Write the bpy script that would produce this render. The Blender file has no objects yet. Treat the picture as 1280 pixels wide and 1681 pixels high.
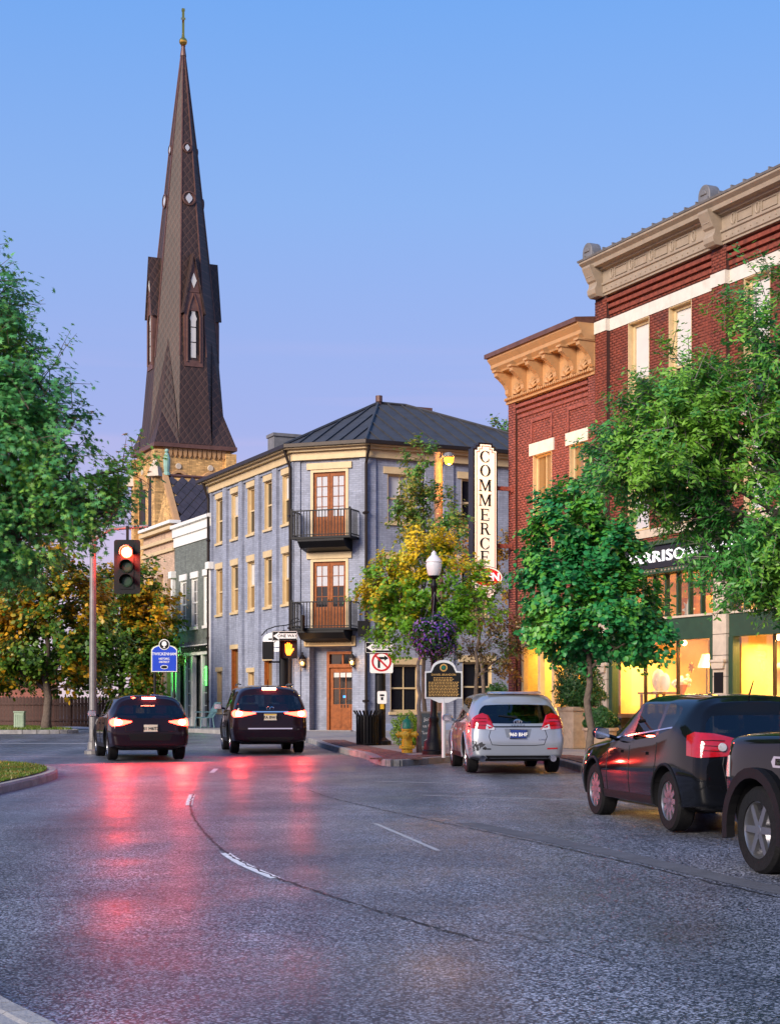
import bpy, bmesh, math, random
import numpy as np
from mathutils import Vector, Matrix
from mathutils.bvhtree import BVHTree
R = math.radians
sc = bpy.context.scene
COL = sc.collection
# ------------------------------------------------------------------ camera, sky, sun, exposure
FPX, CXP, HZP, CAMH = 2600.0, 640.0, 1157.0, 1.3     # focal length in photo pixels, principal column, horizon row, eye height
cam = bpy.data.cameras.new('camera'); cam_o = bpy.data.objects.new('camera', cam); COL.objects.link(cam_o)
cam.sensor_width = 36.0; cam.sensor_height = 36.0; cam.sensor_fit = 'AUTO'
cam.lens = FPX / 1681.0 * 36.0
cam.shift_y = (HZP - 840.5) / 1681.0
cam_o.location = (0, 0, CAMH); cam_o.rotation_euler = (R(90), 0, 0)
cam.clip_start = 0.1; cam.clip_end = 3000
sc.camera = cam_o
SUN_EL, SUN_AZ = R(24), R(-142)          # azimuth measured from +Y towards +X: behind the camera, to the left
w = bpy.data.worlds.new('World'); sc.world = w; w.use_nodes = True
nt = w.node_tree; nt.nodes.clear()
wo = nt.nodes.new('ShaderNodeOutputWorld')
sky = nt.nodes.new('ShaderNodeTexSky'); sky.sky_type = 'NISHITA'; sky.sun_disc = False
sky.sun_elevation = R(4); sky.sun_rotation = SUN_AZ % (2*math.pi); sky.air_density = 1.0; sky.dust_density = 0.4; sky.ozone_density = 3.0
bg1 = nt.nodes.new('ShaderNodeBackground'); bg1.inputs[1].default_value = 0.03
nt.links.new(sky.outputs[0], bg1.inputs[0])
tc = nt.nodes.new('ShaderNodeTexCoord'); sp = nt.nodes.new('ShaderNodeSeparateXYZ')
nt.links.new(tc.outputs['Generated'], sp.inputs[0])
rp = nt.nodes.new('ShaderNodeValToRGB'); nt.links.new(sp.outputs[2], rp.inputs[0])
cr = rp.color_ramp
stops = [(0.0, (.78,.62,.72)), (.10, (.60,.48,.74)), (.17, (.36,.40,.77)), (.30, (.255,.42,.82)), (.42, (.16,.37,.84)), (1.0, (.10,.27,.74))]
while len(cr.elements) < len(stops): cr.elements.new(.5)
for e, (p, c) in zip(cr.elements, stops): e.position = p; e.color = (*c, 1)
bg2 = nt.nodes.new('ShaderNodeBackground'); bg2.inputs[1].default_value = 0.63
# thin pink dusk streaks of cloud low in the sky
mp = nt.nodes.new('ShaderNodeMapping'); mp.inputs['Scale'].default_value = (1.6, 1.6, 34)
nz = nt.nodes.new('ShaderNodeTexNoise'); nz.inputs['Scale'].default_value = 1.3; nz.inputs['Detail'].default_value = 3
nt.links.new(tc.outputs['Generated'], mp.inputs[0]); nt.links.new(mp.outputs[0], nz.inputs[0])
cr2 = nt.nodes.new('ShaderNodeMapRange'); cr2.inputs[1].default_value = .50; cr2.inputs[2].default_value = .74; cr2.inputs[4].default_value = .45
nt.links.new(nz.outputs[0], cr2.inputs[0])
lowm = nt.nodes.new('ShaderNodeMapRange'); lowm.inputs[1].default_value = .24; lowm.inputs[2].default_value = .14
nt.links.new(sp.outputs[2], lowm.inputs[0])
mm = nt.nodes.new('ShaderNodeMath'); mm.operation = 'MULTIPLY'; nt.links.new(cr2.outputs[0], mm.inputs[0]); nt.links.new(lowm.outputs[0], mm.inputs[1])
mx = nt.nodes.new('ShaderNodeMix'); mx.data_type = 'RGBA'; mx.inputs[7].default_value = (.75,.50,.72,1)
nt.links.new(mm.outputs[0], mx.inputs[0]); nt.links.new(rp.outputs[0], mx.inputs[6])
nt.links.new(mx.outputs[2], bg2.inputs[0])
ad = nt.nodes.new('ShaderNodeAddShader'); nt.links.new(bg1.outputs[0], ad.inputs[0]); nt.links.new(bg2.outputs[0], ad.inputs[1])
nt.links.new(ad.outputs[0], wo.inputs[0])
sl = bpy.data.lights.new('sun', 'SUN'); sl.energy = 3.6; sl.angle = R(24); sl.color = (1, .87, .74)
so = bpy.data.objects.new('sun', sl); COL.objects.link(so)
sd = Vector((math.sin(SUN_AZ)*math.cos(SUN_EL), math.cos(SUN_AZ)*math.cos(SUN_EL), math.sin(SUN_EL)))
so.rotation_euler = sd.to_track_quat('Z', 'Y').to_euler(); so.location = sd*60
sc.view_settings.view_transform = 'Standard'; sc.view_settings.look = 'None'; sc.view_settings.gamma = 1
sc.view_settings.exposure = 0.62; sc.view_settings.use_curve_mapping = False
sc.render.engine = 'CYCLES'
sc.cycles.use_denoising = True; sc.cycles.max_bounces = 7; sc.cycles.diffuse_bounces = 3; sc.cycles.glossy_bounces = 3
sc.cycles.transparent_max_bounces = 8; sc.cycles.sample_clamp_indirect = 4.0; sc.cycles.caustics_reflective = False; sc.cycles.caustics_refractive = False
# ------------------------------------------------------------------ helpers
def g(y):                                   # the street climbs a little towards the far corner
    return min(.25, max(-.24, -.24 + .0114*(y - 14)))
def P(px, py, Y):                           # a point seen at a photo pixel, Y metres away
    return Vector(((px - CXP)/FPX*Y, Y, CAMH + (HZP - py)/FPX*Y))
WM = {}
def GP(px, py, dz=0):                       # the point of the ground (or of a surface dz above it) seen at a pixel
    Y = 20.0
    for _ in range(30): Y = .5*Y + .5*FPX*(CAMH - g(Y) - dz)/(py - HZP)
    return ((px - CXP)/FPX*Y, Y)
class Frame:                                # a facade: x along it to the right, y into the building, z up
    def __init__(s, ox, oy, a): s.o = (ox, oy); s.a = a; s.c, s.s = math.cos(a), math.sin(a); s.M = Matrix.Translation((ox, oy, 0)) @ Matrix.Rotation(a, 4, 'Z')
    def u(s, px):
        k = (px - CXP)/FPX; return (k*s.o[1] - s.o[0])/(s.c - k*s.s)
    def z(s, px, py):
        Y = s.o[1] + s.u(px)*s.s; return CAMH + (HZP - py)/FPX*Y
    def at(s, u, y=0, z=0): return s.M @ Matrix.Translation((u, y, z))
def circ(n, r=1, ph=0): return [(r*math.cos(2*math.pi*i/n + ph), r*math.sin(2*math.pi*i/n + ph)) for i in range(n)]
class MB:
    def __init__(s): s.v = []; s.f = []
    def add(s, vs, fs):
        n = len(s.v); s.v += [tuple(v) for v in vs]; s.f += [tuple(i + n for i in f) for f in fs]; return s
    def box(s, x0, x1, y0, y1, z0, z1):
        return s.add([(x0,y0,z0),(x1,y0,z0),(x1,y1,z0),(x0,y1,z0),(x0,y0,z1),(x1,y0,z1),(x1,y1,z1),(x0,y1,z1)],
                     [(0,3,2,1),(4,5,6,7),(0,1,5,4),(1,2,6,5),(2,3,7,6),(3,0,4,7)])
    def prism(s, poly, y0, y1):             # poly in (x, z)
        n = len(poly)
        return s.add([(a, y0, b) for a, b in poly] + [(a, y1, b) for a, b in poly],
                     [tuple(range(n)), tuple(range(2*n - 1, n - 1, -1))] + [(i, i + n, (i + 1) % n + n, (i + 1) % n) for i in range(n)])
    def prismx(s, poly, x0, x1):            # poly in (y, z)
        n = len(poly)
        return s.add([(x0, a, b) for a, b in poly] + [(x1, a, b) for a, b in poly],
                     [tuple(range(n)), tuple(range(2*n - 1, n - 1, -1))] + [(i, i + n, (i + 1) % n + n, (i + 1) % n) for i in range(n)])
    def prismz(s, poly, z0, z1):            # poly in (x, y)
        n = len(poly)
        return s.add([(a, b, z0) for a, b in poly] + [(a, b, z1) for a, b in poly],
                     [tuple(range(n)), tuple(range(2*n - 1, n - 1, -1))] + [(i, i + n, (i + 1) % n + n, (i + 1) % n) for i in range(n)])
    def tube(s, pts, r, n=8, cap=True):
        pts = [Vector(p) for p in pts]; rs = r if isinstance(r, (list, tuple)) else [r]*len(pts)
        vs = []; up = None
        for i, p in enumerate(pts):
            d = (pts[min(i + 1, len(pts) - 1)] - pts[max(i - 1, 0)]).normalized()
            if up is None or abs(up.dot(d)) > .95: up = Vector((0,0,1)) if abs(d.z) < .9 else Vector((1,0,0))
            a = d.cross(up).normalized(); b = a.cross(d).normalized(); up = b
            vs += [p + (a*x + b*y)*rs[i] for x, y in circ(n)]
        fs = [(i*n + j, i*n + (j + 1) % n, (i + 1)*n + (j + 1) % n, (i + 1)*n + j) for i in range(len(pts) - 1) for j in range(n)]
        if cap: fs += [tuple(range(n - 1, -1, -1)), tuple(range((len(pts) - 1)*n, len(pts)*n))]
        return s.add(vs, fs)
    def lathe(s, prof, c=(0,0,0), n=16, axis='z', caps=True):      # prof of (r, h)
        vs = []
        for r, h in prof:
            for x, y in circ(n, max(r, 1e-4)):
                vs.append({'z': (c[0]+x, c[1]+y, c[2]+h), 'x': (c[0]+h, c[1]+x, c[2]+y), 'y': (c[0]+x, c[1]+h, c[2]+y)}[axis])
        m = len(prof)
        fs = [(i*n + j, i*n + (j + 1) % n, (i + 1)*n + (j + 1) % n, (i + 1)*n + j) for i in range(m - 1) for j in range(n)]
        if caps: fs += [tuple(range(n - 1, -1, -1)), tuple(range((m - 1)*n, m*n))]
        return s.add(vs, fs)
    def ball(s, c, r, n=10, m=7, sq=(1,1,1)):
        return s.add(*(lambda pr: ([(c[0]+x*sq[0], c[1]+y*sq[1], c[2]+z*sq[2]) for x, y, z in pr[0]], pr[1]))(_sph(r, n, m)))
    def mesh(s, name, smooth=False, fix=True):
        me = bpy.data.meshes.new(name); me.from_pydata(s.v, [], s.f)
        if fix:
            bm = bmesh.new(); bm.from_mesh(me); bmesh.ops.recalc_face_normals(bm, faces=bm.faces); bm.to_mesh(me); bm.free()
        if smooth: me.polygons.foreach_set('use_smooth', [True]*len(me.polygons))
        me.update(); return me
def _sph(r, n, m):
    vs = [(0,0,r)]
    for i in range(1, m):
        t = math.pi*i/m
        vs += [(x*math.sin(t), y*math.sin(t), r*math.cos(t)) for x, y in circ(n, r)]
    vs.append((0,0,-r)); fs = [(0, 1 + j, 1 + (j + 1) % n) for j in range(n)]
    for i in range(m - 2): fs += [(1 + i*n + j, 1 + (i + 1)*n + j, 1 + (i + 1)*n + (j + 1) % n, 1 + i*n + (j + 1) % n) for j in range(n)]
    k = len(vs) - 1; fs += [(k, k - n + (j + 1) % n, k - n + j) for j in range(n)]
    return vs, fs
def link(me, name, m=None, parent=None, M=None, bevel=0, smooth_angle=None):
    """One mesh object; M is its world matrix (its parent's when None)."""
    if isinstance(me, MB): me = me.mesh(name)
    o = bpy.data.objects.new(name, me); COL.objects.link(o)
    if m is not None and me is not None and not me.materials: me.materials.append(M_(m))
    if M is None: M = WM[parent.name] if parent else Matrix()
    WM[o.name] = M.copy()
    if parent: o.parent = parent; o.matrix_basis = WM[parent.name].inverted() @ M
    else: o.matrix_basis = M
    if bevel:
        b = o.modifiers.new('bevel', 'BEVEL'); b.width = bevel; b.segments = 2; b.limit_method = 'ANGLE'; b.angle_limit = R(35)
    return o
def smooth(o, ang=40):
    me = o.data; me.polygons.foreach_set('use_smooth', [True]*len(me.polygons))
    me.set_sharp_from_angle(angle=R(ang)); return o
def tag(o, label=None, cat=None, group=None, kind=None):
    if label: o['label'] = label
    if cat: o['category'] = cat
    if group: o['group'] = group
    if kind: o['kind'] = kind
    return o
def thing(name, label, cat, M, group=None): return tag(link(None, name, None, None, M), label, cat, group)
def T(x, y, z=0, a=0): return Matrix.Translation((x, y, z)) @ Matrix.Rotation(a, 4, 'Z')
_tc = {}
def text_mesh(s, size, ext=.01, bold=0, xs=1.0, align='CENTER', sp=1.0):
    key = (s, size, ext, bold, xs, align, sp)
    if key in _tc: return _tc[key]
    cu = bpy.data.curves.new('lettering', 'FONT'); cu.body = s; cu.size = size; cu.extrude = ext; cu.offset = bold; cu.align_x = align; cu.align_y = 'CENTER'; cu.space_character = sp
    cu.resolution_u = 3
    o = bpy.data.objects.new('lettering', cu); COL.objects.link(o)
    dg = bpy.context.evaluated_depsgraph_get(); me = bpy.data.meshes.new_from_object(o.evaluated_get(dg)); me.name = 'lettering'
    me.transform(Matrix.Rotation(R(90), 4, 'X') @ Matrix.Diagonal((xs, 1, 1, 1))); me.materials.clear()
    bpy.data.objects.remove(o); bpy.data.curves.remove(cu); _tc[key] = me
    return me
def lettering(s, size, m, parent, M, **k):
    return link(text_mesh(s, size, **k).copy(), 'lettering', m, parent, M)
# ------------------------------------------------------------------ materials
MATS = {}; MDEF = {}
def M_(n):
    if n not in MATS: MATS[n] = MDEF[n]()
    return MATS[n]
def base(name):
    m = bpy.data.materials.new(name); m.use_nodes = True; n = m.node_tree; b = n.nodes['Principled BSDF']
    return m, n, b
def N(n, t, **kw):
    x = n.nodes.new(t)
    for k, v in kw.items():
        if k.startswith('i_'): x.inputs[k[2:].replace('_', ' ')].default_value = v
        else: setattr(x, k, v)
    return x
def plain(name, col, rough=.6, metal=0, var=.18, scale=3.0, bump=.15, bscale=40, spec=.5, coat=0, space='Object', dirt=None):
    """Principled colour broken up by two noises, with a fine relief."""
    def f():
        m, n, b = base(name); L = n.links.new
        t = N(n, 'ShaderNodeTexCoord'); src = t.outputs['Object']
        if space == 'World': src = N(n, 'ShaderNodeNewGeometry').outputs['Position']
        a = N(n, 'ShaderNodeTexNoise', i_Scale=scale, i_Detail=6.0, i_Roughness=.65); L(src, a.inputs['Vector'])
        mr = N(n, 'ShaderNodeMapRange'); mr.inputs[1].default_value = .28; mr.inputs[2].default_value = .72; mr.inputs[3].default_value = 1 - var; mr.inputs[4].default_value = 1 + var
        L(a.outputs[0], mr.inputs[0])
        mu = N(n, 'ShaderNodeMix', data_type='RGBA', blend_type='MULTIPLY'); mu.inputs[0].default_value = 1; mu.inputs[6].default_value = (*col, 1)
        L(mr.outputs[0], mu.inputs[7]); out = mu.outputs[2]
        if dirt:
            d = N(n, 'ShaderNodeTexNoise', i_Scale=dirt[1], i_Detail=8.0, i_Roughness=.7); L(src, d.inputs['Vector'])
            dr = N(n, 'ShaderNodeMapRange'); dr.inputs[1].default_value = .52; dr.inputs[2].default_value = .75; dr.inputs[4].default_value = dirt[2]; L(d.outputs[0], dr.inputs[0])
            dm = N(n, 'ShaderNodeMix', data_type='RGBA'); dm.inputs[7].default_value = (*dirt[0], 1); L(dr.outputs[0], dm.inputs[0]); L(out, dm.inputs[6]); out = dm.outputs[2]
        L(out, b.inputs['Base Color'])
        b.inputs['Roughness'].default_value = rough; b.inputs['Metallic'].default_value = metal
        b.inputs['Specular IOR Level'].default_value = spec; b.inputs['Coat Weight'].default_value = coat; b.inputs['Coat Roughness'].default_value = .03
        if bump:
            c = N(n, 'ShaderNodeTexNoise', i_Scale=bscale, i_Detail=4.0); L(src, c.inputs['Vector'])
            bp = N(n, 'ShaderNodeBump', i_Strength=bump, i_Distance=.02); L(c.outputs[0], bp.inputs['Height']); L(bp.outputs[0], b.inputs['Normal'])
        return m
    MDEF[name] = f; return name
def emit(name, col, strength, basecol=None):
    def f():
        m, n, b = base(name); b.inputs['Base Color'].default_value = (*(basecol or col), 1); b.inputs['Roughness'].default_value = .3
        b.inputs['Emission Color'].default_value = (*col, 1); b.inputs['Emission Strength'].default_value = strength
        return m
    MDEF[name] = f; return name
def painted_brick(name, col, var=.12, bump=.5, bw=.21, bh=.075, dirt=None, mort=.8):
    def f():
        m, n, b = base(name); L = n.links.new
        t = N(n, 'ShaderNodeTexCoord'); s = N(n, 'ShaderNodeSeparateXYZ'); L(t.outputs['Object'], s.inputs[0])
        ad = N(n, 'ShaderNodeMath', operation='ADD'); L(s.outputs[0], ad.inputs[0]); L(s.outputs[1], ad.inputs[1])
        cb = N(n, 'ShaderNodeCombineXYZ'); L(ad.outputs[0], cb.inputs[0]); L(s.outputs[2], cb.inputs[1])
        br = N(n, 'ShaderNodeTexBrick', offset=.5); br.inputs['Scale'].default_value = 1; br.inputs['Brick Width'].default_value = bw; br.inputs['Row Height'].default_value = bh
        br.inputs['Mortar Size'].default_value = .008; br.inputs['Mortar Smooth'].default_value = .3
        br.inputs['Color1'].default_value = (*[c*(1 + var) for c in col], 1); br.inputs['Color2'].default_value = (*[c*(1 - var) for c in col], 1); br.inputs['Mortar'].default_value = (*[c*mort for c in col], 1)
        L(cb.outputs[0], br.inputs['Vector'])
        a = N(n, 'ShaderNodeTexNoise', i_Scale=1.3, i_Detail=8.0, i_Roughness=.7); L(t.outputs['Object'], a.inputs['Vector'])
        mr = N(n, 'ShaderNodeMapRange'); mr.inputs[1].default_value = .3; mr.inputs[2].default_value = .7; mr.inputs[3].default_value = .78; mr.inputs[4].default_value = 1.16; L(a.outputs[0], mr.inputs[0])
        mu = N(n, 'ShaderNodeMix', data_type='RGBA', blend_type='MULTIPLY'); mu.inputs[0].default_value = 1; L(br.outputs[0], mu.inputs[6]); L(mr.outputs[0], mu.inputs[7]); out = mu.outputs[2]
        dm = N(n, 'ShaderNodeMapping'); dm.inputs['Scale'].default_value = (2.6, 2.6, .22); L(t.outputs['Object'], dm.inputs[0])          # rain streaks and flaking patches
        dn_ = N(n, 'ShaderNodeTexNoise', i_Scale=1.6, i_Detail=6.0, i_Roughness=.7); L(dm.outputs[0], dn_.inputs['Vector'])
        dr_ = N(n, 'ShaderNodeMapRange'); dr_.inputs[1].default_value = .48; dr_.inputs[2].default_value = .72; dr_.inputs[3].default_value = 1.04; dr_.inputs[4].default_value = .66; L(dn_.outputs[0], dr_.inputs[0])
        m3 = N(n, 'ShaderNodeMix', data_type='RGBA', blend_type='MULTIPLY'); m3.inputs[0].default_value = 1; L(out, m3.inputs[6]); L(dr_.outputs[0], m3.inputs[7]); out = m3.outputs[2]
        L(out, b.inputs['Base Color']); b.inputs['Roughness'].default_value = .75
        bp = N(n, 'ShaderNodeBump', i_Strength=bump, i_Distance=.012, invert=True); L(br.outputs['Fac'], bp.inputs['Height'])
        nz = N(n, 'ShaderNodeTexNoise', i_Scale=30.0, i_Detail=4.0); L(t.outputs['Object'], nz.inputs['Vector'])
        b2 = N(n, 'ShaderNodeBump', i_Strength=.3, i_Distance=.01); L(nz.outputs[0], b2.inputs['Height']); L(bp.outputs[0], b2.inputs['Normal']); L(b2.outputs[0], b.inputs['Normal'])
        return m
    MDEF[name] = f; return name
def glass_opaque(name, col, rough=.06):
    def f():
        m, n, b = base(name); b.inputs['Base Color'].default_value = (*col, 1); b.inputs['Roughness'].default_value = rough; b.inputs['Specular IOR Level'].default_value = .8
        t = N(n, 'ShaderNodeTexCoord'); a = N(n, 'ShaderNodeTexNoise', i_Scale=1.5, i_Detail=1.0); n.links.new(t.outputs['Object'], a.inputs['Vector'])
        bp = N(n, 'ShaderNodeBump', i_Strength=.06, i_Distance=.1); n.links.new(a.outputs[0], bp.inputs['Height']); n.links.new(bp.outputs[0], b.inputs['Normal'])
        return m
    MDEF[name] = f; return name
def clear_glass(name, tint=(1,1,1), refl=.12, rough=.0):
    def f():
        m = bpy.data.materials.new(name); m.use_nodes = True; n = m.node_tree; n.nodes.clear(); L = n.links.new
        o = N(n, 'ShaderNodeOutputMaterial'); tr = N(n, 'ShaderNodeBsdfTransparent'); tr.inputs[0].default_value = (*tint, 1)
        gl = N(n, 'ShaderNodeBsdfGlossy'); gl.inputs['Roughness'].default_value = rough
        lw = N(n, 'ShaderNodeLayerWeight'); pw = N(n, 'ShaderNodeMath', operation='POWER'); pw.inputs[1].default_value = 4.0; L(lw.outputs['Facing'], pw.inputs[0])
        mr = N(n, 'ShaderNodeMath', operation='MULTIPLY_ADD'); mr.inputs[1].default_value = .45; mr.inputs[2].default_value = refl; L(pw.outputs[0], mr.inputs[0])
        mi = N(n, 'ShaderNodeMixShader'); L(mr.outputs[0], mi.inputs[0]); L(tr.outputs[0], mi.inputs[1]); L(gl.outputs[0], mi.inputs[2]); L(mi.outputs[0], o.inputs[0])
        return m
    MDEF[name] = f; return name
def leaf_mat(name, c1, c2, c3=None, top=None, zr=None, nscale=.9):
    """Leaves: each leaf its own tone between c1 and c2; c3 turns up on whole sprays (and, with zr, towards the top)."""
    def f():
        m = bpy.data.materials.new(name); m.use_nodes = True; n = m.node_tree; n.nodes.clear(); L = n.links.new
        o = N(n, 'ShaderNodeOutputMaterial'); ge = N(n, 'ShaderNodeNewGeometry')
        mi = N(n, 'ShaderNodeMix', data_type='RGBA'); mi.inputs[6].default_value = (*c1, 1); mi.inputs[7].default_value = (*c2, 1); L(ge.outputs['Random Per Island'], mi.inputs[0]); col = mi.outputs[2]
        if c3:
            t = N(n, 'ShaderNodeTexCoord'); nz = N(n, 'ShaderNodeTexNoise', i_Scale=nscale, i_Detail=3.0); L(t.outputs['Object'], nz.inputs['Vector'])
            fac = nz.outputs[0]
            if zr:
                s = N(n, 'ShaderNodeSeparateXYZ'); L(t.outputs['Object'], s.inputs[0])
                mz = N(n, 'ShaderNodeMapRange'); mz.inputs[1].default_value = zr[0]; mz.inputs[2].default_value = zr[1]; mz.inputs[3].default_value = -.28; mz.inputs[4].default_value = .30; L(s.outputs[2], mz.inputs[0])
                a = N(n, 'ShaderNodeMath', operation='ADD'); L(fac, a.inputs[0]); L(mz.outputs[0], a.inputs[1]); fac = a.outputs[0]
            r2 = N(n, 'ShaderNodeMath', operation='MULTIPLY_ADD'); r2.inputs[1].default_value = .22; L(ge.outputs['Random Per Island'], r2.inputs[0]); L(fac, r2.inputs[2])
            mr = N(n, 'ShaderNodeMapRange'); mr.inputs[1].default_value = .60; mr.inputs[2].default_value = .74; L(r2.outputs[0], mr.inputs[0])
            m2 = N(n, 'ShaderNodeMix', data_type='RGBA'); m2.inputs[7].default_value = (*c3, 1); L(mr.outputs[0], m2.inputs[0]); L(col, m2.inputs[6]); col = m2.outputs[2]
        b = N(n, 'ShaderNodeBsdfPrincipled'); b.inputs['Roughness'].default_value = .42; b.inputs['Specular IOR Level'].default_value = .5; L(col, b.inputs['Base Color'])
        tr = N(n, 'ShaderNodeBsdfTranslucent'); L(col, tr.inputs[0])
        ms = N(n, 'ShaderNodeMixShader'); ms.inputs[0].default_value = .35; L(b.outputs[0], ms.inputs[1]); L(tr.outputs[0], ms.inputs[2]); L(ms.outputs[0], o.inputs[0])
        return m
    MDEF[name] = f; return name
def _asphalt():
    m, n, b = base('asphalt'); L = n.links.new
    pos = N(n, 'ShaderNodeNewGeometry').outputs['Position']
    def noise(scale, det=3.0, rough=.6):
        a = N(n, 'ShaderNodeTexNoise', i_Scale=scale, i_Detail=det, i_Roughness=rough); L(pos, a.inputs['Vector']); return a.outputs[0]
    def mr(src, a, b_, c, d):
        x = N(n, 'ShaderNodeMapRange'); x.inputs[1].default_value = a; x.inputs[2].default_value = b_; x.inputs[3].default_value = c; x.inputs[4].default_value = d; L(src, x.inputs[0]); return x.outputs[0]
    vo = N(n, 'ShaderNodeTexVoronoi', i_Scale=78.0); L(pos, vo.inputs['Vector'])          # stones in the wearing course
    sepc = N(n, 'ShaderNodeSeparateColor'); L(vo.outputs['Color'], sepc.inputs[0])
    cr = N(n, 'ShaderNodeValToRGB'); L(sepc.outputs[0], cr.inputs[0])
    e = cr.color_ramp.elements; e[0].position = .0; e[0].color = (.005,.005,.008,1); e[1].position = 1; e[1].color = (.44,.46,.54,1)
    k = cr.color_ramp.elements.new(.55); k.color = (.034,.037,.048,1)
    big = mr(noise(.35, 5), .3, .7, .62, 1.30); mid = mr(noise(2.2, 6, .7), .3, .7, .84, 1.16)
    mu0 = N(n, 'ShaderNodeMath', operation='MULTIPLY'); L(big, mu0.inputs[0]); L(mid, mu0.inputs[1])
    tm = N(n, 'ShaderNodeMapping'); tm.inputs['Rotation'].default_value = (0, 0, R(-17)); tm.inputs['Scale'].default_value = (1.1, .07, 1); L(pos, tm.inputs[0])      # tyre-worn tracks
    tn = N(n, 'ShaderNodeTexNoise', i_Scale=1.0, i_Detail=4.0); L(tm.outputs[0], tn.inputs['Vector'])
    mu = N(n, 'ShaderNodeMath', operation='MULTIPLY'); L(mu0.outputs[0], mu.inputs[0]); L(mr(tn.outputs[0], .3, .7, .62, 1.3), mu.inputs[1])
    mc = N(n, 'ShaderNodeMix', data_type='RGBA', blend_type='MULTIPLY'); mc.inputs[0].default_value = 1; L(cr.outputs[0], mc.inputs[6]); L(mu.outputs[0], mc.inputs[7])
    # oil-dark patches with a shape of their own
    oil = mr(noise(.8, 4), .60, .74, 0, .45)
    m2 = N(n, 'ShaderNodeMix', data_type='RGBA'); m2.inputs[7].default_value = (.02,.02,.024,1); L(oil, m2.inputs[0]); L(mc.outputs[2], m2.inputs[6])
    L(m2.outputs[2], b.inputs['Base Color'])
    L(mr(noise(.6, 3), .3, .7, .34, .54), b.inputs['Roughness']); b.inputs['Specular IOR Level'].default_value = .55
    bp = N(n, 'ShaderNodeBump', i_Strength=.16, i_Distance=.003); L(vo.outputs['Distance'], bp.inputs['Height'])
    b2 = N(n, 'ShaderNodeBump', i_Strength=.15, i_Distance=.02); L(noise(9, 3), b2.inputs['Height']); L(bp.outputs[0], b2.inputs['Normal']); L(b2.outputs[0], b.inputs['Normal'])
    return m
MDEF['asphalt'] = _asphalt
plain('earth', (.10,.085,.06), .95, scale=.5, bump=.4)
plain('concrete', (.27,.255,.245), .85, var=.22, scale=2.5, bump=.3, bscale=60, space='World', dirt=((.14,.12,.11), 1.7, .6))
plain('kerb_concrete', (.30,.285,.27), .85, var=.3, scale=4, bump=.4, bscale=50, space='World', dirt=((.10,.09,.085), 3, .7))
plain('old_concrete', (.085,.088,.10), .8, var=.3, scale=4, bump=.4, space='World', dirt=((.05,.05,.055), 3, .7))
plain('paver_red', (.17,.085,.07), .85, var=.35, scale=5, bump=.35, space='World')
plain('road_paint', (.72,.72,.72), .7, var=.2, scale=9, bump=.3, space='World', dirt=((.12,.12,.13), 14, .8))
plain('worn_paint', (.36,.36,.37), .75, var=.3, scale=9, bump=.3, space='World', dirt=((.09,.09,.10), 9, .95))
plain('tar', (.012,.012,.013), .5, var=.2, bump=.1, space='World')
plain('soil', (.05,.035,.025), .95, var=.4, scale=8, bump=.6)
plain('bark', (.115,.085,.065), .9, var=.4, scale=9, bump=.9, bscale=22)
plain('bark_grey', (.20,.17,.15), .9, var=.35, scale=9, bump=.8, bscale=24)
plain('red_brick', (.20,.042,.022), .8, var=.5, scale=7, bump=.35, bscale=90, space='World', dirt=((.07,.03,.025), .9, .6))
plain('red_brick_dark', (.23,.062,.046), .8, var=.45, scale=7, bump=.35, bscale=90, space='World', dirt=((.12,.035,.03), .8, .5))
plain('mortar_dark', (.06,.022,.018), .9, var=.3, scale=6, bump=.3, space='World')
plain('stone_cream', (.54,.45,.35), .75, var=.16, scale=3, bump=.2, bscale=50, dirt=((.36,.27,.18), 2.2, .5))
plain('stone_white', (.66,.60,.52), .7, var=.12, scale=3, bump=.15, dirt=((.5,.42,.33), 2.5, .4))
plain('cornice_stone', (.31,.245,.18), .7, var=.15, scale=4, bump=.15, dirt=((.30,.21,.14), 2.5, .55))
plain('cornice_gold', (.46,.26,.115), .6, var=.16, scale=4, bump=.15, dirt=((.40,.17,.05), 4, .5))
plain('copper_brown', (.13,.06,.045), .5, var=.3, scale=3, bump=.15, metal=.2, dirt=((.22,.14,.10), 2, .4))
plain('metal_grey', (.20,.19,.185), .5, var=.25, scale=4, bump=.1, metal=.3)
plain('cream_paint', (.62,.46,.25), .55, var=.1, scale=4, bump=.08, dirt=((.48,.33,.17), 3, .3))
plain('white_paint', (.80,.77,.72), .5, var=.07, scale=4, bump=.06, dirt=((.5,.46,.4), 4, .25))
plain('blue_trim', (.27,.32,.46), .65, var=.1, scale=3, bump=.1)
plain('black_iron', (.005,.005,.006), .5, var=.3, bump=.08, spec=.25)
plain('black_gloss', (.008,.008,.009), .25, var=.2, bump=.03)
plain('green_paint', (.022,.055,.028), .4, var=.2, scale=4, bump=.06)
plain('dark_bronze', (.03,.02,.015), .45, var=.25, bump=.08, metal=.4)
plain('roof_metal', (.052,.052,.056), .6, var=.25, scale=2, bump=.06, metal=.0, spec=.25, dirt=((.04,.04,.05), 2, .5))
plain('slate', (.042,.034,.042), .55, var=.35, scale=2.2, bump=.3, space='World')
plain('door_wood', (.27,.075,.016), .55, var=.35, scale=9, bump=.15, bscale=60, spec=.25, dirt=((.12,.03,.01), 6, .5))
plain('wood_trim', (.30,.09,.02), .5, var=.3, scale=8, bump=.1, spec=.3)
plain('pole_wood', (.14,.085,.06), .85, var=.35, scale=6, bump=.6, bscale=30)
plain('gold', (.75,.42,.08), .22, metal=1, var=.1, bump=.02)
plain('patina', (.25,.42,.34), .6, var=.2)
plain('sign_white', (.80,.79,.75), .45, var=.04, bump=.02)
plain('sign_black', (.006,.006,.0065), .5, var=.1, bump=.02, spec=.25)
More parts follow.
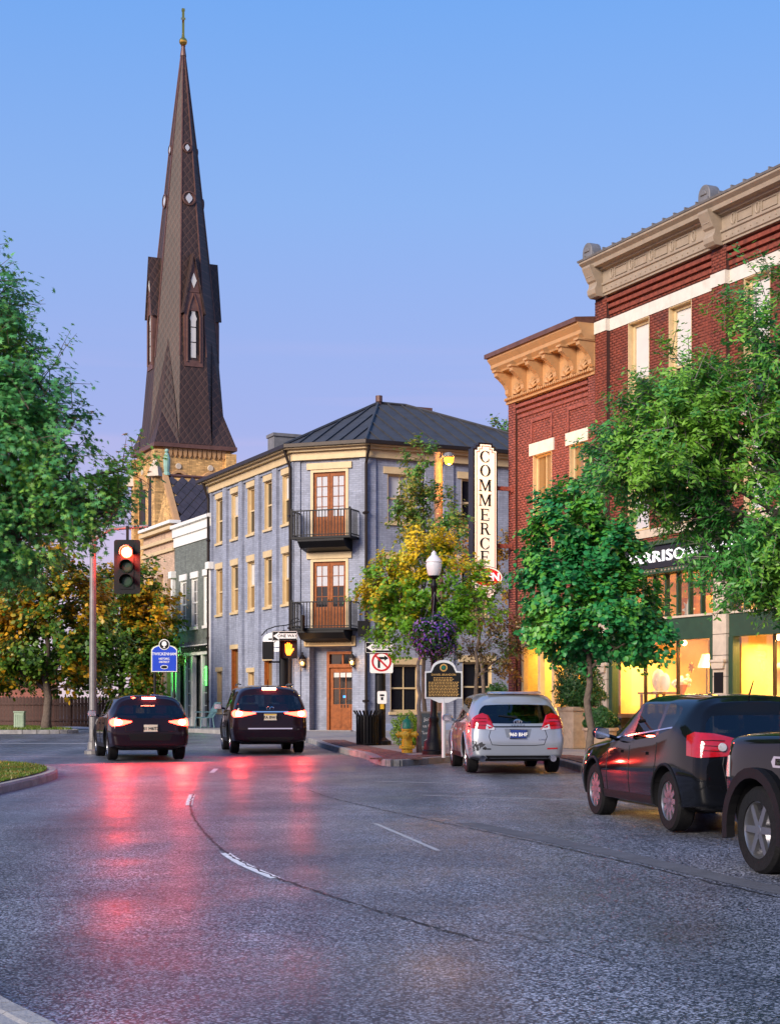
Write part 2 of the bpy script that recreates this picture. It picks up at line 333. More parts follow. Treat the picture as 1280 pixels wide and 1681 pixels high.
plain('sign_red', (.50,.012,.018), .4, var=.06, bump=.02)
plain('sign_blue', (.010,.055,.50), .4, var=.06, bump=.02)
plain('sign_olive', (.22,.28,.05), .5, var=.1)
plain('sign_tan', (.70,.46,.20), .6, var=.1)
plain('gold_letter', (.62,.36,.10), .45, var=.1, metal=.3)
plain('hydrant_yellow', (.62,.36,.015), .5, var=.2, scale=12, bump=.2, dirt=((.35,.16,.02), 14, .5))
plain('hydrant_green', (.01,.17,.10), .45, var=.2, scale=12, bump=.15)
plain('chalkboard', (.035,.048,.06), .7, var=.3, scale=9, bump=.05)
plain('chalk', (.55,.55,.55), .9, var=.3)
plain('fence_wood', (.10,.055,.045), .85, var=.35, scale=6, bump=.4, bscale=30)
plain('box_green', (.36,.46,.33), .6, var=.1)
plain('planter_clay', (.40,.29,.20), .85, var=.25, scale=6, bump=.3)
plain('chair_teal', (.14,.27,.28), .5, var=.15)
plain('tyre', (.008,.008,.009), .75, var=.3, scale=20, bump=.3, spec=.2)
plain('alloy', (.36,.36,.38), .28, metal=.9, var=.1, bump=.02)
plain('black_plastic', (.007,.007,.008), .55, var=.2, bump=.15, bscale=120, spec=.2)
plain('chrome', (.75,.75,.77), .10, metal=1, var=.04, bump=0)
plain('paint_silver', (.36,.39,.43), .28, metal=.6, var=.05, scale=2, bump=.01, coat=1)
plain('seat_cloth', (.03,.03,.033), .9, var=.2, bump=.2)
plain('old_silver', (.22,.24,.27), .35, metal=.6, var=.05, bump=.01)
plain('paint_black', (.004,.0045,.006), .05, var=.1, scale=2, bump=.0, coat=.0, spec=.28)
plain('paint_plum', (.012,.006,.010), .06, var=.1, scale=2, bump=.0, coat=.0, spec=.25)
plain('scuff', (.03,.03,.035), .8, var=.6, scale=30, bump=.3)
plain('plate_blue', (.012,.03,.16), .4, var=.1)
plain('plate_pale', (.62,.55,.42), .4, var=.1)
plain('curtain', (.78,.76,.72), .9, var=.08, scale=8, bump=.2)
plain('roller_shade', (.58,.56,.53), .8, var=.06, scale=2, bump=.1)
plain('room_wall', (.82,.62,.26), .8, var=.1)
plain('room_floor', (.30,.15,.06), .6, var=.2)
plain('curtain_gold', (.50,.22,.05), .7, var=.3, scale=5, bump=.4, bscale=8)
plain('porcelain', (.80,.74,.62), .3, var=.08)
plain('art_red', (.50,.12,.06), .6, var=.7, scale=6)
plain('flower_dark', (.42,.16,.03), .6, var=.3)
plain('brown_relief', (.40,.24,.09), .6, var=.1)
plain('clear_lens', (.6,.6,.6), .1, metal=.4, var=.1)
painted_brick('blue_brick', (.29,.31,.385))
painted_brick('green_brick', (.15,.165,.145), var=.2)
painted_brick('tan_brick', (.56,.38,.26), var=.14)
painted_brick('church_brick', (.62,.36,.13), var=.35, bw=.30, bh=.12, mort=.7)
painted_brick('garden_brick', (.30,.10,.07), var=.3)
glass_opaque('window_glass', (.012,.014,.018))
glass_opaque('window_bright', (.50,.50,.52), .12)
glass_opaque('window_warm', (.22,.13,.05), .08)
clear_glass('car_glass', (.20,.22,.24), .07)
clear_glass('shop_glass', (1, .985, .95), .07)
clear_glass('lamp_glass', (.95,.93,.9), .12, .1)
emit('tail_lit', (1, .035, .02), 14.0); emit('tail_core', (1, .16, .09), 60.0)
plain('tail_red', (.34,.004,.008), .12, var=.15, scale=20, bump=.05, coat=1)
emit('signal_red', (1, .05, .02), 12.0); emit('signal_core', (1, .40, .22), 60.0)
emit('hand_orange', (1, .16, .01), 6.0); emit('flame', (1, .50, .10), 9.0)
emit('sodium', (1, .34, .02), 2.6); emit('neon_green', (.05, 1, .06), 5.0); emit('bulb', (1, .70, .30), 16.0)
emit('sign_lit', (.95,.90,.78), .22); emit('letter_lit', (.95,.95,1), .55); emit('open_red', (.62,.01,.02), .35); emit('globe', (.95,.90,.85), .05, (.70,.66,.66))
emit('blue_led', (.02,.25,.9), 1.2)
leaf_mat('leaf_oak', (.090,.330,.110), (.170,.490,.130), (.30,.56,.08), nscale=.5)
leaf_mat('leaf_zelkova', (.045,.230,.045), (.100,.350,.060), (.22,.46,.05), nscale=.6)
leaf_mat('leaf_redoak', (.025,.230,.070), (.055,.350,.090), (.17,.46,.05), nscale=.7)
leaf_mat('leaf_maple', (.160,.430,.030), (.280,.560,.040), (.95,.68,.025), zr=(1.6, 6.6), nscale=1.1)
leaf_mat('leaf_slim', (.090,.290,.050), (.180,.400,.070), (.40,.34,.05), nscale=.9)
leaf_mat('leaf_autumn', (.060,.170,.016), (.150,.260,.024), (.80,.42,.020), nscale=.5)
leaf_mat('leaf_gold', (.40,.24,.02), (.70,.34,.02), (.85,.42,.03), nscale=.7)
leaf_mat('leaf_rust', (.10,.05,.02), (.30,.16,.03), (.05,.11,.02), nscale=.9)
leaf_mat('leaf_box', (.018,.080,.020), (.060,.170,.035))
leaf_mat('leaf_lime', (.10,.22,.015), (.26,.40,.03))
leaf_mat('grass_blade', (.07,.16,.015), (.17,.27,.03), (.26,.22,.05), nscale=1.5)
leaf_mat('petal', (.13,.035,.42), (.72,.36,.74), (.07,.02,.36), nscale=7)
# ------------------------------------------------------------------ the setting: ground, road, pavements
YC = [14, 20, 26, 32, 38, 44, 50, 57]
def sheet(name, poly, dz, m, kind='structure', parent=None, wall=0):
    bm = bmesh.new(); f = bm.faces.new([bm.verts.new((x, y, 0)) for x, y in poly])
    if f.normal.z < 0 or sum(poly[i][0]*poly[(i+1) % len(poly)][1] - poly[(i+1) % len(poly)][0]*poly[i][1] for i in range(len(poly))) < 0: f.normal_flip()
    for y in YC: bmesh.ops.bisect_plane(bm, geom=bm.verts[:] + bm.edges[:] + bm.faces[:], plane_co=(0, y, 0), plane_no=(0, 1, 0))
    bmesh.ops.triangulate(bm, faces=bm.faces[:])
    for v in bm.verts: v.co.z = g(v.co.y) + dz
    me = bpy.data.meshes.new(name); bm.to_mesh(me); bm.free()
    o = link(me, name, m, parent); 
    if kind: o['kind'] = kind
    return o
sheet('ground', [(-1500,-300),(1500,-300),(1500,2500),(-1500,2500)], -.06, 'earth')
sheet('road', [(-90,-25),(90,-25),(90,160),(-90,160)], 0, 'asphalt')
def resample(pts, step):
    out = [Vector(pts[0])]; acc = 0
    for a, b in zip(pts[:-1], pts[1:]):
        a = Vector(a); b = Vector(b); n = max(1, round((b - a).length/step))
        out += [a.lerp(b, (i + 1)/n) for i in range(n)]
    return out
def chaikin(pts, k=2):
    for _ in range(k):
        q = [pts[0]]
        for a, b in zip(pts[:-1], pts[1:]): q += [(a[0]*.75 + b[0]*.25, a[1]*.75 + b[1]*.25), (a[0]*.25 + b[0]*.75, a[1]*.25 + b[1]*.75)]
        pts = q + [pts[-1]]
    return pts
kerb_me = MB().prismx([(-.08,-.22),(.08,-.22),(.08,-.012),(.055,0),(-.045,0),(-.08,-.035)], -.5, .5).mesh('kerb_stone')
def kerbs(path, parent, h=.145, step=1.1, m='kerb_concrete', yr=(0, 70)):
    ps = resample(path, step)
    for a, b in zip(ps[:-1], ps[1:]):
        c = (a + b)/2
        if not yr[0] < c.y < yr[1]: continue
        d = b - a; L = d.length - .012; ang = math.atan2(d.y, d.x); sl = math.atan2(g(b.y) - g(a.y), d.length)
        M = Matrix.Translation((c.x, c.y, g(c.y) + h)) @ Matrix.Rotation(ang, 4, 'Z') @ Matrix.Rotation(-sl, 4, 'Y') @ Matrix.Diagonal((L, 1, 1, 1))
        link(kerb_me, 'kerb_stone', m, parent, M)
KR = chaikin([(9.6,4),(8.0,9),(6.7,14),(5.55,18.5),(4.8,23),(4.2,27),(3.85,31),(3.7,34.3),(3.3,35.9),(2.3,36.3),(1.2,35.6),(.5,34.3),(.0,33.6),(-.3,35.2),(-.5,37.5),(-1.1,40),(-1.85,44),(-2.3,48),(-3.6,52.5),(-5.36,55.6),(-9.3,64.1),(-15,76.5),(-24,96)], 2)
pav = sheet('pavement', KR + [(40,96),(40,4)], .138, 'concrete'); kerbs(KR, pav)
KL = chaikin([(2.75,0),(-.34,5.0),(-1.52,6.95),(-1.99,7.7),(-3.9,11.2),(-5.0,15.5),(-5.9,19.5),(-6.25,23),(-6.25,25.4),(-6.15,28),(-6.3,30),(-6.9,31.6),(-8,32.8),(-10,33.8),(-14,35),(-40,38)], 2)
pav2 = sheet('pavement', KL + [(-40,0)], .135, 'concrete'); kerbs(KL, pav2, yr=(0, 33))
def inset(path, d):
    out = []
    for i, p in enumerate(path):
        a = Vector(path[max(0, i-1)]); b = Vector(path[min(len(path)-1, i+1)]); t = (b - a).normalized(); out.append((p[0] - t.y*d, p[1] + t.x*d))
    return out
gl = [p for p in inset(KL, .12) if p[1] > 15]
verge_l = sheet('grass_verge', gl + [(-40,15)], .15, 'soil')
KV = chaikin([(-19,76),(-15.2,66.5),(-12.0,59.5),(-11.4,58.2),(-12,57.4),(-14,57.0),(-45,55.5)], 2)
verge_f = sheet('grass_verge', KV + [(-45,110),(-34,110)], .13, 'soil'); kerbs(KV, verge_f)
def grass(name, label, poly, n, h, seed):
    rng = np.random.default_rng(seed); xs, ys = zip(*poly); P0 = np.array(poly)
    pts = np.column_stack([rng.uniform(min(xs), max(xs), n*3), rng.uniform(min(ys), max(ys), n*3)])
    ins = np.zeros(len(pts), bool); j = len(P0) - 1
    for i in range(len(P0)):
        xi, yi = P0[i]; xj, yj = P0[j]
        c = ((yi > pts[:,1]) != (yj > pts[:,1])) & (pts[:,0] < (xj - xi)*(pts[:,1] - yi)/(yj - yi + 1e-12) + xi); ins ^= c; j = i
    pts = pts[ins][:n]; n = len(pts); gz = np.array([g(y) for y in pts[:,1]]) + .145
    a = rng.uniform(0, 6.28, n); hh = h*rng.uniform(.5, 1.2, n); wd = .012 + .006*rng.random(n); lean = rng.normal(0, .35, (n, 2))*hh[:,None]
    ca, sa = np.cos(a)*wd, np.sin(a)*wd
    V = np.empty((n, 3, 3)); V[:,0] = np.column_stack([pts[:,0]-ca, pts[:,1]-sa, gz]); V[:,1] = np.column_stack([pts[:,0]+ca, pts[:,1]+sa, gz]); V[:,2] = np.column_stack([pts[:,0]+lean[:,0], pts[:,1]+lean[:,1], gz+hh])
    me = fast_mesh(name, V.reshape(-1,3), np.arange(3*n).reshape(n,3)); o = link(me, name, 'grass_blade'); tag(o, label, 'grass', kind='stuff')
def fast_mesh(name, V, F):
    me = bpy.data.meshes.new(name); k = F.shape[1]; me.vertices.add(len(V)); me.loops.add(F.size); me.polygons.add(len(F))
    me.vertices.foreach_set('co', V.astype(np.float32).ravel()); me.loops.foreach_set('vertex_index', F.astype(np.int32).ravel())
    me.polygons.foreach_set('loop_start', np.arange(0, F.size, k, dtype=np.int32)); me.update(calc_edges=True); return me
grass('grass', 'short green grass on the kerbed island at the left edge', [p for p in gl if 22.5 < p[1] < 34] + [(-13,34),(-13,22.5)], 70000, .055, 3)
grass('grass', 'strip of grass along the far verge below the autumn trees', [p for p in inset(KV, -.1) if p[1] < 66] + [(-24,57),(-24,66)], 30000, .09, 4)
# paint on the road
def strip(pts, w, dz=.004):
    pts = [Vector(p) for p in pts]; vs = []; fs = []
    for i, p in enumerate(pts):
        t = (pts[min(i+1, len(pts)-1)] - pts[max(i-1, 0)]).normalized(); n = Vector((-t.y, t.x))*(w[i] if isinstance(w, list) else w)/2
        vs += [(p.x+n.x, p.y+n.y, g(p.y+n.y)+dz), (p.x-n.x, p.y-n.y, g(p.y-n.y)+dz)]
    fs = [(2*i, 2*i+1, 2*i+3, 2*i+2) for i in range(len(pts)-1)]
    return MB().add(vs, fs)
LANE = [(1.7,8.0),GP(690,1520),GP(450,1443),GP(365,1403),GP(310,1340),GP(311,1310),GP(330,1285),GP(355,1262)]
LN = chaikin(LANE, 3)
def along(path, y0, y1): return [p for p in path if y0 <= p[1] <= y1]
road = bpy.data.objects['road']
for y0, y1 in ((13.9,16.3),(22.6,25.0),(31.0,33.2)): link(strip(along(resample([Vector(p) for p in LN], .3) and [tuple(v) for v in resample([Vector(p) for p in LN], .3)], y0, y1), .10), 'lane_dash', 'road_paint', road)
rs = random.Random(5)
def crack(path, w, a, b, jit, name='crack'):
    ps = [tuple(v) for v in resample([Vector(p) for p in path], .09)]; ps = [(x + rs.gauss(0, jit), y + rs.gauss(0, jit)) for x, y in ps if a <= y <= b]
    link(strip(ps, [w*rs.uniform(.3, 1.4) for _ in ps], .006), name, 'tar', road)
crack([(p[0]+.02, p[1]) for p in LN], .030, 10.3, 25, .008)
SEAM = chaikin([(4.3,9.0),(3.1,12.6),(2.18,15.7),(1.1,18.6),(0,21.5),(-1.2,25),(-1.9,29.5)], 2)
crack(SEAM, .030, 9, 26, .012, 'seam'); crack([GP(0,1475),GP(200,1468),GP(400,1452),GP(520,1440)], .012, 8, 20, .012)
crack([(2.3,8.7),(1.3,9.5),(.85,10.6),(.2,11.1)], .012, 5, 20, .012)
link(strip([(p[0]+.26, p[1]+.05) for p in SEAM if 9 < p[1] < 20], .30, .003), 'gutter_strip', 'old_concrete', road)
for a, b, w in ((GP(720,1397),GP(615,1352),.06),((2.9,23.6),(.5,24.8),.10),((1.4,27.6),(-.2,28.4),.10),((-9,47.3),(-30,48.2),.35),((-7.6,38.2),(-30,40.5),.14)): link(strip(resample([Vector(a), Vector(b)], .5), w), 'road_line', 'worn_paint', road)
# paving slabs and red pavers on the corner
def inside(x, y, poly):
    r = False; j = len(poly) - 1
    for i in range(len(poly)):
        if (poly[i][1] > y) != (poly[j][1] > y) and x < (poly[j][0]-poly[i][0])*(y-poly[i][1])/(poly[j][1]-poly[i][1]) + poly[i][0]: r = not r
        j = i
    return r
PP = inset(KR, -.16) + [(40,96),(40,4)]
slab_me = MB().prismz([(-.5,-.5),(.5,-.5),(.5,.5),(-.5,.5)], -.02, .012).mesh('paving_slab')
# slab rows run with the street grid
GA = R(-65.2)
ca, sa = math.cos(GA), math.sin(GA)
for i in range(-14, 12):
    for j in range(-8, 10):
        u, v = i*1.52, j*1.52; x = 2 + u*ca - v*sa; y = 42 + u*sa + v*ca
        cs = [(x + (a*ca - b*sa)*.75, y + (a*sa + b*ca)*.75) for a in (-1,1) for b in (-1,1)]
        if all(inside(a, b, PP) for a, b in cs) and y < 58 and abs(x) < y*.27+1 and (7.1-x)*(-.908) + (41.3-y)*(-.419) > -.5 + 0*x:
            sl = math.atan2(g(y+.5)-g(y-.5), 1)
            link(slab_me, 'paving_slab', 'concrete', pav, Matrix.Translation((x, y, g(y)+.136)) @ Matrix.Rotation(sl, 4, 'X') @ Matrix.Rotation(GA, 4, 'Z') @ Matrix.Diagonal((1.505,1.505,1,1)))
def paver_band(path, d0, d1, y0, y1):
    mb = MB(); ps = [v for v in resample([Vector(p) for p in path], .22)]
    for a, b in zip(ps[:-1], ps[1:]):
        if not y0 < a.y < y1: continue
        t = (b-a).normalized(); n = Vector((t.y, -t.x)); k = 0; d = d0
        while d < d1 - .05:
            q = [a + t*.006 + n*d, b - t*.006 + n*d, b - t*.006 + n*(d+.1), a + t*.006 + n*(d+.1)]; z = .165 + rs.uniform(0,.006)
            vs = [(p.x, p.y, g(p.y)+.13) for p in q] + [(p.x, p.y, g(p.y)+z-.012) for p in q]
            mb.add(vs, [(4,5,6,7),(0,1,5,4),(1,2,6,5),(2,3,7,6),(3,0,4,7)]); d += .11
    return mb
o = link(paver_band(KR, .12, .75, 12, 46).mesh('paver_band', fix=True), 'paver_band', 'paver_red', pav); o['kind'] = 'stuff'
# ------------------------------------------------------------------ building kit
AF = math.atan2(-.908, .419)                 # facades along the street that runs away to the left
def wallmesh(u0, u1, z0, z1, ops, depth=.25, back=None):
    us = sorted({u0, u1, *[v for o in ops for v in o[:2]]}); zs = sorted({z0, z1, *[v for o in ops for v in o[2:4]]})
    us = [u for u in us if u0 <= u <= u1]; zs = [z for z in zs if z0 <= z <= z1]; mb = MB()
    for a, b in zip(us[:-1], us[1:]):
        for c, d in zip(zs[:-1], zs[1:]):
            mu, mz = (a+b)/2, (c+d)/2
            if any(o[0] < mu < o[1] and o[2] < mz < o[3] for o in ops): continue
            mb.add([(a,0,c),(b,0,c),(b,0,d),(a,0,d)], [(0,1,2,3)])
    for o in ops:
        a, b, c, d = o[:4]; dp = o[4] if len(o) > 4 else depth
        mb.add([(a,0,c),(b,0,c),(b,0,d),(a,0,d),(a,dp,c),(b,dp,c),(b,dp,d),(a,dp,d)], [(0,4,5,1),(1,5,6,2),(2,6,7,3),(3,7,4,0)])
    return mb
def wall(parent, F, u0, u1, z0, z1, ops, m, depth=.25, name='wall', y=0):
    mb = wallmesh(u0, u1, z0, z1, ops, depth)
    me = mb.mesh(name, fix=False); bm = bmesh.new(); bm.from_mesh(me); bmesh.ops.remove_doubles(bm, verts=bm.verts, dist=1e-4); bm.to_mesh(me); bm.free()
    return link(me, name, m, parent, F.at(0, y, 0))
_wc = {}
def window(parent, F, uc, z0, w, h, y=.14, fm='cream_paint', gl='window_glass', gl2=None, cols=1, rows=2, sill=.07, lintel=None, lm=None, fw=.07, name='window', lin_h=.2, lin_over=.1, jamb=True, front=0):
    key = (w, h, y, cols, rows, fw, jamb, fm, sill, front)
    if key not in _wc:
        mb = MB(); a = w/2
        mb.box(-a, -a+fw, y, y+.09, 0, h).box(a-fw, a, y, y+.09, 0, h).box(-a+fw, a-fw, y, y+.09, 0, fw).box(-a+fw, a-fw, y, y+.09, h-fw, h)
        if jamb:
            t = .02
            mb.box(-a, -a+t, front, y, 0, h).box(a-t, a, front, y, 0, h).box(-a+t, a-t, front, y, h-t, h)
        if rows > 1: mb.box(-a+fw, a-fw, y-.004, y+.086, h/2-.03, h/2+.03)
        iw = w - 2*fw
        for c in range(1, cols): x = -a + fw + iw*c/cols; mb.box(x-.014, x+.014, y+.012, y+.07, fw, h-fw)
        if rows > 2:
            for r in range(1, rows):
                zz = fw + (h-2*fw)*r/rows
                if abs(zz - h/2) > .08: mb.box(-a+fw, a-fw, y+.014, y+.068, zz-.014, zz+.014)
        pl = MB().box(-a+fw-.002, a-fw+.002, y+.045, y+.055, fw-.002, h/2); pu = MB().box(-a+fw-.002, a-fw+.002, y+.045, y+.055, h/2, h-fw+.002)
        _wc[key] = (mb.mesh('window'), pl.mesh('pane'), pu.mesh('pane'))
    f, pl, pu = _wc[key]; M = F.at(uc, 0, z0)
    o = link(f, name, fm, parent, M)
    for pm, gm in ((pl, gl2 or gl), (pu, gl)):
        q = pm if (pm.materials and pm.materials[0].name == gm) or not pm.materials else None
        if q is None:
            k2 = (key, gm, pm is pl)
            if k2 not in _wc: c = pm.copy(); c.materials.clear(); _wc[k2] = c
            q = _wc[k2]
        link(q, 'pane', gm, o, M)
    if sill:
        k = ('sill', w, sill, front)
        if k not in _wc: _wc[k] = MB().box(-w/2-.07, w/2+.07, front-.07, y, -sill, 0).mesh('sill')
        link(_wc[k], 'sill', fm if lm is None else lm, o, M)
    if lintel:
        k = ('lintel', w, h, lin_h, lin_over, front)
        if k not in _wc: _wc[k] = MB().box(-w/2-lin_over, w/2+lin_over, front-.045, y, h, h+lin_h).mesh('lintel')
        link(_wc[k], 'lintel', lintel, o, M)
    return o
brick_me = MB().add([(-.5,0,-.5),(.5,0,-.5),(.5,0,.5),(-.5,0,.5),(-.5,1,-.5),(.5,1,-.5),(.5,1,.5),(-.5,1,.5)], [(0,1,2,3),(0,4,5,1),(1,5,6,2),(2,6,7,3),(3,7,4,0)]).mesh('brick', fix=False)
def brickwork(parent, F, u0, u1, z0, z1, ops, m, pick=None, y0=-.012, bw=.215, bh=.075, seed=1, depth=.02):
    rg = random.Random(seed); cells = []
    nz = int((z1-z0)/bh)
    for r in range(nz):
        z = z0 + r*bh; off = (r % 2)*bw/2; segs = [(u0, u1)]
        for o in ops:
            if o[2] < z+bh-.01 and o[3] > z+.01:
                ns = []
                for a, b in segs:
                    if o[0] > a: ns.append((a, min(b, o[0])))
                    if o[1] < b: ns.append((max(a, o[1]), b))
                segs = [q for q in ns if q[1]-q[0] > .02]
        for a, b in segs:
            k = math.floor((a - u0 + off)/bw); x = u0 - off + k*bw
            while x < b - .015:
                l, rr = max(a, x), min(b, x+bw)
                if rr - l > .03: cells.append((l+.005, rr-.005, z+.005, z+bh-.005, y0 + rg.uniform(-.003,.003)))
                x += bw
    ind = []
    if pick: ind = [c for c in cells if pick((c[0]+c[1])/2, (c[2]+c[3])/2)][:300]; si = set(ind); cells = [c for c in cells if c not in si]
    C = np.array(cells); n = len(C); V = np.empty((n, 8, 3))
    for k, (a, y, b) in enumerate([(0,0,2),(1,0,2),(1,0,3),(0,0,3),(0,1,2),(1,1,2),(1,1,3),(0,1,3)]):
        V[:,k,0] = C[:,a]; V[:,k,2] = C[:,b]; V[:,k,1] = C[:,4] if y == 0 else C[:,4] + depth
    Fq = np.array([(0,1,2,3),(0,4,5,1),(1,5,6,2),(2,6,7,3),(3,7,4,0)])
    FF = (Fq[None] + 8*np.arange(n)[:,None,None]).reshape(-1,4)
    o = link(fast_mesh('brickwork', V.reshape(-1,3), FF), 'brickwork', m, parent, F.M); o['kind'] = 'stuff'
    for c in ind: link(brick_me, 'brick', m, parent, F.M @ Matrix.Translation(((c[0]+c[1])/2, c[4], (c[2]+c[3])/2)) @ Matrix.Diagonal((c[1]-c[0], depth, c[3]-c[2], 1)))
def boxpart(parent, F, name, m, x0, x1, y0, y1, z0, z1, bevel=0): return link(MB().box(x0,x1,y0,y1,z0,z1), name, m, parent, F.M, bevel)
def profile(parent, F, name, m, prof, u0, u1, bevel=0): return link(MB().prismx(prof, u0, u1), name, m, parent, F.M, bevel)   # (y, z) section run along the facade
# ------------------------------------------------------------------ red brick pair on the right
B0x, B0y = 7.1, 41.3
k838 = 838; s838 = 63*(k838+560)/1647; d838 = (2600/s838 - B0y)/.908
FB = Frame(B0x - .419*d838, B0y + .908*d838, AF)
FB_A = FB.a
UJ = FB.u(983)                               # where the two buildings meet
low = thing('brick_building', 'lower red brick building with golden bracketed cornice behind the vertical sign', 'building', T(FB.o[0], FB.o[1]))
def lowz(py, px=870): return FB.z(px, py)
w1, w2 = FB.u(893), FB.u(953)
ops = []
for uc in (w1-.1, w2-.05, ): ops.append((uc-.55, uc+.55, 5.75, 8.75))
ops.append((.55, UJ-.55, -.3, 3.7))
wall(low, FB, 0, UJ, -.3, 11.0, ops, 'mortar_dark')
brickwork(low, FB, 0, UJ, .0, 10.95, ops, 'red_brick_dark', seed=3)
for x0, x1 in ((0, .42), (UJ-.42, UJ-.003)):           # end piers stand proud of the wall
    boxpart(low, FB, 'pier', 'mortar_dark', x0+.01, x1-.01, -.10, 0, -.2, 10.5)
    Fp = Frame(FB.o[0], FB.o[1], FB.a); Fp.M = FB.M @ Matrix.Translation((0,-.10,0)); brickwork(low, Fp, x0, x1, 0, 10.5, [], 'red_brick_dark', seed=5)
for i in range(3): boxpart(low, FB, 'corbel_course', 'red_brick_dark', .45, UJ-.45, -.05-.03*i, 0, 10.0+.16*i, 10.09+.16*i)
for uc in (w1-.1, w2-.05):
    for q in (((uc-.62, uc-.54), (9.15, 9.75)), ((uc-.62, uc+.62), (9.75, 9.85)), ((uc+.54, uc+.62), (9.15, 9.75))): boxpart(low, FB, 'panel_moulding', 'red_brick_dark', q[0][0], q[0][1], -.055, 0, *q[1])
    window(low, FB, uc, 5.75, 1.1, 3.0, y=.12, fm='cream_paint', cols=2, rows=2, sill=.16, lintel='stone_white', lm='stone_white', lin_h=.36, lin_over=.16, front=-.014, gl='window_warm')
# shop front of the lower building: recessed door, cream posts
boxpart(low, FB, 'shop_fascia', 'cream_paint', .55, UJ-.55, .02, .25, 3.05, 3.7)
boxpart(low, FB, 'shop_cornice', 'cream_paint', .5, UJ-.5, -.14, .0, 3.62, 3.84, .02)
for x in (.55, 1.55, 2.35, 3.35, UJ-.7): boxpart(low, FB, 'post', 'cream_paint', x, x+.14, .03, .2, .1, 3.05, .01)
for a, b in ((.69,1.55),(2.49,3.35),(3.49,UJ-.7)):
    boxpart(low, FB, 'stall_riser', 'cream_paint', a, b, .06, .18, .1, .65)
    boxpart(low, FB, 'pane', 'shop_glass', a, b, .10, .11, .65, 3.05)
boxpart(low, FB, 'door', 'cream_paint', 1.69, 2.35, .9, .95, .15, 2.9)
boxpart(low, FB, 'interior_wall', 'room_wall', .4, UJ-.4, 2.6, 2.7, .1, 3.6)
boxpart(low, FB, 'interior_floor', 'room_floor', .4, UJ-.4, .26, 2.6, .05, .13)
boxpart(low, FB, 'interior_ceiling', 'room_wall', .4, UJ-.4, .26, 2.6, 3.45, 3.55)
for x in (.4, UJ-.45): boxpart(low, FB, 'interior_wall', 'room_wall', x, x+.05, .26, 2.6, .13, 3.45)
# golden cornice: frieze, brackets, shells, crown
ZC = 10.5
profile(low, FB, 'cornice_frieze', 'cornice_gold', [(0,ZC),(-.16,ZC),(-.16,ZC+.10),(-.22,ZC+.10),(-.22,ZC+.17),(-.12,ZC+.19),(-.12,ZC+.95),(0,ZC+.95)], -.06, UJ-.004)
profile(low, FB, 'cornice_crown', 'cornice_gold', [(0,ZC+.95),(-.46,ZC+.95),(-.48,ZC+1.0),(-.58,ZC+1.1),(-.58,ZC+1.2),(-.70,ZC+1.34),(-.70,ZC+1.4),(0,ZC+1.4)], -.27, UJ-.01)
profile(low, FB, 'cornice_cap', 'copper_brown', [(0,ZC+1.4),(-.77,ZC+1.4),(-.77,ZC+1.53),(0,ZC+1.62)], -.34, UJ-.012)
br = MB().prismx([(0,.0),(-.05,.0),(-.12,.08),(-.12,.2),(-.2,.34),(-.38,.5),(-.5,.58),(-.5,.72),(0,.72)], -.09, .09).box(-.12,.12,-.56,0,.7,.76).mesh('bracket')
sh = MB()
for i in range(7): a = R(15 + 25*i); sh.tube([(0,-.02,0),(.13*math.cos(a),-.07,.13*math.sin(a)),(.26*math.cos(a),-.03,.30*math.sin(a))], [.02,.05,.025], 5)
sh = sh.mesh('shell_ornament')
nb = 5
for i in range(nb+1):
    u = .12 + (UJ-.26)*i/nb; link(br, 'bracket', 'cornice_gold', low, FB.at(u, -.118, ZC+.22))
    if i < nb: link(sh, 'shell_ornament', 'cornice_gold', low, FB.at(u + (UJ-.26)/nb/2, -.12, ZC+.24))
dn = MB().box(-.03,.03,-.05,0,0,.06).mesh('dentil')
for i in range(42): link(dn, 'dentil', 'cornice_gold', low, FB.at(.06 + i*(UJ-.12)/42, -.22, ZC+.1))
boxpart(low, FB, 'side_wall', 'red_brick_dark', .01, .2, .26, 12, -.2, 11.4); boxpart(low, FB, 'roof', 'roof_metal', .02, UJ, .25, 12, 11.3, 11.45)
# tall building
tall = thing('brick_building', 'tall dark red brick building with stone cornice and lit shop windows', 'building', T(FB.o[0]+.419*UJ, FB.o[1]-.908*UJ))
BAY = 5.35; NB = 3; U0, U1 = UJ, UJ + BAY*NB
UP1 = FB.u(1174.5)
pil = [UJ, UP1] + [UP1 + BAY*(i+1) for i in range(NB-1)]
ops = []; wins = []
rel = [FB.u(1048) - UJ, FB.u(1116) - UJ]
rel = rel + [BAY*.5 + (BAY*.5 - r) for r in ()]
for b in range(NB):
    for rl in (1.62, 3.48): wins.append(pil[b] + rl*(1 if b else 1))
wins[0] = FB.u(1048); wins[1] = FB.u(1116)
for uc in wins: ops.append((uc-.5, uc+.5, 8.45, 11.58)); ops.append((uc-.5, uc+.5, 5.95, 7.75))
for b in range(NB): ops.append((pil[b]+.62, pil[b]+BAY-.02, -.3, 5.5))
wall(tall, FB, U0, U1, -.3, 13.4, ops, 'mortar_dark', .3)
uv = FB.u(1275)
brickwork(tall, FB, U0+.004, U1, 5.5, 13.2, ops + [(U0, U1, 11.58, 11.92)], 'red_brick', pick=lambda u, z: UP1-.6 < u < uv and 10.2 < z < 12.55, seed=8)
for u in pil:
    boxpart(tall, FB, 'pilaster', 'mortar_dark', u+.01, u+.57, -.13, 0, 5.45, 12.55)
    Fp = Frame(FB.o[0], FB.o[1], FB.a); Fp.M = FB.M @ Matrix.Translation((0,-.13,0)); brickwork(tall, Fp, u, u+.58, 5.5, 12.5, [(u,u+.58,11.58,11.92)], 'red_brick', seed=9)
    boxpart(tall, FB, 'band_stone', 'stone_white', u-.005, u+.585, -.17, -.02, 11.585, 11.915)
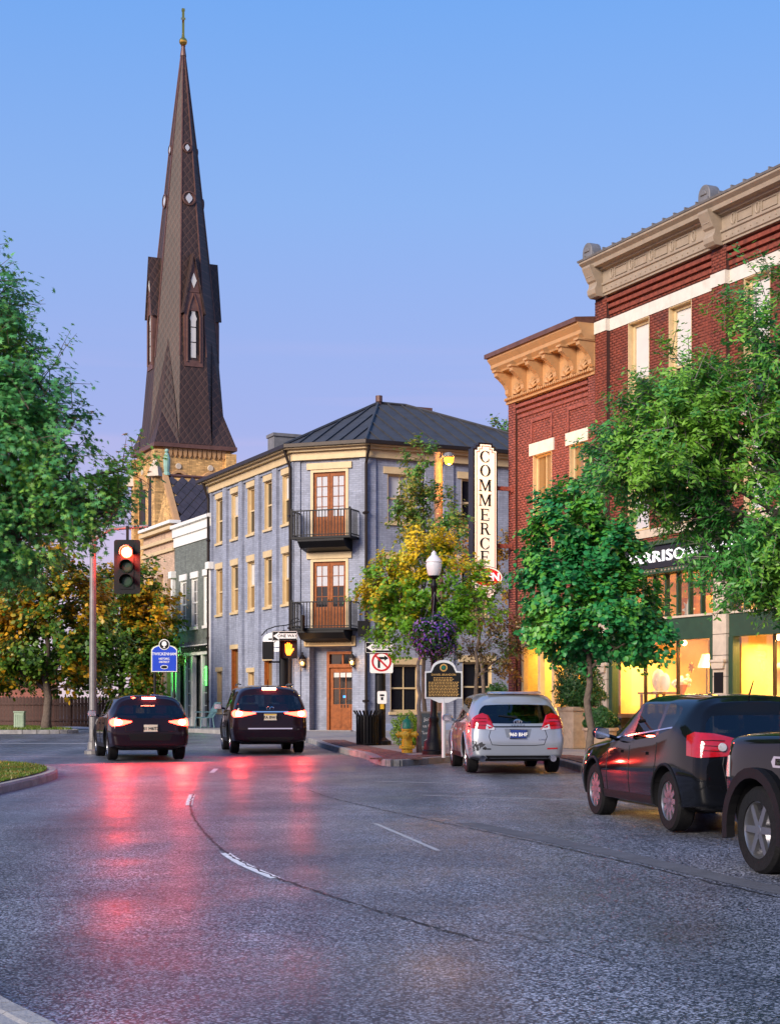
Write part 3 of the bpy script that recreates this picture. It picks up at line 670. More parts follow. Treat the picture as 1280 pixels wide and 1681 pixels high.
for b in range(NB):
    a, c = pil[b]+.59, (pil[b+1] if b < NB-1 else U1) - .006; n = 5
    for i in range(n): boxpart(tall, FB, 'band_stone', 'stone_white', a+(c-a)*i/n, a+(c-a)*(i+1)/n-.006, -.035, .02, 11.585, 11.915)
    for i in range(3): boxpart(tall, FB, 'corbel_course', 'red_brick', a, c, -.06-.035*i, -.005, 12.02+.17*i, 12.12+.17*i)
    boxpart(tall, FB, 'sill_band', 'stone_cream', a, c, -.05, 0, 5.72, 5.93)
for i, uc in enumerate(wins):
    window(tall, FB, uc, 8.45, 1.0, 3.13, y=.14, fm='cream_paint', gl='roller_shade', gl2='window_glass', sill=.2, lm='stone_white', fw=.11, front=-.012)
    window(tall, FB, uc, 5.95, 1.0, 1.8, y=.14, fm='cream_paint', gl='window_bright', sill=0, lintel='stone_white', lm='stone_white', lin_h=.28, lin_over=.15, front=-.012)
# entablature
ZT = 12.55
profile(tall, FB, 'frieze', 'cornice_stone', [(0,ZT),(-.16,ZT),(-.16,ZT+.06*.8),(-.20,ZT+.09*.8),(-.20,ZT+.32*.8),(-.24,ZT+.35*.8),(-.24,ZT+.42*.8),(-.19,ZT+.44*.8),(-.19,ZT+.82*.8),(-.26,ZT+.86*.8),(0,ZT+.9*.8)], U0, U1)
profile(tall, FB, 'cornice', 'cornice_stone', [(0,ZT+.86*.8),(-.30,ZT+.86*.8),(-.32,ZT+.92*.8),(-.48,ZT+.95*.8),(-.50,ZT+1.08*.8),(-.60,ZT+1.18*.8),(-.60,ZT+1.24*.8),(0,ZT+1.26*.8)], U0-.1, U1)
profile(tall, FB, 'gutter', 'metal_grey', [(0,ZT+1.26*.8),(-.62,ZT+1.25*.8),(-.64,ZT+1.31*.8),(0,ZT+1.36*.8)], U0-.15, U1)
sn = MB().box(-.02,.02,-.06,.2,0,.07).mesh('roof_clip')
for i in range(34): link(sn, 'roof_clip', 'metal_grey', tall, FB.at(U0+.2+i*.47, -.56, ZT+1.31*.8))
vb = MB().prismx([(0,-.05),(-.2,-.05),(-.28,.05),(-.30,.2),(-.24,.34),(-.24,.44),(-.30,.5),(-.46,.92),(-.46,1.0),(0,1.0)], -.2, .2).mesh('console')
fin = MB().prism([(.24*math.cos(R(a)), .16+.26*math.sin(R(a))) for a in range(0,181,18)] + [(-.24,0),(.24,0)], -.12, .2).prism([(.13*math.cos(R(a)), .16+.13*math.sin(R(a))) for a in range(0,181,30)], -.15, -.1).mesh('finial')
for u in pil:
    link(vb, 'console', 'cornice_stone', tall, FB.at(u+.29, -.16, ZT+.02*.8) @ Matrix.Diagonal((1,1,.8,1)), .01); link(fin, 'finial', 'metal_grey', tall, FB.at(u+.29, -.46, ZT+1.30*.8), .02)
    link(MB().box(-.13,.13,-.52,-.40,.52,.72), 'console_panel', 'cornice_stone', tall, FB.at(u+.29, -.0, ZT+.0))
ov = MB()
for k in range(14): a = 2*math.pi*k/14; b = 2*math.pi*(k+1)/14; ov.tube([(.075*math.cos(a),0,.13*math.sin(a)),(.075*math.cos(b),0,.13*math.sin(b))], .03, 5)
ov = ov.mesh('oval_ornament'); st = MB().ball((0,0,0), .03, 6, 4).mesh('stud')
for b in range(NB):
    for i in range(5):
        u = pil[b] + .95 + i*(BAY-.75)/5*1.02
        link(ov, 'oval_ornament', 'cornice_stone', tall, FB.at(u, -.195, ZT+.63*.8))
        if i < 4: link(MB().box(.16,.74,-.215,-.19,.38,.40).box(.16,.74,-.215,-.19,.60,.62).box(.16,.18,-.215,-.19,.40,.60).box(.72,.74,-.215,-.19,.40,.60), 'frieze_panel', 'cornice_stone', tall, FB.at(u, 0, ZT))
    if b < 2:
        for i in range(20): link(st, 'stud', 'cornice_stone', tall, FB.at(pil[b]+.7+i*.235, -.2, ZT+.2*.8))
boxpart(tall, FB, 'side_wall', 'red_brick', U0+.002, U0+.28, .31, 14, 10.5, 13.8); boxpart(tall, FB, 'roof', 'roof_metal', U0+.01, U1, .3, 14, 13.7, 13.82)
boxpart(tall, FB, 'side_wall', 'red_brick', U1-.3, U1-.01, .32, 14, -.2, 13.7)
# stone piers and green shop fronts
GZ = .14
for bi, u in enumerate(pil):
    z = GZ; k = 0
    while z < 5.35:
        h = .30 if k == 0 else .52
        boxpart(tall, FB, 'pier_stone', 'stone_cream', u+.02, u+.56, -.12, .28, z, min(z+h, 5.42)-.012, .008); z += h; k += 1
    link(MB().box(-.30,.30,-.10,0,0,.06).prism([(-.27,.0),(-.22,-.16),(.22,-.16),(.27,.0)], -.07, 0), 'pier_bracket', 'stone_cream', tall, FB.at(u+.29, -.118, 2.35))
    boxpart(tall, FB, 'plaque' , 'sign_black', u+.12, u+.46, -.155, -.122, .75, 2.1) if bi == 1 else None
for b in range(2):
    a, c = pil[b]+.6, pil[b]+BAY-.03
    boxpart(tall, FB, 'sign_board', 'black_gloss', a-.2, c+.2, -.26, -.16, 4.84, 5.42, .01)
    boxpart(tall, FB, 'sign_cornice', 'green_paint', a-.25, c+.25, -.36, -.10, 5.43, 5.54, .01); boxpart(tall, FB, 'sign_moulding', 'green_paint', a-.2, c+.2, -.28, -.12, 4.70, 4.83, .01)
    for i in range(30): link(st, 'stud', 'green_paint', tall, FB.at(a+i*.158, -.285, 4.77)) if b == 0 else None
    boxpart(tall, FB, 'transom_bar', 'green_paint', a, c, -.06, .12, 2.96, 3.52, .01); boxpart(tall, FB, 'transom_sill', 'stone_cream', a, c, -.10, .0, 3.525, 3.58)
    n = 9
    for i in range(n+1): x = a + (c-a-.07)*i/n; boxpart(tall, FB, 'mullion', 'green_paint', x, x+.07, -.02, .1, 3.58, 4.70)
    for i in range(n): x = a + (c-a-.07)*i/n; boxpart(tall, FB, 'transom_pane', 'shop_glass', x+.07, x+(c-a-.07)/n, .03, .04, 3.58, 4.70)
    boxpart(tall, FB, 'door_post', 'green_paint', a, a+.17, -.08, .14, GZ, 2.96, .01); boxpart(tall, FB, 'door_post', 'green_paint', c-.12, c, -.08, .14, GZ, 2.96, .01)
    boxpart(tall, FB, 'stall_riser', 'green_paint', a+.17, c-.12, -.04, .1, GZ, .62, .01)
    n = 3
    for i in range(n):
        x0 = a+.17+(c-a-.29)*i/n; x1 = a+.17+(c-a-.29)*(i+1)/n
        boxpart(tall, FB, 'display_pane', 'shop_glass', x0+.02, x1-.02, .02, .03, .62, 2.96)
        if i: boxpart(tall, FB, 'glazing_bar', 'dark_bronze', x0-.02, x0+.02, -.02, .07, .62, 2.96)
    D = 3.2 if b == 0 else 2.4
    boxpart(tall, FB, 'interior_wall', 'room_wall', a, c, D, D+.1, GZ, 5.3); boxpart(tall, FB, 'interior_wall', 'room_wall', a-.05, a, .15, D, GZ, 5.3); boxpart(tall, FB, 'interior_wall', 'room_wall', c, c+.05, .3, D, GZ, 5.3)
    boxpart(tall, FB, 'interior_ceiling', 'room_wall', a, c, .3, D, 4.72, 4.8); boxpart(tall, FB, 'display_floor', 'room_floor', a, c, .1, D, .95, 1.06)
    boxpart(tall, FB, 'inner_soffit', 'room_wall', a, c, .35, 1.7, 3.05, 3.12)
tl = text_mesh('HARRISON BROTHERS', .40, ext=.02, bold=.018, xs=1.42, align='LEFT')
lettering('HARRISON', .40, 'letter_lit', tall, FB.at(FB.u(1036), -.285, 5.13), ext=.02, bold=.004, xs=1.62, align='LEFT', sp=1.10)
lettering('BROTHERS', .40, 'letter_lit', tall, FB.at(FB.u(1036)+3.9, -.285, 5.13), ext=.02, bold=.004, xs=1.62, align='LEFT', sp=1.10)
def shop_light(u, y, z, e, size=.6, col=(1,.58,.14), par=tall):
    l = bpy.data.lights.new('shop_lamp', 'AREA'); l.energy = e; l.color = col; l.size = size; l.shape = 'DISK'
    o = bpy.data.objects.new('shop_lamp', l); COL.objects.link(o); o.parent = par; o.matrix_basis = WM[par.name].inverted() @ FB.at(u, y, z)
bulb_me = MB().ball((0,0,0), .07, 10, 6).mesh('bulb', True)
for b in range(2):
    a = pil[b]+.6
    for i in range(3): x = a+.8+1.5*i; link(bulb_me, 'bulb', 'bulb', tall, FB.at(x, .8, 2.93)); shop_light(x, .8, 2.84, 80)
    shop_light(a+2.3, 1.8, 4.6, 70, 1.2)
for x in (1.1, 2.9, 4.2): link(bulb_me, 'bulb', 'bulb', low, FB.at(x, 1.2, 3.3)); shop_light(x, 1.2, 3.2, 40, par=low)
# goods in the windows
def goods(name, label, cat, mb, m, u, y, z, sm=True):
    o = link(mb.mesh(name), name, m, None, FB.at(u, y, z)); smooth(o, 50); return tag(o, label, cat)
ua = FB.u(1040); zf = 1.06
ub = FB.u(1185)+.6
def plate_on_stand(): return MB().lathe([(.02,0),(.02,.02),(.14,.04),(.30,.07),(.31,.085),(.13,.06),(.0,.05)], axis='y', n=18, c=(0,0,.32)).box(-.1,.1,-.05,.16,0,.03)
goods('display_plate', 'large cream plate on a stand in the left shop window', 'plate', plate_on_stand(), 'porcelain', FB.u(1050), .5, zf+.58)
goods('display_plate', 'smaller cream plate beside the large plate in the left shop window', 'plate', MB().lathe([(.02,0),(.14,.02),(.24,.05),(.25,.06),(.1,.04),(0,.04)], axis='y', n=16, c=(0,0,.26)).box(-.1,.1,-.05,.12,0,.03), 'porcelain', FB.u(1064), .45, zf+.58)
t = thing('display_table', 'low wooden table holding plates inside the left shop window', 'table', FB.at(FB.u(1056), .5, zf)); link(MB().box(-.6,.6,-.3,.35,.52,.58), 'table_top', 'room_floor', t)
for sx in (-.52,.52):
    for sy in (-.22,.28): link(MB().box(sx-.03,sx+.03,sy-.03,sy+.03,0,.52), 'leg', 'room_floor', t)
v = thing('flower_vase', 'dark vase with yellow flowers standing in the shop window', 'vase', FB.at(FB.u(1094), .45, zf)); link(MB().lathe([(.10,0),(.07,.06),(.03,.3),(.06,.5),(.17,.75),(.14,.76),(.0,.7)], n=14), 'vase', 'flower_dark', v)
fl = MB(); rr = random.Random(2)
for i in range(40): fl.ball((rr.gauss(0,.13), rr.gauss(0,.10), .85+rr.gauss(0,.07)), .05, 6, 4)
link(fl, 'flowers', 'porcelain', v)
goods('statue', 'pale cherub statue by the stone pier in the shop window', 'statue', MB().lathe([(.16,0),(.16,.35),(.13,.38),(.1,.42),(.16,.6),(.17,.75),(.12,.92),(.05,.98)], n=12).ball((0,0,1.10), .13).ball((-.16,-.06,.8), .07,8,6,(1,1,2)).ball((.16,-.02,.78), .07,8,6,(1,1,2)), 'porcelain', FB.u(1163), .4, zf)
dr = MB(); 
for i in range(26): dr.tube([(i*.055,.05*math.sin(i*1.3),0),(i*.055,.05*math.sin(i*1.3)+.02,2.2)], .035, 6)
goods('drape', 'golden brown drape hanging inside the left shop window', 'drape', dr, 'curtain_gold', FB.u(1135), 1.3, zf)
goods('drape', 'golden brown drape hanging above, behind the transom panes', 'drape', MB().box(0,3.6,0,.05,0,.75), 'curtain_gold', pil[0]+1.0, 1.9, 3.5)
for px, py, s in ((1110,1000,.28),(1162,1066,.26),(1115,1095,.15)):
    stp = []
    for k in range(16): a = R(90+22.5*k); r_ = s*(.5 if k % 2 else 1); stp.append((r_*math.cos(a), r_*math.sin(a)))
    nm = {1110:'large pale leaf ornament hanging high in the left shop window',1162:'pale star ornament hanging in front of the golden drape',1115:'small dark leaf ornament hanging in the left shop window'}[px]
    goods('hanging_ornament', nm, 'ornament', MB().prism(stp, 0, .02), 'porcelain' if py != 1095 else 'flower_dark', FB.u(px), .35, FB.z(px, py))
fp = thing('mantelpiece', 'cream fireplace mantelpiece in the right shop window', 'mantelpiece', FB.at(ub+.9, 1.3, zf))
link(MB().box(-.85,-.5,0,.3,0,1.15).box(.5,.85,0,.3,0,1.15).box(-.85,.85,0,.3,.8,1.15), 'surround', 'porcelain', fp); link(MB().box(-1.0,1.0,-.12,.35,1.15,1.27), 'shelf', 'porcelain', fp, None, .01); link(MB().box(-.5,.5,.2,.28,0,.8), 'hearth', 'room_floor', fp)
pf = thing('picture', 'framed autumn picture hanging over the mantelpiece in the shop window', 'picture', FB.at(ub+.9, 1.55, zf+1.35))
link(MB().box(-.62,.62,0,.05,0,.09).box(-.62,.62,0,.05,1.0,1.09).box(-.62,-.53,0,.05,.09,1.0).box(.53,.62,0,.05,.09,1.0), 'picture_frame', 'gold', pf); link(MB().box(-.53,.53,.02,.04,.09,1.0), 'canvas', 'art_red', pf)
hb = MB()
for i in range(50): a = rr.uniform(0,6.28); hb.ball((.3*math.cos(a)*rr.random(), .2*math.sin(a)*rr.random(), .12+rr.random()*.22), .07, 6, 4)
goods('flower_heap', 'heap of pale flowers in front of the mantelpiece', 'flowers', hb, 'porcelain', ub+.9, .6, zf)

# shelves of small goods and a standing lamp further back in the shop
for si, (su, sy, lab) in enumerate(((FB.u(1075), 2.2, 'tall wooden shelf of ceramics at the back of the left shop'), (pil[1]+3.6, 1.7, 'tall wooden shelf of ceramics beside the mantelpiece'))):
    t = thing('shelf_unit', lab, 'shelf', FB.at(su, sy, zf)); 
    for x in (-.7,.66): link(MB().box(x,x+.04,0,.35,0,2.0), 'side_panel', 'room_floor', t)
    for k in range(4): link(MB().box(-.66,.66,0,.35,.05+.6*k,.09+.6*k), 'shelf', 'room_floor', t)
    pots = [MB().lathe([(.06,0),(.11,.1),(.08,.22),(.05,.26),(.06,.3),(0,.28)], n=12).mesh('ceramic_pot'), MB().lathe([(.05,0),(.14,.08),(.15,.12),(.02,.1)], n=14).mesh('ceramic_bowl'), MB().box(-.1,.1,0,.16,0,.24).mesh('gift_box')]
    for k in range(3):
        for i in range(5):
            q = (i*2+k) % 3; nm = ('ceramic_pot','ceramic_bowl','gift_box')[q]
            c = pots[q].copy(); o = link(c, nm, ('porcelain','flower_dark','art_red','curtain_gold')[(i+k*3) % 4], None, FB.at(su-.52+.26*i, sy+.12, zf+.09+.6*k))
            tag(o, ('ceramic pot','shallow bowl','gift box')[q] + ', ' + ('first','second','third','fourth','fifth')[i] + ' from the left on the ' + ('bottom','middle','top')[k] + ' board of the ' + ('left shop shelf','mantelpiece shelf')[si], ('pot','bowl','box')[q], 'goods on the shop shelves')
sl_ = thing('standing_lamp', 'lit standing lamp with a cone shade in the left shop window', 'lamp', FB.at(FB.u(1112), .9, zf))
link(MB().lathe([(.14,0),(.14,.02),(.02,.04),(.015,1.25),(0,1.25)], n=12), 'stand', 'dark_bronze', sl_); link(MB().lathe([(.24,1.2),(.12,1.55),(.115,1.55),(.235,1.2)], n=18, caps=False), 'lamp_shade', 'porcelain', sl_); link(MB().ball((0,0,1.32), .06, 8, 6), 'bulb', 'bulb', sl_)
sg_ = MB(); rr = random.Random(4)
for j in range(5):
    for i in range(14): sg_.ball((j*.13+rr.gauss(0,.01), 0, .12*i), .013, 5, 3)
o = goods('string_lights', 'strings of tiny lights hanging in front of the golden drape', 'string lights', sg_, 'bulb', FB.u(1138), 1.15, zf+.2); o['kind'] = 'stuff'
# ------------------------------------------------------------------ the blue-grey corner building
D_ = Vector((-.419, .908)); C0 = Vector((-3.36, 56.5)); LL = 9.4
FL = Frame(C0.x + D_.x*LL, C0.y + D_.y*LL, AF)
AC = math.atan2(-.346, .938); CW = 2.66
FC = Frame(C0.x, C0.y, AC)
C1 = C0 + Vector((.938, -.346))*CW
AR = math.atan2(.419, .908); RL = 8.6
FR = Frame(C1.x, C1.y, AR)
blue = thing('corner_building', 'blue-grey painted brick corner building with two black balconies', 'building', T(C1.x, C1.y))
ZE = 10.0
bay = LL/5
ops = []; wl = []
for i in range(5):
    uc = bay*(i+.5) + .02
    wl.append((uc, 7.85, .8, 1.8)); wl.append((uc, 4.95, .8, 1.85))
    gw = [(1.0,.62,1.65),(.45,.8,3.05),(.9,.7,1.65),(.45,.85,2.5),(.45,.85,2.5)][i]; wl.append((uc, gw[0], gw[1], gw[2]))
for uc, z0, w_, h_ in wl: ops.append((uc-w_/2, uc+w_/2, z0, z0+h_))
wall(blue, FL, 0, LL, -.2, ZE, ops, 'blue_brick', .22)
for k, (uc, z0, w_, h_) in enumerate(wl):
    ground = k % 3 == 2
    if ground: window(blue, FL, uc, z0, w_, h_, y=.12, fm='cream_paint' if k//3 in (0,2) else 'wood_trim', gl='window_warm', lintel='cream_paint', lm='cream_paint', lin_h=.17, sill=.08)
    else: window(blue, FL, uc, z0, w_, h_, y=.10, gl=('window_glass','window_bright','window_warm','window_glass','roller_shade')[(k*7) % 5], gl2=('window_glass','window_warm','window_glass')[k % 3], lintel='cream_paint', lin_h=.24, lin_over=.06, sill=.09, fw=.09)
for i in range(6): boxpart(blue, FL, 'pilaster', 'blue_brick', max(0, bay*i-.22), min(LL, bay*i+.22), -.11, 0, -.15, ZE-.02)
for i in range(5): boxpart(blue, FL, 'wall_head', 'blue_brick', bay*i+.22, bay*(i+1)-.22, -.075, 0, ZE-.12, ZE-.01)
# chamfered corner
dz = [(7.22, 2.42), (4.02, 2.45)]
dc = FC.u(541)
ops = [(dc-.72, dc+.72, z, z+h) for z, h in dz] + [(FC.u(508), FC.u(578), .2, 3.35, .55)]
wall(blue, FC, 0, CW, -.2, ZE, ops, 'blue_brick', .24)
for a, b in ((-.02,.2),(CW-.2,CW+.02)): boxpart(blue, FC, 'corner_strip', 'blue_brick', a, b, -.06, 0, -.15, ZE-.01)
for z, h in dz:
    d = link(MB().box(-.72,-.62,-.03,.1,0,h).box(.62,.72,-.03,.1,0,h).box(-.62,.62,-.03,.1,h-.1,h), 'door_surround', 'cream_paint', blue, FC.at(dc, 0, z))
    link(MB().box(-.86,.86,-.07,.02,h,h+.23), 'lintel', 'cream_paint', blue, FC.at(dc, 0, z), .01)
    for s in (-1, 1):
        x0, x1 = (-.62, -.005) if s < 0 else (.005, .62)
        mb = MB().box(x0, x0+.1, .05, .11, .02, h-.1).box(x1-.1, x1, .05, .11, .02, h-.1).box(x0+.1, x1-.1, .05, .11, h-.24, h-.1).box(x0+.1, x1-.1, .05, .11, .02, .75)
        mb.box(x0+.15, x1-.15, .035, .05, .15, .62); cx = (x0+x1)/2
        mb.box(cx-.012, cx+.012, .055, .1, .75, h-.24)
        for r in range(1, 4): zz = .75 + (h-.99)*r/4; mb.box(x0+.1, x1-.1, .056, .1, zz-.012, zz+.012)
        lf = link(mb, 'door', 'door_wood', blue, FC.at(dc, 0, z))
        for r in range(4):
            za = .75 + (h-.99)*r/4; zb = .75 + (h-.99)*(r+1)/4
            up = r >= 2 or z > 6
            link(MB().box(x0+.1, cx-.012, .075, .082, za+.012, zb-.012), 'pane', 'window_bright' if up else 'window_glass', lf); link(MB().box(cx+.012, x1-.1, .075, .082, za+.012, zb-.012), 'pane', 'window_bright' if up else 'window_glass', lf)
        link(MB().ball((x1-.05 if s < 0 else x0+.05, .03, 1.0), .03, 8, 5), 'handle', 'gold', lf)
def balcony(z, label):
    u0, u1 = dc-1.14, dc+1.12; p = .82
    b = link(MB().prismx([(0,0),(-p,0),(-p,-.10),(-p*.72,-.30),(0,-.42)], u0+.25, u1-.25).box(u0, u1, -p-.02, 0, -.015, .07), 'balcony', 'black_iron', blue, FC.at(0, 0, z), .01); b['label'] = label
    link(MB().box(u0, u1, -p, -p+.045, .96, 1.0).box(u0, u0+.045, -p+.045, 0, .96, 1.0).box(u1-.045, u1, -p+.045, 0, .96, 1.0).box(u0, u1, -p+.005, -p+.04, .12, .15).box(u0+.005, u0+.04, -p+.04, 0, .12, .15).box(u1-.04, u1-.005, -p+.04, 0, .12, .15), 'railing', 'black_iron', b)
    bal = MB().box(-.011,.011,-.011,.011,.06,.97).mesh('baluster'); n = 19
    for i in range(n+1): link(bal, 'baluster', 'black_iron', b, FC.at(u0+.022+(u1-u0-.044)*i/n, -p+.022, z))
    for i in range(1, 7):
        for x in (u0+.022, u1-.022): link(bal, 'baluster', 'black_iron', b, FC.at(x, -p+.022+(p-.03)*i/7, z))
    for x in (u0+.03, u1-.03): link(MB().box(x-.03, x+.03, -p-.005, -p+.055, 0, 1.06), 'post', 'black_iron', b)
balcony(7.12, 'black iron balcony on the top floor'); balcony(3.92, 'black iron balcony over the entrance')
ns = link(MB().box(-.98,.98,-.10,.0,0,.36), 'name_stone', 'sign_tan', blue, FC.at(dc+.03, 0, 3.37), .015)
link(MB().box(-.8,.8,-.115,-.10,.05,.065).box(-.8,.8,-.115,-.10,.295,.31).box(-.92,-.85,-.12,-.1,.06,.3).box(.85,.92,-.12,-.1,.06,.3), 'border', 'brown_relief', ns)
link(text_mesh('BLDG', .2, ext=.008, xs=1.1).copy(), 'lettering', 'brown_relief', ns, FC.at(dc+.03+.55, -.104, 3.55))
for i in range(9): link(MB().box(-.72+i*.105, -.72+i*.105+.07, -.108, -.1, .12, .26), 'worn_letter', 'brown_relief', ns)
# recessed street door
ud0, ud1 = FC.u(530), FC.u(579)
rd = link(MB().box(ud0, ud0+.1, .35, .55, .2, 3.2).box(ud1-.06, ud1, .35, .55, .2, 3.2).box(ud0+.1, ud1-.06, .35, .55, 2.62, 2.75).box(ud0+.1, ud1-.06, .35, .55, 3.1, 3.2), 'door_frame', 'door_wood', blue, FC.M)
boxpart(blue, FC, 'recess_wall', 'blue_brick', FC.u(505), ud0, .45, .55, .2, 3.36)
boxpart(blue, FC, 'recess_head', 'blue_brick', ud0, ud1+.1, .45, .55, 3.2, 3.36)
x0, x1 = ud0+.1, ud1-.06; 
mb = MB().box(x0, x0+.13, .42, .48, .38, 2.62).box(x1-.13, x1, .42, .48, .38, 2.62).box(x0+.13, x1-.13, .42, .48, 2.45, 2.62).box(x0+.13, x1-.13, .42, .48, .38, 1.32)
cw = (x1-x0-.26)/3
for k in (1, 2): mb.box(x0+.13+cw*k-.015, x0+.13+cw*k+.015, .425, .475, 1.32, 2.45)
mb.box(x0+.13, x1-.13, .425, .475, 1.86, 1.89)
for k in (0, 1): a = x0+.18+k*(x1-x0-.26)/2; mb.box(a, a+(x1-x0-.26)/2-.1, .405, .42, .5, .85).box(a, a+(x1-x0-.26)/2-.1, .405, .42, .92, 1.15)
door = link(mb, 'door', 'door_wood', blue, FC.M)
for k in range(3):
    for za, zb in ((1.32,1.86),(1.89,2.45)): link(MB().box(x0+.13+cw*k+.015, x0+.13+cw*(k+1)-.015, .45, .455, za, zb), 'pane', 'window_glass', door)
    link(MB().box(x0+.13+cw*k+.02, x0+.13+cw*(k+1)-.02, .43, .44, 2.28, 2.44), 'blind', 'roller_shade', door)
link(MB().box(x0+.5, x0+.62, .43, .445, 1.55, 1.63), 'window_sticker', 'blue_led', door)
link(MB().ball((x1-.07,.38,1.2), .035, 8, 6), 'handle', 'gold', door)
for k in range(3): link(MB().box(x0+.42+k*.12, x0+.46+k*.12, .405, .42, 1.2, 1.3), 'house_number', 'sign_black', door)
link(MB().box(x0, x1, .47, .48, 2.75, 3.1), 'transom_pane', 'window_glass', blue, FC.M); boxpart(blue, FC, 'transom_bar', 'door_wood', (x0+x1)/2-.03, (x0+x1)/2+.03, .42, .465, 2.75, 3.1)
boxpart(blue, FC, 'door_step', 'concrete', FC.u(506), FC.u(580), -.25, .45, .2, .40, .01)
for a, b in ((-.06,.38),(CW-.30,CW+.1)): boxpart(blue, FC, 'plinth', 'blue_trim', a, b, -.10, 0, -.2, 1.05, .015)
# right face
ops = []; wr = []
u3a, u3b = FR.u(658), FR.u(778)
for uc in (u3a, u3b): wr.append((uc, 7.75, 1.05, 1.72, 2)); wr.append((uc, 4.55, 1.05, 1.9, 2))
wr.append((FR.u(664), 1.05, 1.12, 1.68, 2)); wr.append((FR.u(783), 1.05, 1.2, 1.8, 2)); wr.append((FR.u(783)+2.3, 1.05, 1.2, 1.8, 2))
for uc, z0, w_, h_, c in wr: ops.append((uc-w_/2, uc+w_/2, z0, z0+h_))
wall(blue, FR, 0, RL, -.2, ZE, ops, 'blue_brick', .22)
for k, (uc, z0, w_, h_, c) in enumerate(wr): window(blue, FR, uc, z0, w_, h_, y=.09, gl='window_bright' if k == 0 else 'window_glass', cols=2, lintel='cream_paint', lin_h=.24, lin_over=.16, sill=.1, fw=.075)
for u in (.18, FR.u(705), FR.u(735), 6.2): boxpart(blue, FR, 'pilaster', 'blue_brick', u-.2, u+.2, -.07, 0, -.15, ZE-.01)
boxpart(blue, FR, 'plinth', 'blue_trim', .4, RL, -.09, 0, -.2, .62, .015)
boxpart(blue, FR, 'end_wall', 'blue_brick', RL-.25, RL, .0, 9, -.2, ZE)
# eaves, gutter and the standing-seam roof
def corner_pts(off):                          # eaves outline, off metres out from the walls
    nL = Vector((-.908,-.419)); nC = Vector((-.346,-.938)); nR = Vector((.419,-.908))
    def x(p, a, q, b):
        den = a.x*b.y - a.y*b.x; t = ((q.x-p.x)*b.y - (q.y-p.y)*b.x)/den; return p + a*t
    dL = Vector((.419,-.908)); dC = Vector((.938,-.346)); dR = Vector((.908,.419))
    A = C0 + D_*LL + nL*off - dL*off; B = x(C0+nL*off, dL, C0+nC*off, dC); Cc = x(C1+nC*off, dC, C1+nR*off, dR); E = C1 + nR*off + dR*(RL+off)
    return [A, B, Cc, E]
def ring(name, m, o0, o1, z0, z1, bev=0):
    a, b = corner_pts(o0), corner_pts(o1); vs = []; fs = []
    for p, q in zip(a, b): vs += [(p.x,p.y,z0),(q.x,q.y,z0),(q.x,q.y,z1),(p.x,p.y,z1)]
    for i in range(3):
        k = 4*i; fs += [(k+j, k+(j+1) % 4, k+4+(j+1) % 4, k+4+j) for j in range(4)]
    fs += [(0,1,2,3),(12,13,14,15)]
    return link(MB().add(vs, fs), name, m, blue, Matrix(), bev)
ring('fascia', 'cream_paint', -.02, .16, ZE-.02, ZE+.26, .01); ring('cornice', 'cream_paint', -.02, .30, ZE+.262, ZE+.36, .01); ring('soffit', 'cream_paint', -.02, .46, ZE+.362, ZE+.42); ring('gutter', 'dark_bronze', .40, .55, ZE+.40, ZE+.54, .01)
ep = corner_pts(.5); ZR = ZE+.50; nLv = Vector((.908,.419)); dR = Vector((.908,.419))
AP = Vector((-.45, 60.2, 12.75)); AP2 = Vector((.6, 60.7, 12.75))
bl = ep[0] + nLv*8.5; brr = ep[3] + Vector((-.419,.908))*8.5
E0, E1, E2, E3 = [Vector((p.x, p.y, ZR)) for p in ep]; E4 = Vector((brr.x, brr.y, ZR)); E5 = Vector((bl.x, bl.y, ZR)); LB = Vector((ep[0].x+nLv.x*4.2, ep[0].y+nLv.y*4.2, 11.2))
faces = [(E0, E1, AP, LB), (E1, E2, AP), (E2, E3, AP2, AP), (E3, E4, AP2), (E4, E5, LB, AP, AP2), (E5, E0, LB)]
mb = MB()
for f in faces: mb.add(f, [tuple(range(len(f)))])
link(mb.mesh('roof'), 'roof', 'roof_metal', blue, Matrix()); roof = bpy.data.objects['roof'] if False else None
def seams(a, b, apexline, n, parent):
    """Standing seams run up the slope from the eave a-b until they meet the hips."""
    e = (b-a); L = e.length; ed = e/L; top = apexline[0]
    nrm = e.cross(top-a).normalized(); up = nrm.cross(ed); up = up if up.z > 0 else -up; nrm = nrm if nrm.z > 0 else -nrm
    for i in range(1, n):
        p = a + e*i/n; x = L*i/n
        H = min(((q-a).dot(up)) for q in apexline); xs = [(q-a).dot(ed) for q in apexline]
        x0, x1 = xs[0], xs[-1]
        t = x/x0 if x < x0 else ((L-x)/(L-x1) if x > x1 else 1)
        q = p + up*(H*max(.02, min(1, t)))
        w_ = ed*.018; h_ = nrm*.05
        link(MB().add([p-w_, p+w_, q+w_, q-w_, p-w_+h_, p+w_+h_, q+w_+h_, q-w_+h_], [(0,1,2,3),(4,5,6,7),(0,1,5,4),(2,3,7,6),(1,2,6,5),(0,3,7,4)]), 'roof_seam', 'roof_metal', parent, Matrix())
seams(E1, E2, [AP], 6, blue); seams(E2, E3, [AP, AP2], 16, blue); seams(E0, E1, [LB, AP], 16, blue)
for a, b in ((E1, AP), (E2, AP), (AP, AP2), (AP2, E3), (LB, AP)): link(MB().tube([a+Vector((0,0,.03)), b+Vector((0,0,.03))], .06, 6), 'ridge_cap', 'roof_metal', blue, Matrix())
ch = P(470, 733, 62.5); c_ = link(MB().box(-.65,.65,-.35,.35,-1.5,.32).box(-.70,.70,-.40,.40,.32,.45), 'chimney', 'metal_grey', blue, T(ch.x, ch.y, ch.z, AR), .01)
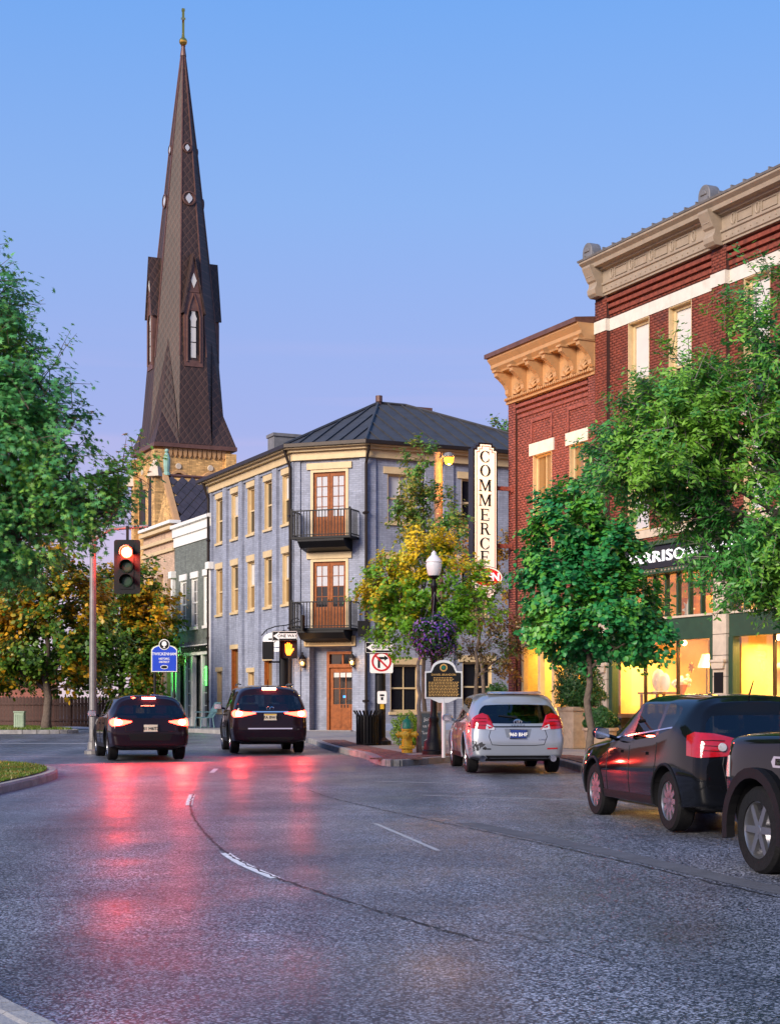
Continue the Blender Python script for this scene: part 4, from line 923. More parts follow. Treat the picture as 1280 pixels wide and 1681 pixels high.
vp = P(622, 668, 60.2); link(MB().lathe([(.09,-.3),(.09,.18),(.13,.19),(.13,.42),(.0,.43)], n=12), 'vent_pipe', 'copper_brown', blue, T(vp.x, vp.y, vp.z))
vp = P(690, 684, 63); link(MB().box(-.32,.32,-.25,.25,-1.2,.2).box(-.38,.38,-.3,.3,.2,.32), 'chimney', 'copper_brown', blue, T(vp.x, vp.y, vp.z, AR))
# downpipes
def downpipe(F, u, z0=.2, y=-.12): link(MB().tube([(u,-.42,ZE+.42),(u,-.34,ZE+.2),(u,y,ZE-.25),(u,y,z0)], .055, 8).box(u-.08,u+.08,y-.07,0,ZE-2,ZE-1.93).box(u-.08,u+.08,y-.07,0,4,4.07).box(u-.08,u+.08,y-.07,0,1.4,1.47), 'downpipe', 'dark_bronze', blue, F.M)
downpipe(FR, -.03, y=-.14); downpipe(FL, LL-.08, y=-.18); downpipe(FL, .05, y=-.18)
# ------------------------------------------------------------------ lanterns and small signs on the corner building
def lantern(px, py, label):
    u = FC.u(px); z = FC.z(px, py)
    t = thing('wall_lantern', label, 'lantern', FC.at(u, -.0, z), 'lanterns beside the street door')
    link(MB().tube([(0,0,-.1),(0,-.16,-.14),(0,-.2,-.2)], .018, 6).box(-.05,.05,-.02,.0,-.2,.05), 'bracket', 'dark_bronze', t)
    link(MB().lathe([(.05,-.2),(.07,-.19),(.07,-.17),(.0,-.17)], (0,-.2,0), 6), 'base', 'dark_bronze', t)
    link(MB().lathe([(.07,-.17),(.12,.10),(.0,.10)], (0,-.2,0), 6), 'glass', 'lamp_glass', t); link(MB().ball((0,-.2,-.04), .045, 8, 6, (1,1,1.6)), 'flame', 'flame', t)
    link(MB().lathe([(.15,.10),(.15,.12),(.06,.24),(.03,.26),(.03,.30),(.045,.32),(0,.36)], (0,-.2,0), 6), 'lantern_roof', 'dark_bronze', t)
    fr = MB()
    for x, y in circ(6, 1): fr.tube([(.07*x,-.2+.07*y,-.17),(.122*x,-.2+.122*y,.10)], .008, 4)
    link(fr, 'cage', 'dark_bronze', t)
    l = bpy.data.lights.new('lantern_flame', 'POINT'); l.energy = 10; l.color = (1,.5,.14); l.shadow_soft_size = .04; lo = bpy.data.objects.new('lantern_flame', l); COL.objects.link(lo); lo.parent = t; lo.location = (0,-.3,-.04)
lantern(500, 1087, 'lit lantern left of the wooden street door'); lantern(581, 1086, 'lit lantern right of the wooden street door')
F1 = FL; uo = FL.u(478)
t = thing('hanging_sign', 'white oval shop sign hanging from a scrolled iron bracket', 'sign', T(*P(452, 1050, 55.4)[:2], 0, R(-12)))
zc = P(452,1050,55.4).z
link(MB().prism([(.45*math.cos(a)-.0, zc+.26*math.sin(a)) for a in [2*math.pi*k/24 for k in range(24)]], -.02, .02), 'board', 'sign_white', t); link(MB().box(-.35,.5,-.02,.02,zc-.42,zc-.30), 'lower_board', 'sign_white', t)
lettering('JNJ', .2, 'sign_black', t, WM[t.name] @ Matrix.Translation((.1,-.025,zc)), ext=.004)
link(MB().tube([(-.5,0,zc+.15),(-.3,0,zc+.36),(.0,0,zc+.46),(.4,0,zc+.5),(.8,0,zc+.62),(.95,.1,zc+.62)], .02, 6).tube([(.5,0,zc+.52),(.62,0,zc+.7),(.8,0,zc+.75),(.88,0,zc+.66)], .015, 6).box(.93,.99,-.02,.3,zc+.3,zc+.85), 'bracket', 'black_iron', t)
link(MB().tube([(-.3,0,zc+.2),(-.3,0,zc+.36)], .008, 4).tube([(.3,0,zc+.2),(.3,0,zc+.48)], .008, 4).tube([(-.3,0,zc-.32),(-.3,0,zc-.18)], .008, 4).tube([(.3,0,zc-.32),(.3,0,zc-.18)], .008, 4), 'hangers', 'black_iron', t)
# ------------------------------------------------------------------ green shop and tan house further along the street
UG = 65*0; Lg = None
FG = Frame(*(Vector(FL.o) + D_*12.6), AF)     # origin at the far end; x towards us
ug0, ug1 = FG.u(287), FG.u(351)
grn = thing('shop_house', 'narrow dark green brick shop with white cornice and white sash windows', 'building', T(FL.o[0], FL.o[1]))
GW = ug1-ug0; wg = [ug0 + GW*q for q in (.24,.53,.84)]
ops = [(u-.42, u+.42, FG.z(315, 1030), FG.z(315, 950)) for u in wg] + [(ug0+.25, ug1-.2, .0, FG.z(320,1073)-.05)]
zt = 9.15
wall(grn, FG, ug0, ug1, -.2, zt, ops, 'green_brick', .2)
for u in wg: window(grn, FG, u, ops[0][2], .84, ops[0][3]-ops[0][2], y=.06, fm='white_paint', cols=2, rows=4, lintel='white_paint', lin_h=.26, lin_over=.1, sill=.12, fw=.11)
profile(grn, FG, 'cornice', 'white_paint', [(0,zt-.95),(-.05,zt-.95),(-.05,zt-.55),(-.12,zt-.52),(-.12,zt-.18),(-.22,zt-.14),(-.22,zt),(0,zt)], ug0, ug1-.02)
for u in (ug0, ug1-.2):
    boxpart(grn, FG, 'downpipe_strip', 'white_paint', u-.06, u+.16, -.16, .0, -.1, zt-2.3, .01); boxpart(grn, FG, 'strip_cap', 'white_paint', u-.16, u+.26, -.26, .0, zt-2.3, zt-2.0, .02)
zs = FG.z(320, 1073)
boxpart(grn, FG, 'shop_fascia', 'white_paint', ug0+.1, ug1-.05, -.10, .05, zs-.08, zs+.36, .01)
lettering('GREEN BUS BREWING', .34, 'sign_black', grn, FG.at((ug0+ug1)/2+.45, -.12, zs+.17), ext=.02, bold=.012, xs=1.05)
for u in (ug0+.25, ug0+GW*.30, ug0+GW*.47, ug0+GW*.72, ug1-.5): boxpart(grn, FG, 'post', 'white_paint', u, u+.22, -.06, .12, .2, zs-.08, .01)
for a, b in ((.30,.47),(.72,.93)):
    boxpart(grn, FG, 'pane', 'window_glass', ug0+GW*a+.2, ug0+GW*b, .05, .06, .75, zs-.1); boxpart(grn, FG, 'stall_riser', 'white_paint', ug0+GW*a+.2, ug0+GW*b, .02, .1, .2, .75)
    for r in range(1, 5): zz = .75 + (zs-.85)*r/5; boxpart(grn, FG, 'glazing_bar', 'white_paint', ug0+GW*a+.2, ug0+GW*b, .02, .05, zz-.02, zz+.02)
    x = ug0+GW*(a+b)/2+.1; boxpart(grn, FG, 'glazing_bar', 'white_paint', x-.02, x+.02, .015, .05, .75, zs-.1)
boxpart(grn, FG, 'door', 'door_wood', ug0+GW*.47+.2, ug0+GW*.72, .3, .36, .25, 2.5); boxpart(grn, FG, 'transom_pane', 'window_glass', ug0+GW*.47+.2, ug0+GW*.72, .3, .33, 2.55, zs-.1)
boxpart(grn, FG, 'neon_strip', 'neon_green', ug0+.30, ug0+.42, -.13, -.105, zs+.0, zs+.16); boxpart(grn, FG, 'neon_strip', 'neon_green', ug0+GW*.8, ug0+GW*.86, -.0, .015, 2.1, 2.9); boxpart(grn, FG, 'neon_strip', 'neon_green', ug0+.12, ug0+.22, -.13, -.10, 1.9, 3.0)
l = bpy.data.lights.new('neon_glow', 'POINT'); l.energy = 28; l.color = (.15,1,.1); l.shadow_soft_size = .1; lo = bpy.data.objects.new('neon_glow', l); COL.objects.link(lo); lo.parent = grn; lo.matrix_basis = WM[grn.name].inverted() @ FG.at(ug0+.4, -.45, zs-.25)
boxpart(grn, FG, 'body', 'green_brick', ug0+.02, ug1-.02, .25, 12, -.2, zt-.1)
tan = thing('balcony_house', 'tan painted brick house with a lacy black iron balcony', 'building', T(*(Vector(FG.o)+Vector((.419,-.908))*ug0)[:]))
ut0, ut1 = FG.u(236), ug0-.02
TW = ut1-ut0
wt = [ut0 + TW*q for q in (.25,.55,.88)]
ops = [(u-.5, u+.5, 4.35, 7.2) for u in wt] + [(u-.55, u+.55, .2, 3.2) for u in wt]
wall(tan, FG, ut0, ut1, -.2, 9.3, ops, 'tan_brick', .35)
for u in wt:
    window(tan, FG, u, 4.35, 1.0, 2.85, y=.28, fm='cream_paint', gl='window_warm', jamb=False, sill=.06); window(tan, FG, u, .2, 1.1, 3.0, y=.28, fm='wood_trim', gl='window_warm', jamb=False, sill=.06)
for z, d in ((8.1,.10),(8.55,.14),(9.05,.22)): boxpart(tan, FG, 'cornice_course', 'cream_paint', ut0-.05, ut1, -d, 0, z, z+.16, .01)
boxpart(tan, FG, 'coping', 'white_paint', ut0-.1, ut1, -.25, .3, 9.3, 9.45, .02); boxpart(tan, FG, 'body', 'tan_brick', ut0+.01, ut1, .36, 10, -.2, 9.2)
b = link(MB().box(ut0-1.4, ut1-.05, -1.35, 0, 4.0, 4.16), 'balcony', 'dark_bronze', tan, FG.M)
def lace(a0, a1, y0, y1):
    n = max(2, int(math.hypot(a1-a0, y1-y0)/.16))
    rail = MB().tube([(a0,y0,5.2),(a1,y1,5.2)], .03, 5).tube([(a0,y0,4.26),(a1,y1,4.26)], .025, 5).tube([(a0,y0,5.02),(a1,y1,5.02)], .018, 5)
    link(rail, 'railing', 'black_iron', b)
    for i in range(n+1):
        t = i/n; x, y = a0+(a1-a0)*t, y0+(y1-y0)*t
        link(MB().tube([(x,y,4.16),(x,y,5.2)], .014, 4).ball((x,y,4.62), .05, 6, 4).ball((x,y,5.11), .04, 6, 4), 'baluster', 'black_iron', b)
lace(ut0-1.4, ut1-.08, -1.32, -1.32); lace(ut1-.08, ut1-.08, -1.32, -.02); lace(ut0-1.38, ut0-1.38, -1.32, -.02)
for x in (ut0-1.3, ut0+TW*.5, ut1-.2): link(MB().tube([(x,-1.25,.15),(x,-1.25,4.0)], .06, 8), 'balcony_post', 'dark_bronze', tan, FG.M)
link(MB().ball((ut0-.2,-.9,3.86), .09, 8, 6), 'porch_lamp', 'sodium', tan, FG.M)
# a teal garden chair outside the green shop
def chair(px, label):
    p = P(px, 1205, 62); t = thing('garden_chair', label, 'chair', T(p.x, p.y, g(60)+.15, R(-60)))
    link(MB().box(-.28,.28,-.26,.26,.38,.42), 'seat', 'chair_teal', t); link(MB().add([(-.28,.24,.42),(.28,.24,.42),(.28,.55,1.0),(-.28,.55,1.0),(-.28,.28,.42),(.28,.28,.42),(.28,.59,1.0),(-.28,.59,1.0)], [(0,1,2,3),(4,5,6,7),(0,1,5,4),(2,3,7,6),(1,2,6,5),(0,3,7,4)]), 'backrest', 'chair_teal', t)
    for x in (-.26,.26):
        for y in (-.24,.24): link(MB().tube([(x,y,.38),(x*1.1,y*1.2,0)], .025, 5), 'leg', 'chair_teal', t)
        link(MB().box(x-.04,x+.04,-.28,.4,.60,.64), 'arm', 'chair_teal', t)
chair(336, 'teal garden chair on the pavement outside the green brick shop')
# ------------------------------------------------------------------ church
CH = Vector((-13.95, 107.0)); FCh = Frame(CH.x, CH.y, AR)
chm = thing('church', 'brick church tower with a tall brown shingled spire and gilded cross', 'church', T(CH.x, CH.y))
def _shingle():
    m, n, b = base('shingle'); L = n.links.new
    t = N(n, 'ShaderNodeTexCoord'); s = N(n, 'ShaderNodeSeparateXYZ'); L(t.outputs['Object'], s.inputs[0])
    sub = N(n, 'ShaderNodeMath', operation='SUBTRACT'); L(s.outputs[0], sub.inputs[0]); L(s.outputs[1], sub.inputs[1])
    def wave(sign):
        a = N(n, 'ShaderNodeMath', operation='MULTIPLY'); a.inputs[1].default_value = 2.1*sign; L(sub.outputs[0], a.inputs[0])
        c = N(n, 'ShaderNodeMath', operation='MULTIPLY_ADD'); c.inputs[1].default_value = 1.55; L(s.outputs[2], c.inputs[0]); L(a.outputs[0], c.inputs[2])
        f = N(n, 'ShaderNodeMath', operation='FRACT'); L(c.outputs[0], f.inputs[0]); return f.outputs[0]
    w1_, w2_ = wave(1), wave(-1)
    mn = N(n, 'ShaderNodeMath', operation='MINIMUM'); L(w1_, mn.inputs[0]); L(w2_, mn.inputs[1])
    cr = N(n, 'ShaderNodeValToRGB'); L(mn.outputs[0], cr.inputs[0]); e = cr.color_ramp.elements
    e[0].position = .03; e[0].color = (.095,.045,.03,1); e[1].position = .13; e[1].color = (.034,.017,.013,1)
    nz = N(n, 'ShaderNodeTexNoise', i_Scale=.7, i_Detail=7.0, i_Roughness=.7); mp = N(n, 'ShaderNodeMapping'); mp.inputs['Scale'].default_value = (1.6,1.6,.4); L(t.outputs['Object'], mp.inputs[0]); L(mp.outputs[0], nz.inputs['Vector'])
    mr = N(n, 'ShaderNodeMapRange'); mr.inputs[1].default_value = .3; mr.inputs[2].default_value = .7; mr.inputs[3].default_value = .62; mr.inputs[4].default_value = 1.5; L(nz.outputs[0], mr.inputs[0])
    mu = N(n, 'ShaderNodeMix', data_type='RGBA', blend_type='MULTIPLY'); mu.inputs[0].default_value = 1; L(cr.outputs[0], mu.inputs[6]); L(mr.outputs[0], mu.inputs[7]); L(mu.outputs[2], b.inputs['Base Color'])
    b.inputs['Roughness'].default_value = .6; bp = N(n, 'ShaderNodeBump', i_Strength=.6, i_Distance=.05); L(mn.outputs[0], bp.inputs['Height']); L(bp.outputs[0], b.inputs['Normal'])
    return m
MDEF['shingle'] = _shingle
prof = [(18.5,5.5),(19.6,5.2),(21.0,4.95),(22.6,4.7),(24.4,4.42),(27.5,3.9),(31.2,3.2),(38.6,1.72),(45.3,.22)]
mb = MB(); vs = []
for z, wd in prof:
    r = wd/2/math.cos(math.pi/8); vs += [(x, y, z) for x, y in circ(8, r, math.pi/8)]
mb.add(vs, [(i*8+j, i*8+(j+1) % 8, (i+1)*8+(j+1) % 8, (i+1)*8+j) for i in range(len(prof)-1) for j in range(8)] + [tuple(range(len(vs)-8, len(vs)))])
spire = link(mb, 'spire', 'shingle', chm, FCh.M)
for sx in (-1, 1):
    for sy in (-1, 1):
        k = 2.8; t8 = 5.5/2*math.tan(math.pi/8); ap = 4.5/2*math.cos(math.pi/4)
        link(MB().add([(sx*k,sy*k,18.45),(sx*k*1.0,sy*t8,18.45),(sx*t8,sy*k,18.45),(sx*1.50,sy*1.50,25.6),(sx*2.12,sy*2.12,20.6)], [(0,1,4),(0,4,2),(1,3,4),(4,3,2),(0,2,1)]), 'broach', 'shingle', spire)
edge = MB()
for j in range(8):
    edge.tube([(x, y, z) for z, x, y in [(z, wd/2/math.cos(math.pi/8)*math.cos(math.pi/8+j*math.pi/4), wd/2/math.cos(math.pi/8)*math.sin(math.pi/8+j*math.pi/4)) for z, wd in prof[4:]]], .055, 5)
link(edge, 'hip_roll', 'copper_brown', spire)
link(MB().lathe([(.22,45.1),(.16,45.55),(.13,45.75),(.16,45.8),(0,45.85)], n=10), 'finial_base', 'copper_brown', spire); link(MB().ball((0,0,46.1), .28, 14, 10), 'ball', 'gold', spire)
link(MB().lathe([(.12,46.35),(.09,46.6),(0,46.61)], n=8).box(-.075,.075,-.05,.05,46.55,48.25).box(-.10,.10,-.07,.07,48.15,48.33).add([(-.06,-.32,47.45),(.06,-.32,47.45),(.06,.32,47.7),(-.06,.32,47.7),(-.06,-.32,47.6),(.06,-.32,47.6),(.06,.32,47.85),(-.06,.32,47.85)], [(0,1,2,3),(4,5,6,7),(0,1,5,4),(2,3,7,6),(1,2,6,5),(0,3,7,4)]), 'cross', 'gold', spire)
for q in range(4):
    A = FCh.M @ Matrix.Rotation(q*math.pi/2, 4, 'Z')
    y0 = -2.32
    d = link(MB().box(-.64,-.42,y0,-1.2,23.7,27.4).box(.42,.64,y0,-1.2,23.7,27.4).box(-.42,.42,y0,-1.2,23.7,24.1).prism([(-.64,27.4),(.64,27.4),(0,31.0)], y0, -.6), 'dormer', 'copper_brown', spire, A)
    link(MB().add([(-.82,y0-.12,27.2),(0,y0-.12,31.3),(0,-.4,31.3),(-.82,-1.0,27.2),(-.70,y0-.12,27.2),(0,y0-.12,31.05),(0,-.4,31.05),(-.70,-1.0,27.2)], [(0,1,2,3),(4,5,6,7),(0,1,5,4),(0,3,7,4)]).add([(.82,y0-.12,27.2),(0,y0-.12,31.3),(0,-.4,31.3),(.82,-1.0,27.2),(.70,y0-.12,27.2),(0,y0-.12,31.05),(0,-.4,31.05),(.70,-1.0,27.2)], [(0,1,2,3),(4,5,6,7),(0,1,5,4),(0,3,7,4)]), 'dormer_roof', 'shingle', spire, A)
    link(MB().prism([(-.42,24.1),(.42,24.1),(.42,27.0),(.25,27.8),(0,28.5),(-.25,27.8),(-.42,27.0)], y0+.12, y0+.16), 'lancet_recess', 'dark_bronze', spire, A)
    link(MB().prism([(-.17,24.3),(.17,24.3),(.17,26.7),(.24,26.9),(.12,27.2),(.12,27.4),(0,27.9),(-.12,27.4),(-.12,27.2),(-.24,26.9),(-.17,26.7)], y0+.06, y0+.11), 'lancet_pane', 'roller_shade', spire, A)
    for z in (25.3, 26.3): link(MB().box(-.2,.2,y0+.04,y0+.058,z,z+.05), 'lancet_bar', 'dark_bronze', spire, A)
    arch = MB()
    for s in (-1, 1): arch.tube([(s*.44,y0-.02,24.0),(s*.44,y0-.02,27.0),(s*.27,y0-.02,27.8),(0,y0-.02,28.55)], .06, 5)
    link(arch, 'arch_moulding', 'copper_brown', spire, A)
    link(MB().prism([(0,29.9),(.12,29.6),(.2,29.4),(.12,29.2),(0,28.9),(-.12,29.2),(-.2,29.4),(-.12,29.6)], y0-.03, y0-.005), 'quatrefoil', 'roller_shade', spire, A)
    link(MB().box(-.36,.36,y0-.04,y0-.004,28.62,28.72), 'string_course', 'copper_brown', spire, A)
    for z, r in ((35.15, .46), (38.65, .32)):
        wd = 1.72 + (38.6-z)/7.4*1.58 if z < 38.6 else 1.70
        link(MB().lathe([(r,0),(r*1.05,-.09),(r*.85,-.11),(r*.8,-.02),(0,-.02)], (0,-wd/2-.02,z), 20, 'y'), 'oculus', 'copper_brown', spire, A)
        link(MB().prism([(0,z+r*.75),(r*.42,z+r*.25),(r*.5,z),(r*.42,z-r*.25),(0,z-r*.75),(-r*.42,z-r*.25),(-r*.5,z),(-r*.42,z+r*.25)], -wd/2-.1, -wd/2-.06), 'oculus_pane', 'window_bright', spire, A)
tw = link(MB().box(-2.5,2.5,-2.5,2.5,-.2,18.45), 'tower', 'church_brick', chm, FCh.M)
for sx in (-1, 1):
    for sy in (-1, 1): link(MB().box(sx*2.45-.36,sx*2.45+.36,sy*2.45-.36,sy*2.45+.36,-.2,18.0), 'buttress', 'church_brick', chm, FCh.M); link(MB().lathe([(.6,16.2),(.35,16.9),(0,17.6)], (sx*2.7,sy*2.7,0), 4), 'buttress_cap', 'stone_cream', chm, FCh.M)
link(MB().box(-2.85,2.85,-2.85,2.85,18.2,18.46), 'eaves', 'copper_brown', chm, FCh.M)
for q in range(4):
    A = FCh.M @ Matrix.Rotation(q*math.pi/2, 4, 'Z')
    for i in range(13): x = -2.0+4.0*i/12; link(MB().prism([(x-.16,18.2),(x+.16,18.2),(x+.09,17.75),(x,17.6),(x-.09,17.75)], -2.62, -2.5), 'corbel', 'cornice_gold', tw, A)
    for x in (-1.1, 1.1):
        arc = [(x+.72*math.cos(R(a)), 15.7+.95*math.sin(R(a))) for a in range(0,181,20)]
        link(MB().prism(arc+[(x-.72,13),(x+.72,13)], -2.54, -2.5), 'belfry_arch', 'dark_bronze', tw, A); link(MB().tube([(a, -2.55, b) for a, b in arc], .14, 5), 'arch_ring', 'cornice_gold', tw, A)
        link(MB().lathe([(.22,0),(.18,-.06),(0,-.06)], (x,-2.51,17.0), 10, 'y'), 'roundel', 'stone_cream', tw, A)
# nave in front of the tower: steep roof of diamond slates
FN = Frame(*P(276, 800, 97)[:2], AR)
zr, ze = FN.z(276, 783), 9.0; run = 5.2
nave = link(MB().add([(0,0,zr),(16,0,zr),(16,-run,ze),(0,-run,ze),(0,run,ze),(16,run,ze)], [(0,1,2,3),(0,4,5,1)]).box(.05,16,-run+.3,run-.3,-.2,ze+.2), 'nave', 'church_brick', chm, FN.M)
link(MB().add([(-.2,.1,zr+.06),(16,.1,zr+.06),(16,-run-.2,ze-.1),(-.2,-run-.2,ze-.1),(-.2,.1,zr-.1),(16,.1,zr-.1),(16,-run-.2,ze-.26),(-.2,-run-.2,ze-.26)], [(0,1,2,3),(4,5,6,7),(0,1,5,4),(2,3,7,6),(1,2,6,5),(0,3,7,4)]), 'nave_roof', 'sign_black', nave)
link(MB().prismx([(-run,ze),(0,zr),(run,ze),(run,0),(-run,0)], -.02, .05), 'gable_wall', 'church_brick', nave)
link(MB().add([(-.35,-run-.3,ze-.3),(-.35,0,zr+.25),(-.02,0,zr+.25),(-.02,-run-.3,ze-.3),(-.35,-run-.3,ze-.65),(-.35,0,zr-.2),(-.02,0,zr-.2),(-.02,-run-.3,ze-.65)], [(0,1,2,3),(4,5,6,7),(0,1,5,4),(2,3,7,6),(1,2,6,5),(0,3,7,4)]), 'rake_board', 'cornice_gold', nave)
sl_len = math.hypot(run, zr-ze); sl_ang = math.atan2(zr-ze, run)
dia = MB().prismz([(-.30,0),(0,-.385),(.30,0),(0,.385)], 0, .05).mesh('slate_tile')
cnt = 0
for r in range(14):
    for c in range(14):
        x = .2 + c*.66 + (r % 2)*.33; d = .45 + r*.42
        if d > sl_len or x > 9: continue
        M = FN.M @ Matrix.Translation((x, -d*math.cos(sl_ang), zr - d*math.sin(sl_ang) + .075)) @ Matrix.Rotation(sl_ang+.05, 4, 'X')
        link(dia, 'slate_tile', 'slate', nave, M)
link(MB().tube([(-.2,0,zr+.1),(16,0,zr+.1)], .1, 6), 'ridge', 'copper_brown', nave)
st_ = P(274, 775, 97); sto = link(MB().lathe([(.22,0),(.22,.15),(.15,.2),(.2,.6),(.22,1.0),(.12,1.35),(.05,1.4)], n=10).ball((0,0,1.5), .13), 'gable_statue', 'patina', chm, T(st_.x, st_.y, zr+.1))
# ------------------------------------------------------------------ trees and shrubs
def leaf_shape(kind):
    if kind == 'oak':                          # deeply cut, pointed lobes
        o = [(0,-.5),(.05,-.12),(.30,-.22),(.14,0),(.42,.10),(.14,.20),(.26,.42),(.05,.30),(0,.55),(-.05,.30),(-.26,.42),(-.14,.20),(-.42,.10),(-.14,0),(-.30,-.22),(-.05,-.12)]
    elif kind == 'maple':
        o = [(0,-.5),(.06,-.2),(.36,-.24),(.24,-.02),(.50,.16),(.20,.20),(.0,.55),(-.20,.20),(-.50,.16),(-.24,-.02),(-.36,-.24),(-.06,-.2)]
    elif kind == 'broad':
        o = [(0,-.5),(.22,-.30),(.40,-.05),(.36,.18),(.18,.34),(0,.5),(-.18,.34),(-.36,.18),(-.40,-.05),(-.22,-.30)]
    else:                                      # slender pointed leaf
        o = [(0,-.5),(.17,-.12),(.15,.14),(0,.5),(-.15,.14),(-.17,-.12)]
    o = np.array(o); n = len(o)
    V = np.zeros((n+1, 3)); V[1:,:2] = o; V[1:,2] = -.35*np.abs(o[:,0])**1.2 - .12*o[:,1]**2     # folded along the midrib, drooping tip
    F = np.array([(0, 1+i, 1+(i+1) % n) for i in range(n)])
    return V, F
def scatter_leaves(pos, nrm, size, kind, rng):
    V, F = leaf_shape(kind); n = len(pos)
    z = nrm/np.linalg.norm(nrm, axis=1, keepdims=True); r = rng.normal(size=(n,3)); x = np.cross(r, z); x /= np.linalg.norm(x, axis=1, keepdims=True); y = np.cross(z, x)
    s = size[:,None,None]
    W = pos[:,None,:] + s*(V[None,:,0,None]*x[:,None,:] + V[None,:,1,None]*y[:,None,:] + V[None,:,2,None]*z[:,None,:])
    FF = F[None] + len(V)*np.arange(n)[:,None,None]
    return W.reshape(-1,3), FF.reshape(-1,3)
def bez(a, b, c, n): return [a*(1-t)**2 + b*2*t*(1-t) + c*t*t for t in [i/n for i in range(n+1)]]
def tree(name, label, cat, base_, trunk, r0, lobes, leaf, m, size, seed, bark='bark', per=26, nclump=140, spray=.55, group=None, droop=.25, kinds=None, stems=None, fork=.35, shell=.45, mode='spray'):
    """trunk: polyline from the foot up; lobes: (x, y, z, rx, ry, rz, weight) relative to the foot."""
    rng = np.random.default_rng(seed); rd = random.Random(seed)
    t = thing(name, label, cat, T(*base_), group)
    mb = MB(); tp = [Vector(p) for p in trunk]; L = len(tp)
    path = [tuple(v) for v in tp]
    fine = []
    for i in range(L-1): fine += [tp[i].lerp(tp[i+1], k/4) for k in range(4)]
    fine.append(tp[-1]); nf = len(fine)
    fine = [p + Vector((rd.gauss(0,.012), rd.gauss(0,.012), 0))*(1+i*.25) for i, p in enumerate(fine)]
    rads = [r0*(1.35 if i == 0 else 1.08 if i == 1 else 1)*(1 - .82*(i/(nf-1))**1.15) for i in range(nf)]
    mb.tube(fine, rads, 10)
    ztop = fine[-1].z
    tot = sum(l[6] for l in lobes); cl = []
    for l in lobes:
        k = max(3, int(nclump*l[6]/tot)); d = rng.normal(size=(k,3)); d /= np.linalg.norm(d, axis=1, keepdims=True)
        rr = (shell + (1-shell)*rng.random(k)**.6)
        cl.append(np.column_stack([l[0]+d[:,0]*rr*l[3], l[1]+d[:,1]*rr*l[4], l[2]+d[:,2]*rr*l[5]]))
    lc = [np.array(l[:3]) for l in lobes for _ in range(max(3, int(nclump*l[6]/tot)))]
    cl = np.vstack(cl)
    pos = []; nrm = []
    limbs = []
    for l in lobes:                              # one limb into every lobe
        c = Vector(l[:3]); k = min(range(nf), key=lambda i: abs(fine[i].z - max(fine[1].z, min(ztop, c.z - .55*math.hypot(c.x-fine[i].x, c.y-fine[i].y) - .25*l[5])))) 
        k = max(k, int(nf*fork)); a = fine[k]; mid = a.lerp(c, .5) + Vector((0,0,.12*(c-a).length))
        pts = bez(a, mid, c, 6); r = rads[k]*.62
        mb.tube(pts, [max(.012, r*(1-.72*i/6)) for i in range(7)], 7, False); limbs.append((pts, r))
    for ci, c in enumerate(cl):
        c = Vector(c); best = None
        for pts, r in limbs:
            for i, p in enumerate(pts[1:], 1):
                d = (p-c).length + (.6 if p.z > c.z + .2 else 0)
                if best is None or d < best[0]: best = (d, p, r*(1-.72*i/6))
        for i in range(int(nf*fork), nf):
            d = (fine[i]-c).length + (.5 if fine[i].z > c.z else 0)
            if d < best[0]: best = (d, fine[i], rads[i]*.6)
        a = best[1]; v = c-a; mid = a + v*.5 + Vector((rd.gauss(0,.08), rd.gauss(0,.08), .10*v.length)); tip = c + Vector((v.x, v.y, v.z*.4 - droop*.3)).normalized()*spray*.35
        pts = bez(a, mid, tip, 5); mb.tube(pts, [max(.005, min(.05, best[2]*.55)*(1-.8*i/5)) for i in range(6)], 5, False)
        # twigs of the clump, leaves set along them
        nt_ = 5; out = Vector((c.x-lc[ci][0], c.y-lc[ci][1], c.z-lc[ci][2]+.15))
        out = out.normalized() if out.length > 1e-3 else Vector((0,0,1))
        for _ in range(nt_):
            d = (Vector(rng.normal(size=3))*.75 + out*.9 + Vector((0,0,-droop))).normalized(); s0 = pts[3 + rd.randint(0,2)]; ln = spray*rd.uniform(.55,1.25)
            e = s0 + d*ln + Vector((0,0,-droop*ln*.3)); mb.tube([s0, s0.lerp(e,.5)+Vector((0,0,.03)), e], [.008,.006,.003], 4, False)
            k = per//nt_ + 1; tt = rng.random(k)**.7
            q = np.array(s0)[None] + (np.array(e)-np.array(s0))[None]*tt[:,None] + rng.normal(size=(k,3))*size*.55
            pos.append(q); nn = np.array(out)[None]*.75 + np.array([0,0,.65])[None] + rng.normal(size=(k,3))*.38; nrm.append(nn)
    pos = np.vstack(pos); nrm = np.vstack(nrm); sz = size*rng.uniform(.65,1.25,len(pos))
    V, F = scatter_leaves(pos, nrm, sz, leaf, rng)
    tr = link(mb.mesh('trunk', True, fix=False), 'trunk', bark, t)
    c = link(fast_mesh('crown', V, F), 'crown', m, t); c['kind'] = 'stuff'
    return t
def gz(x, y, k=.14): return g(y) + k
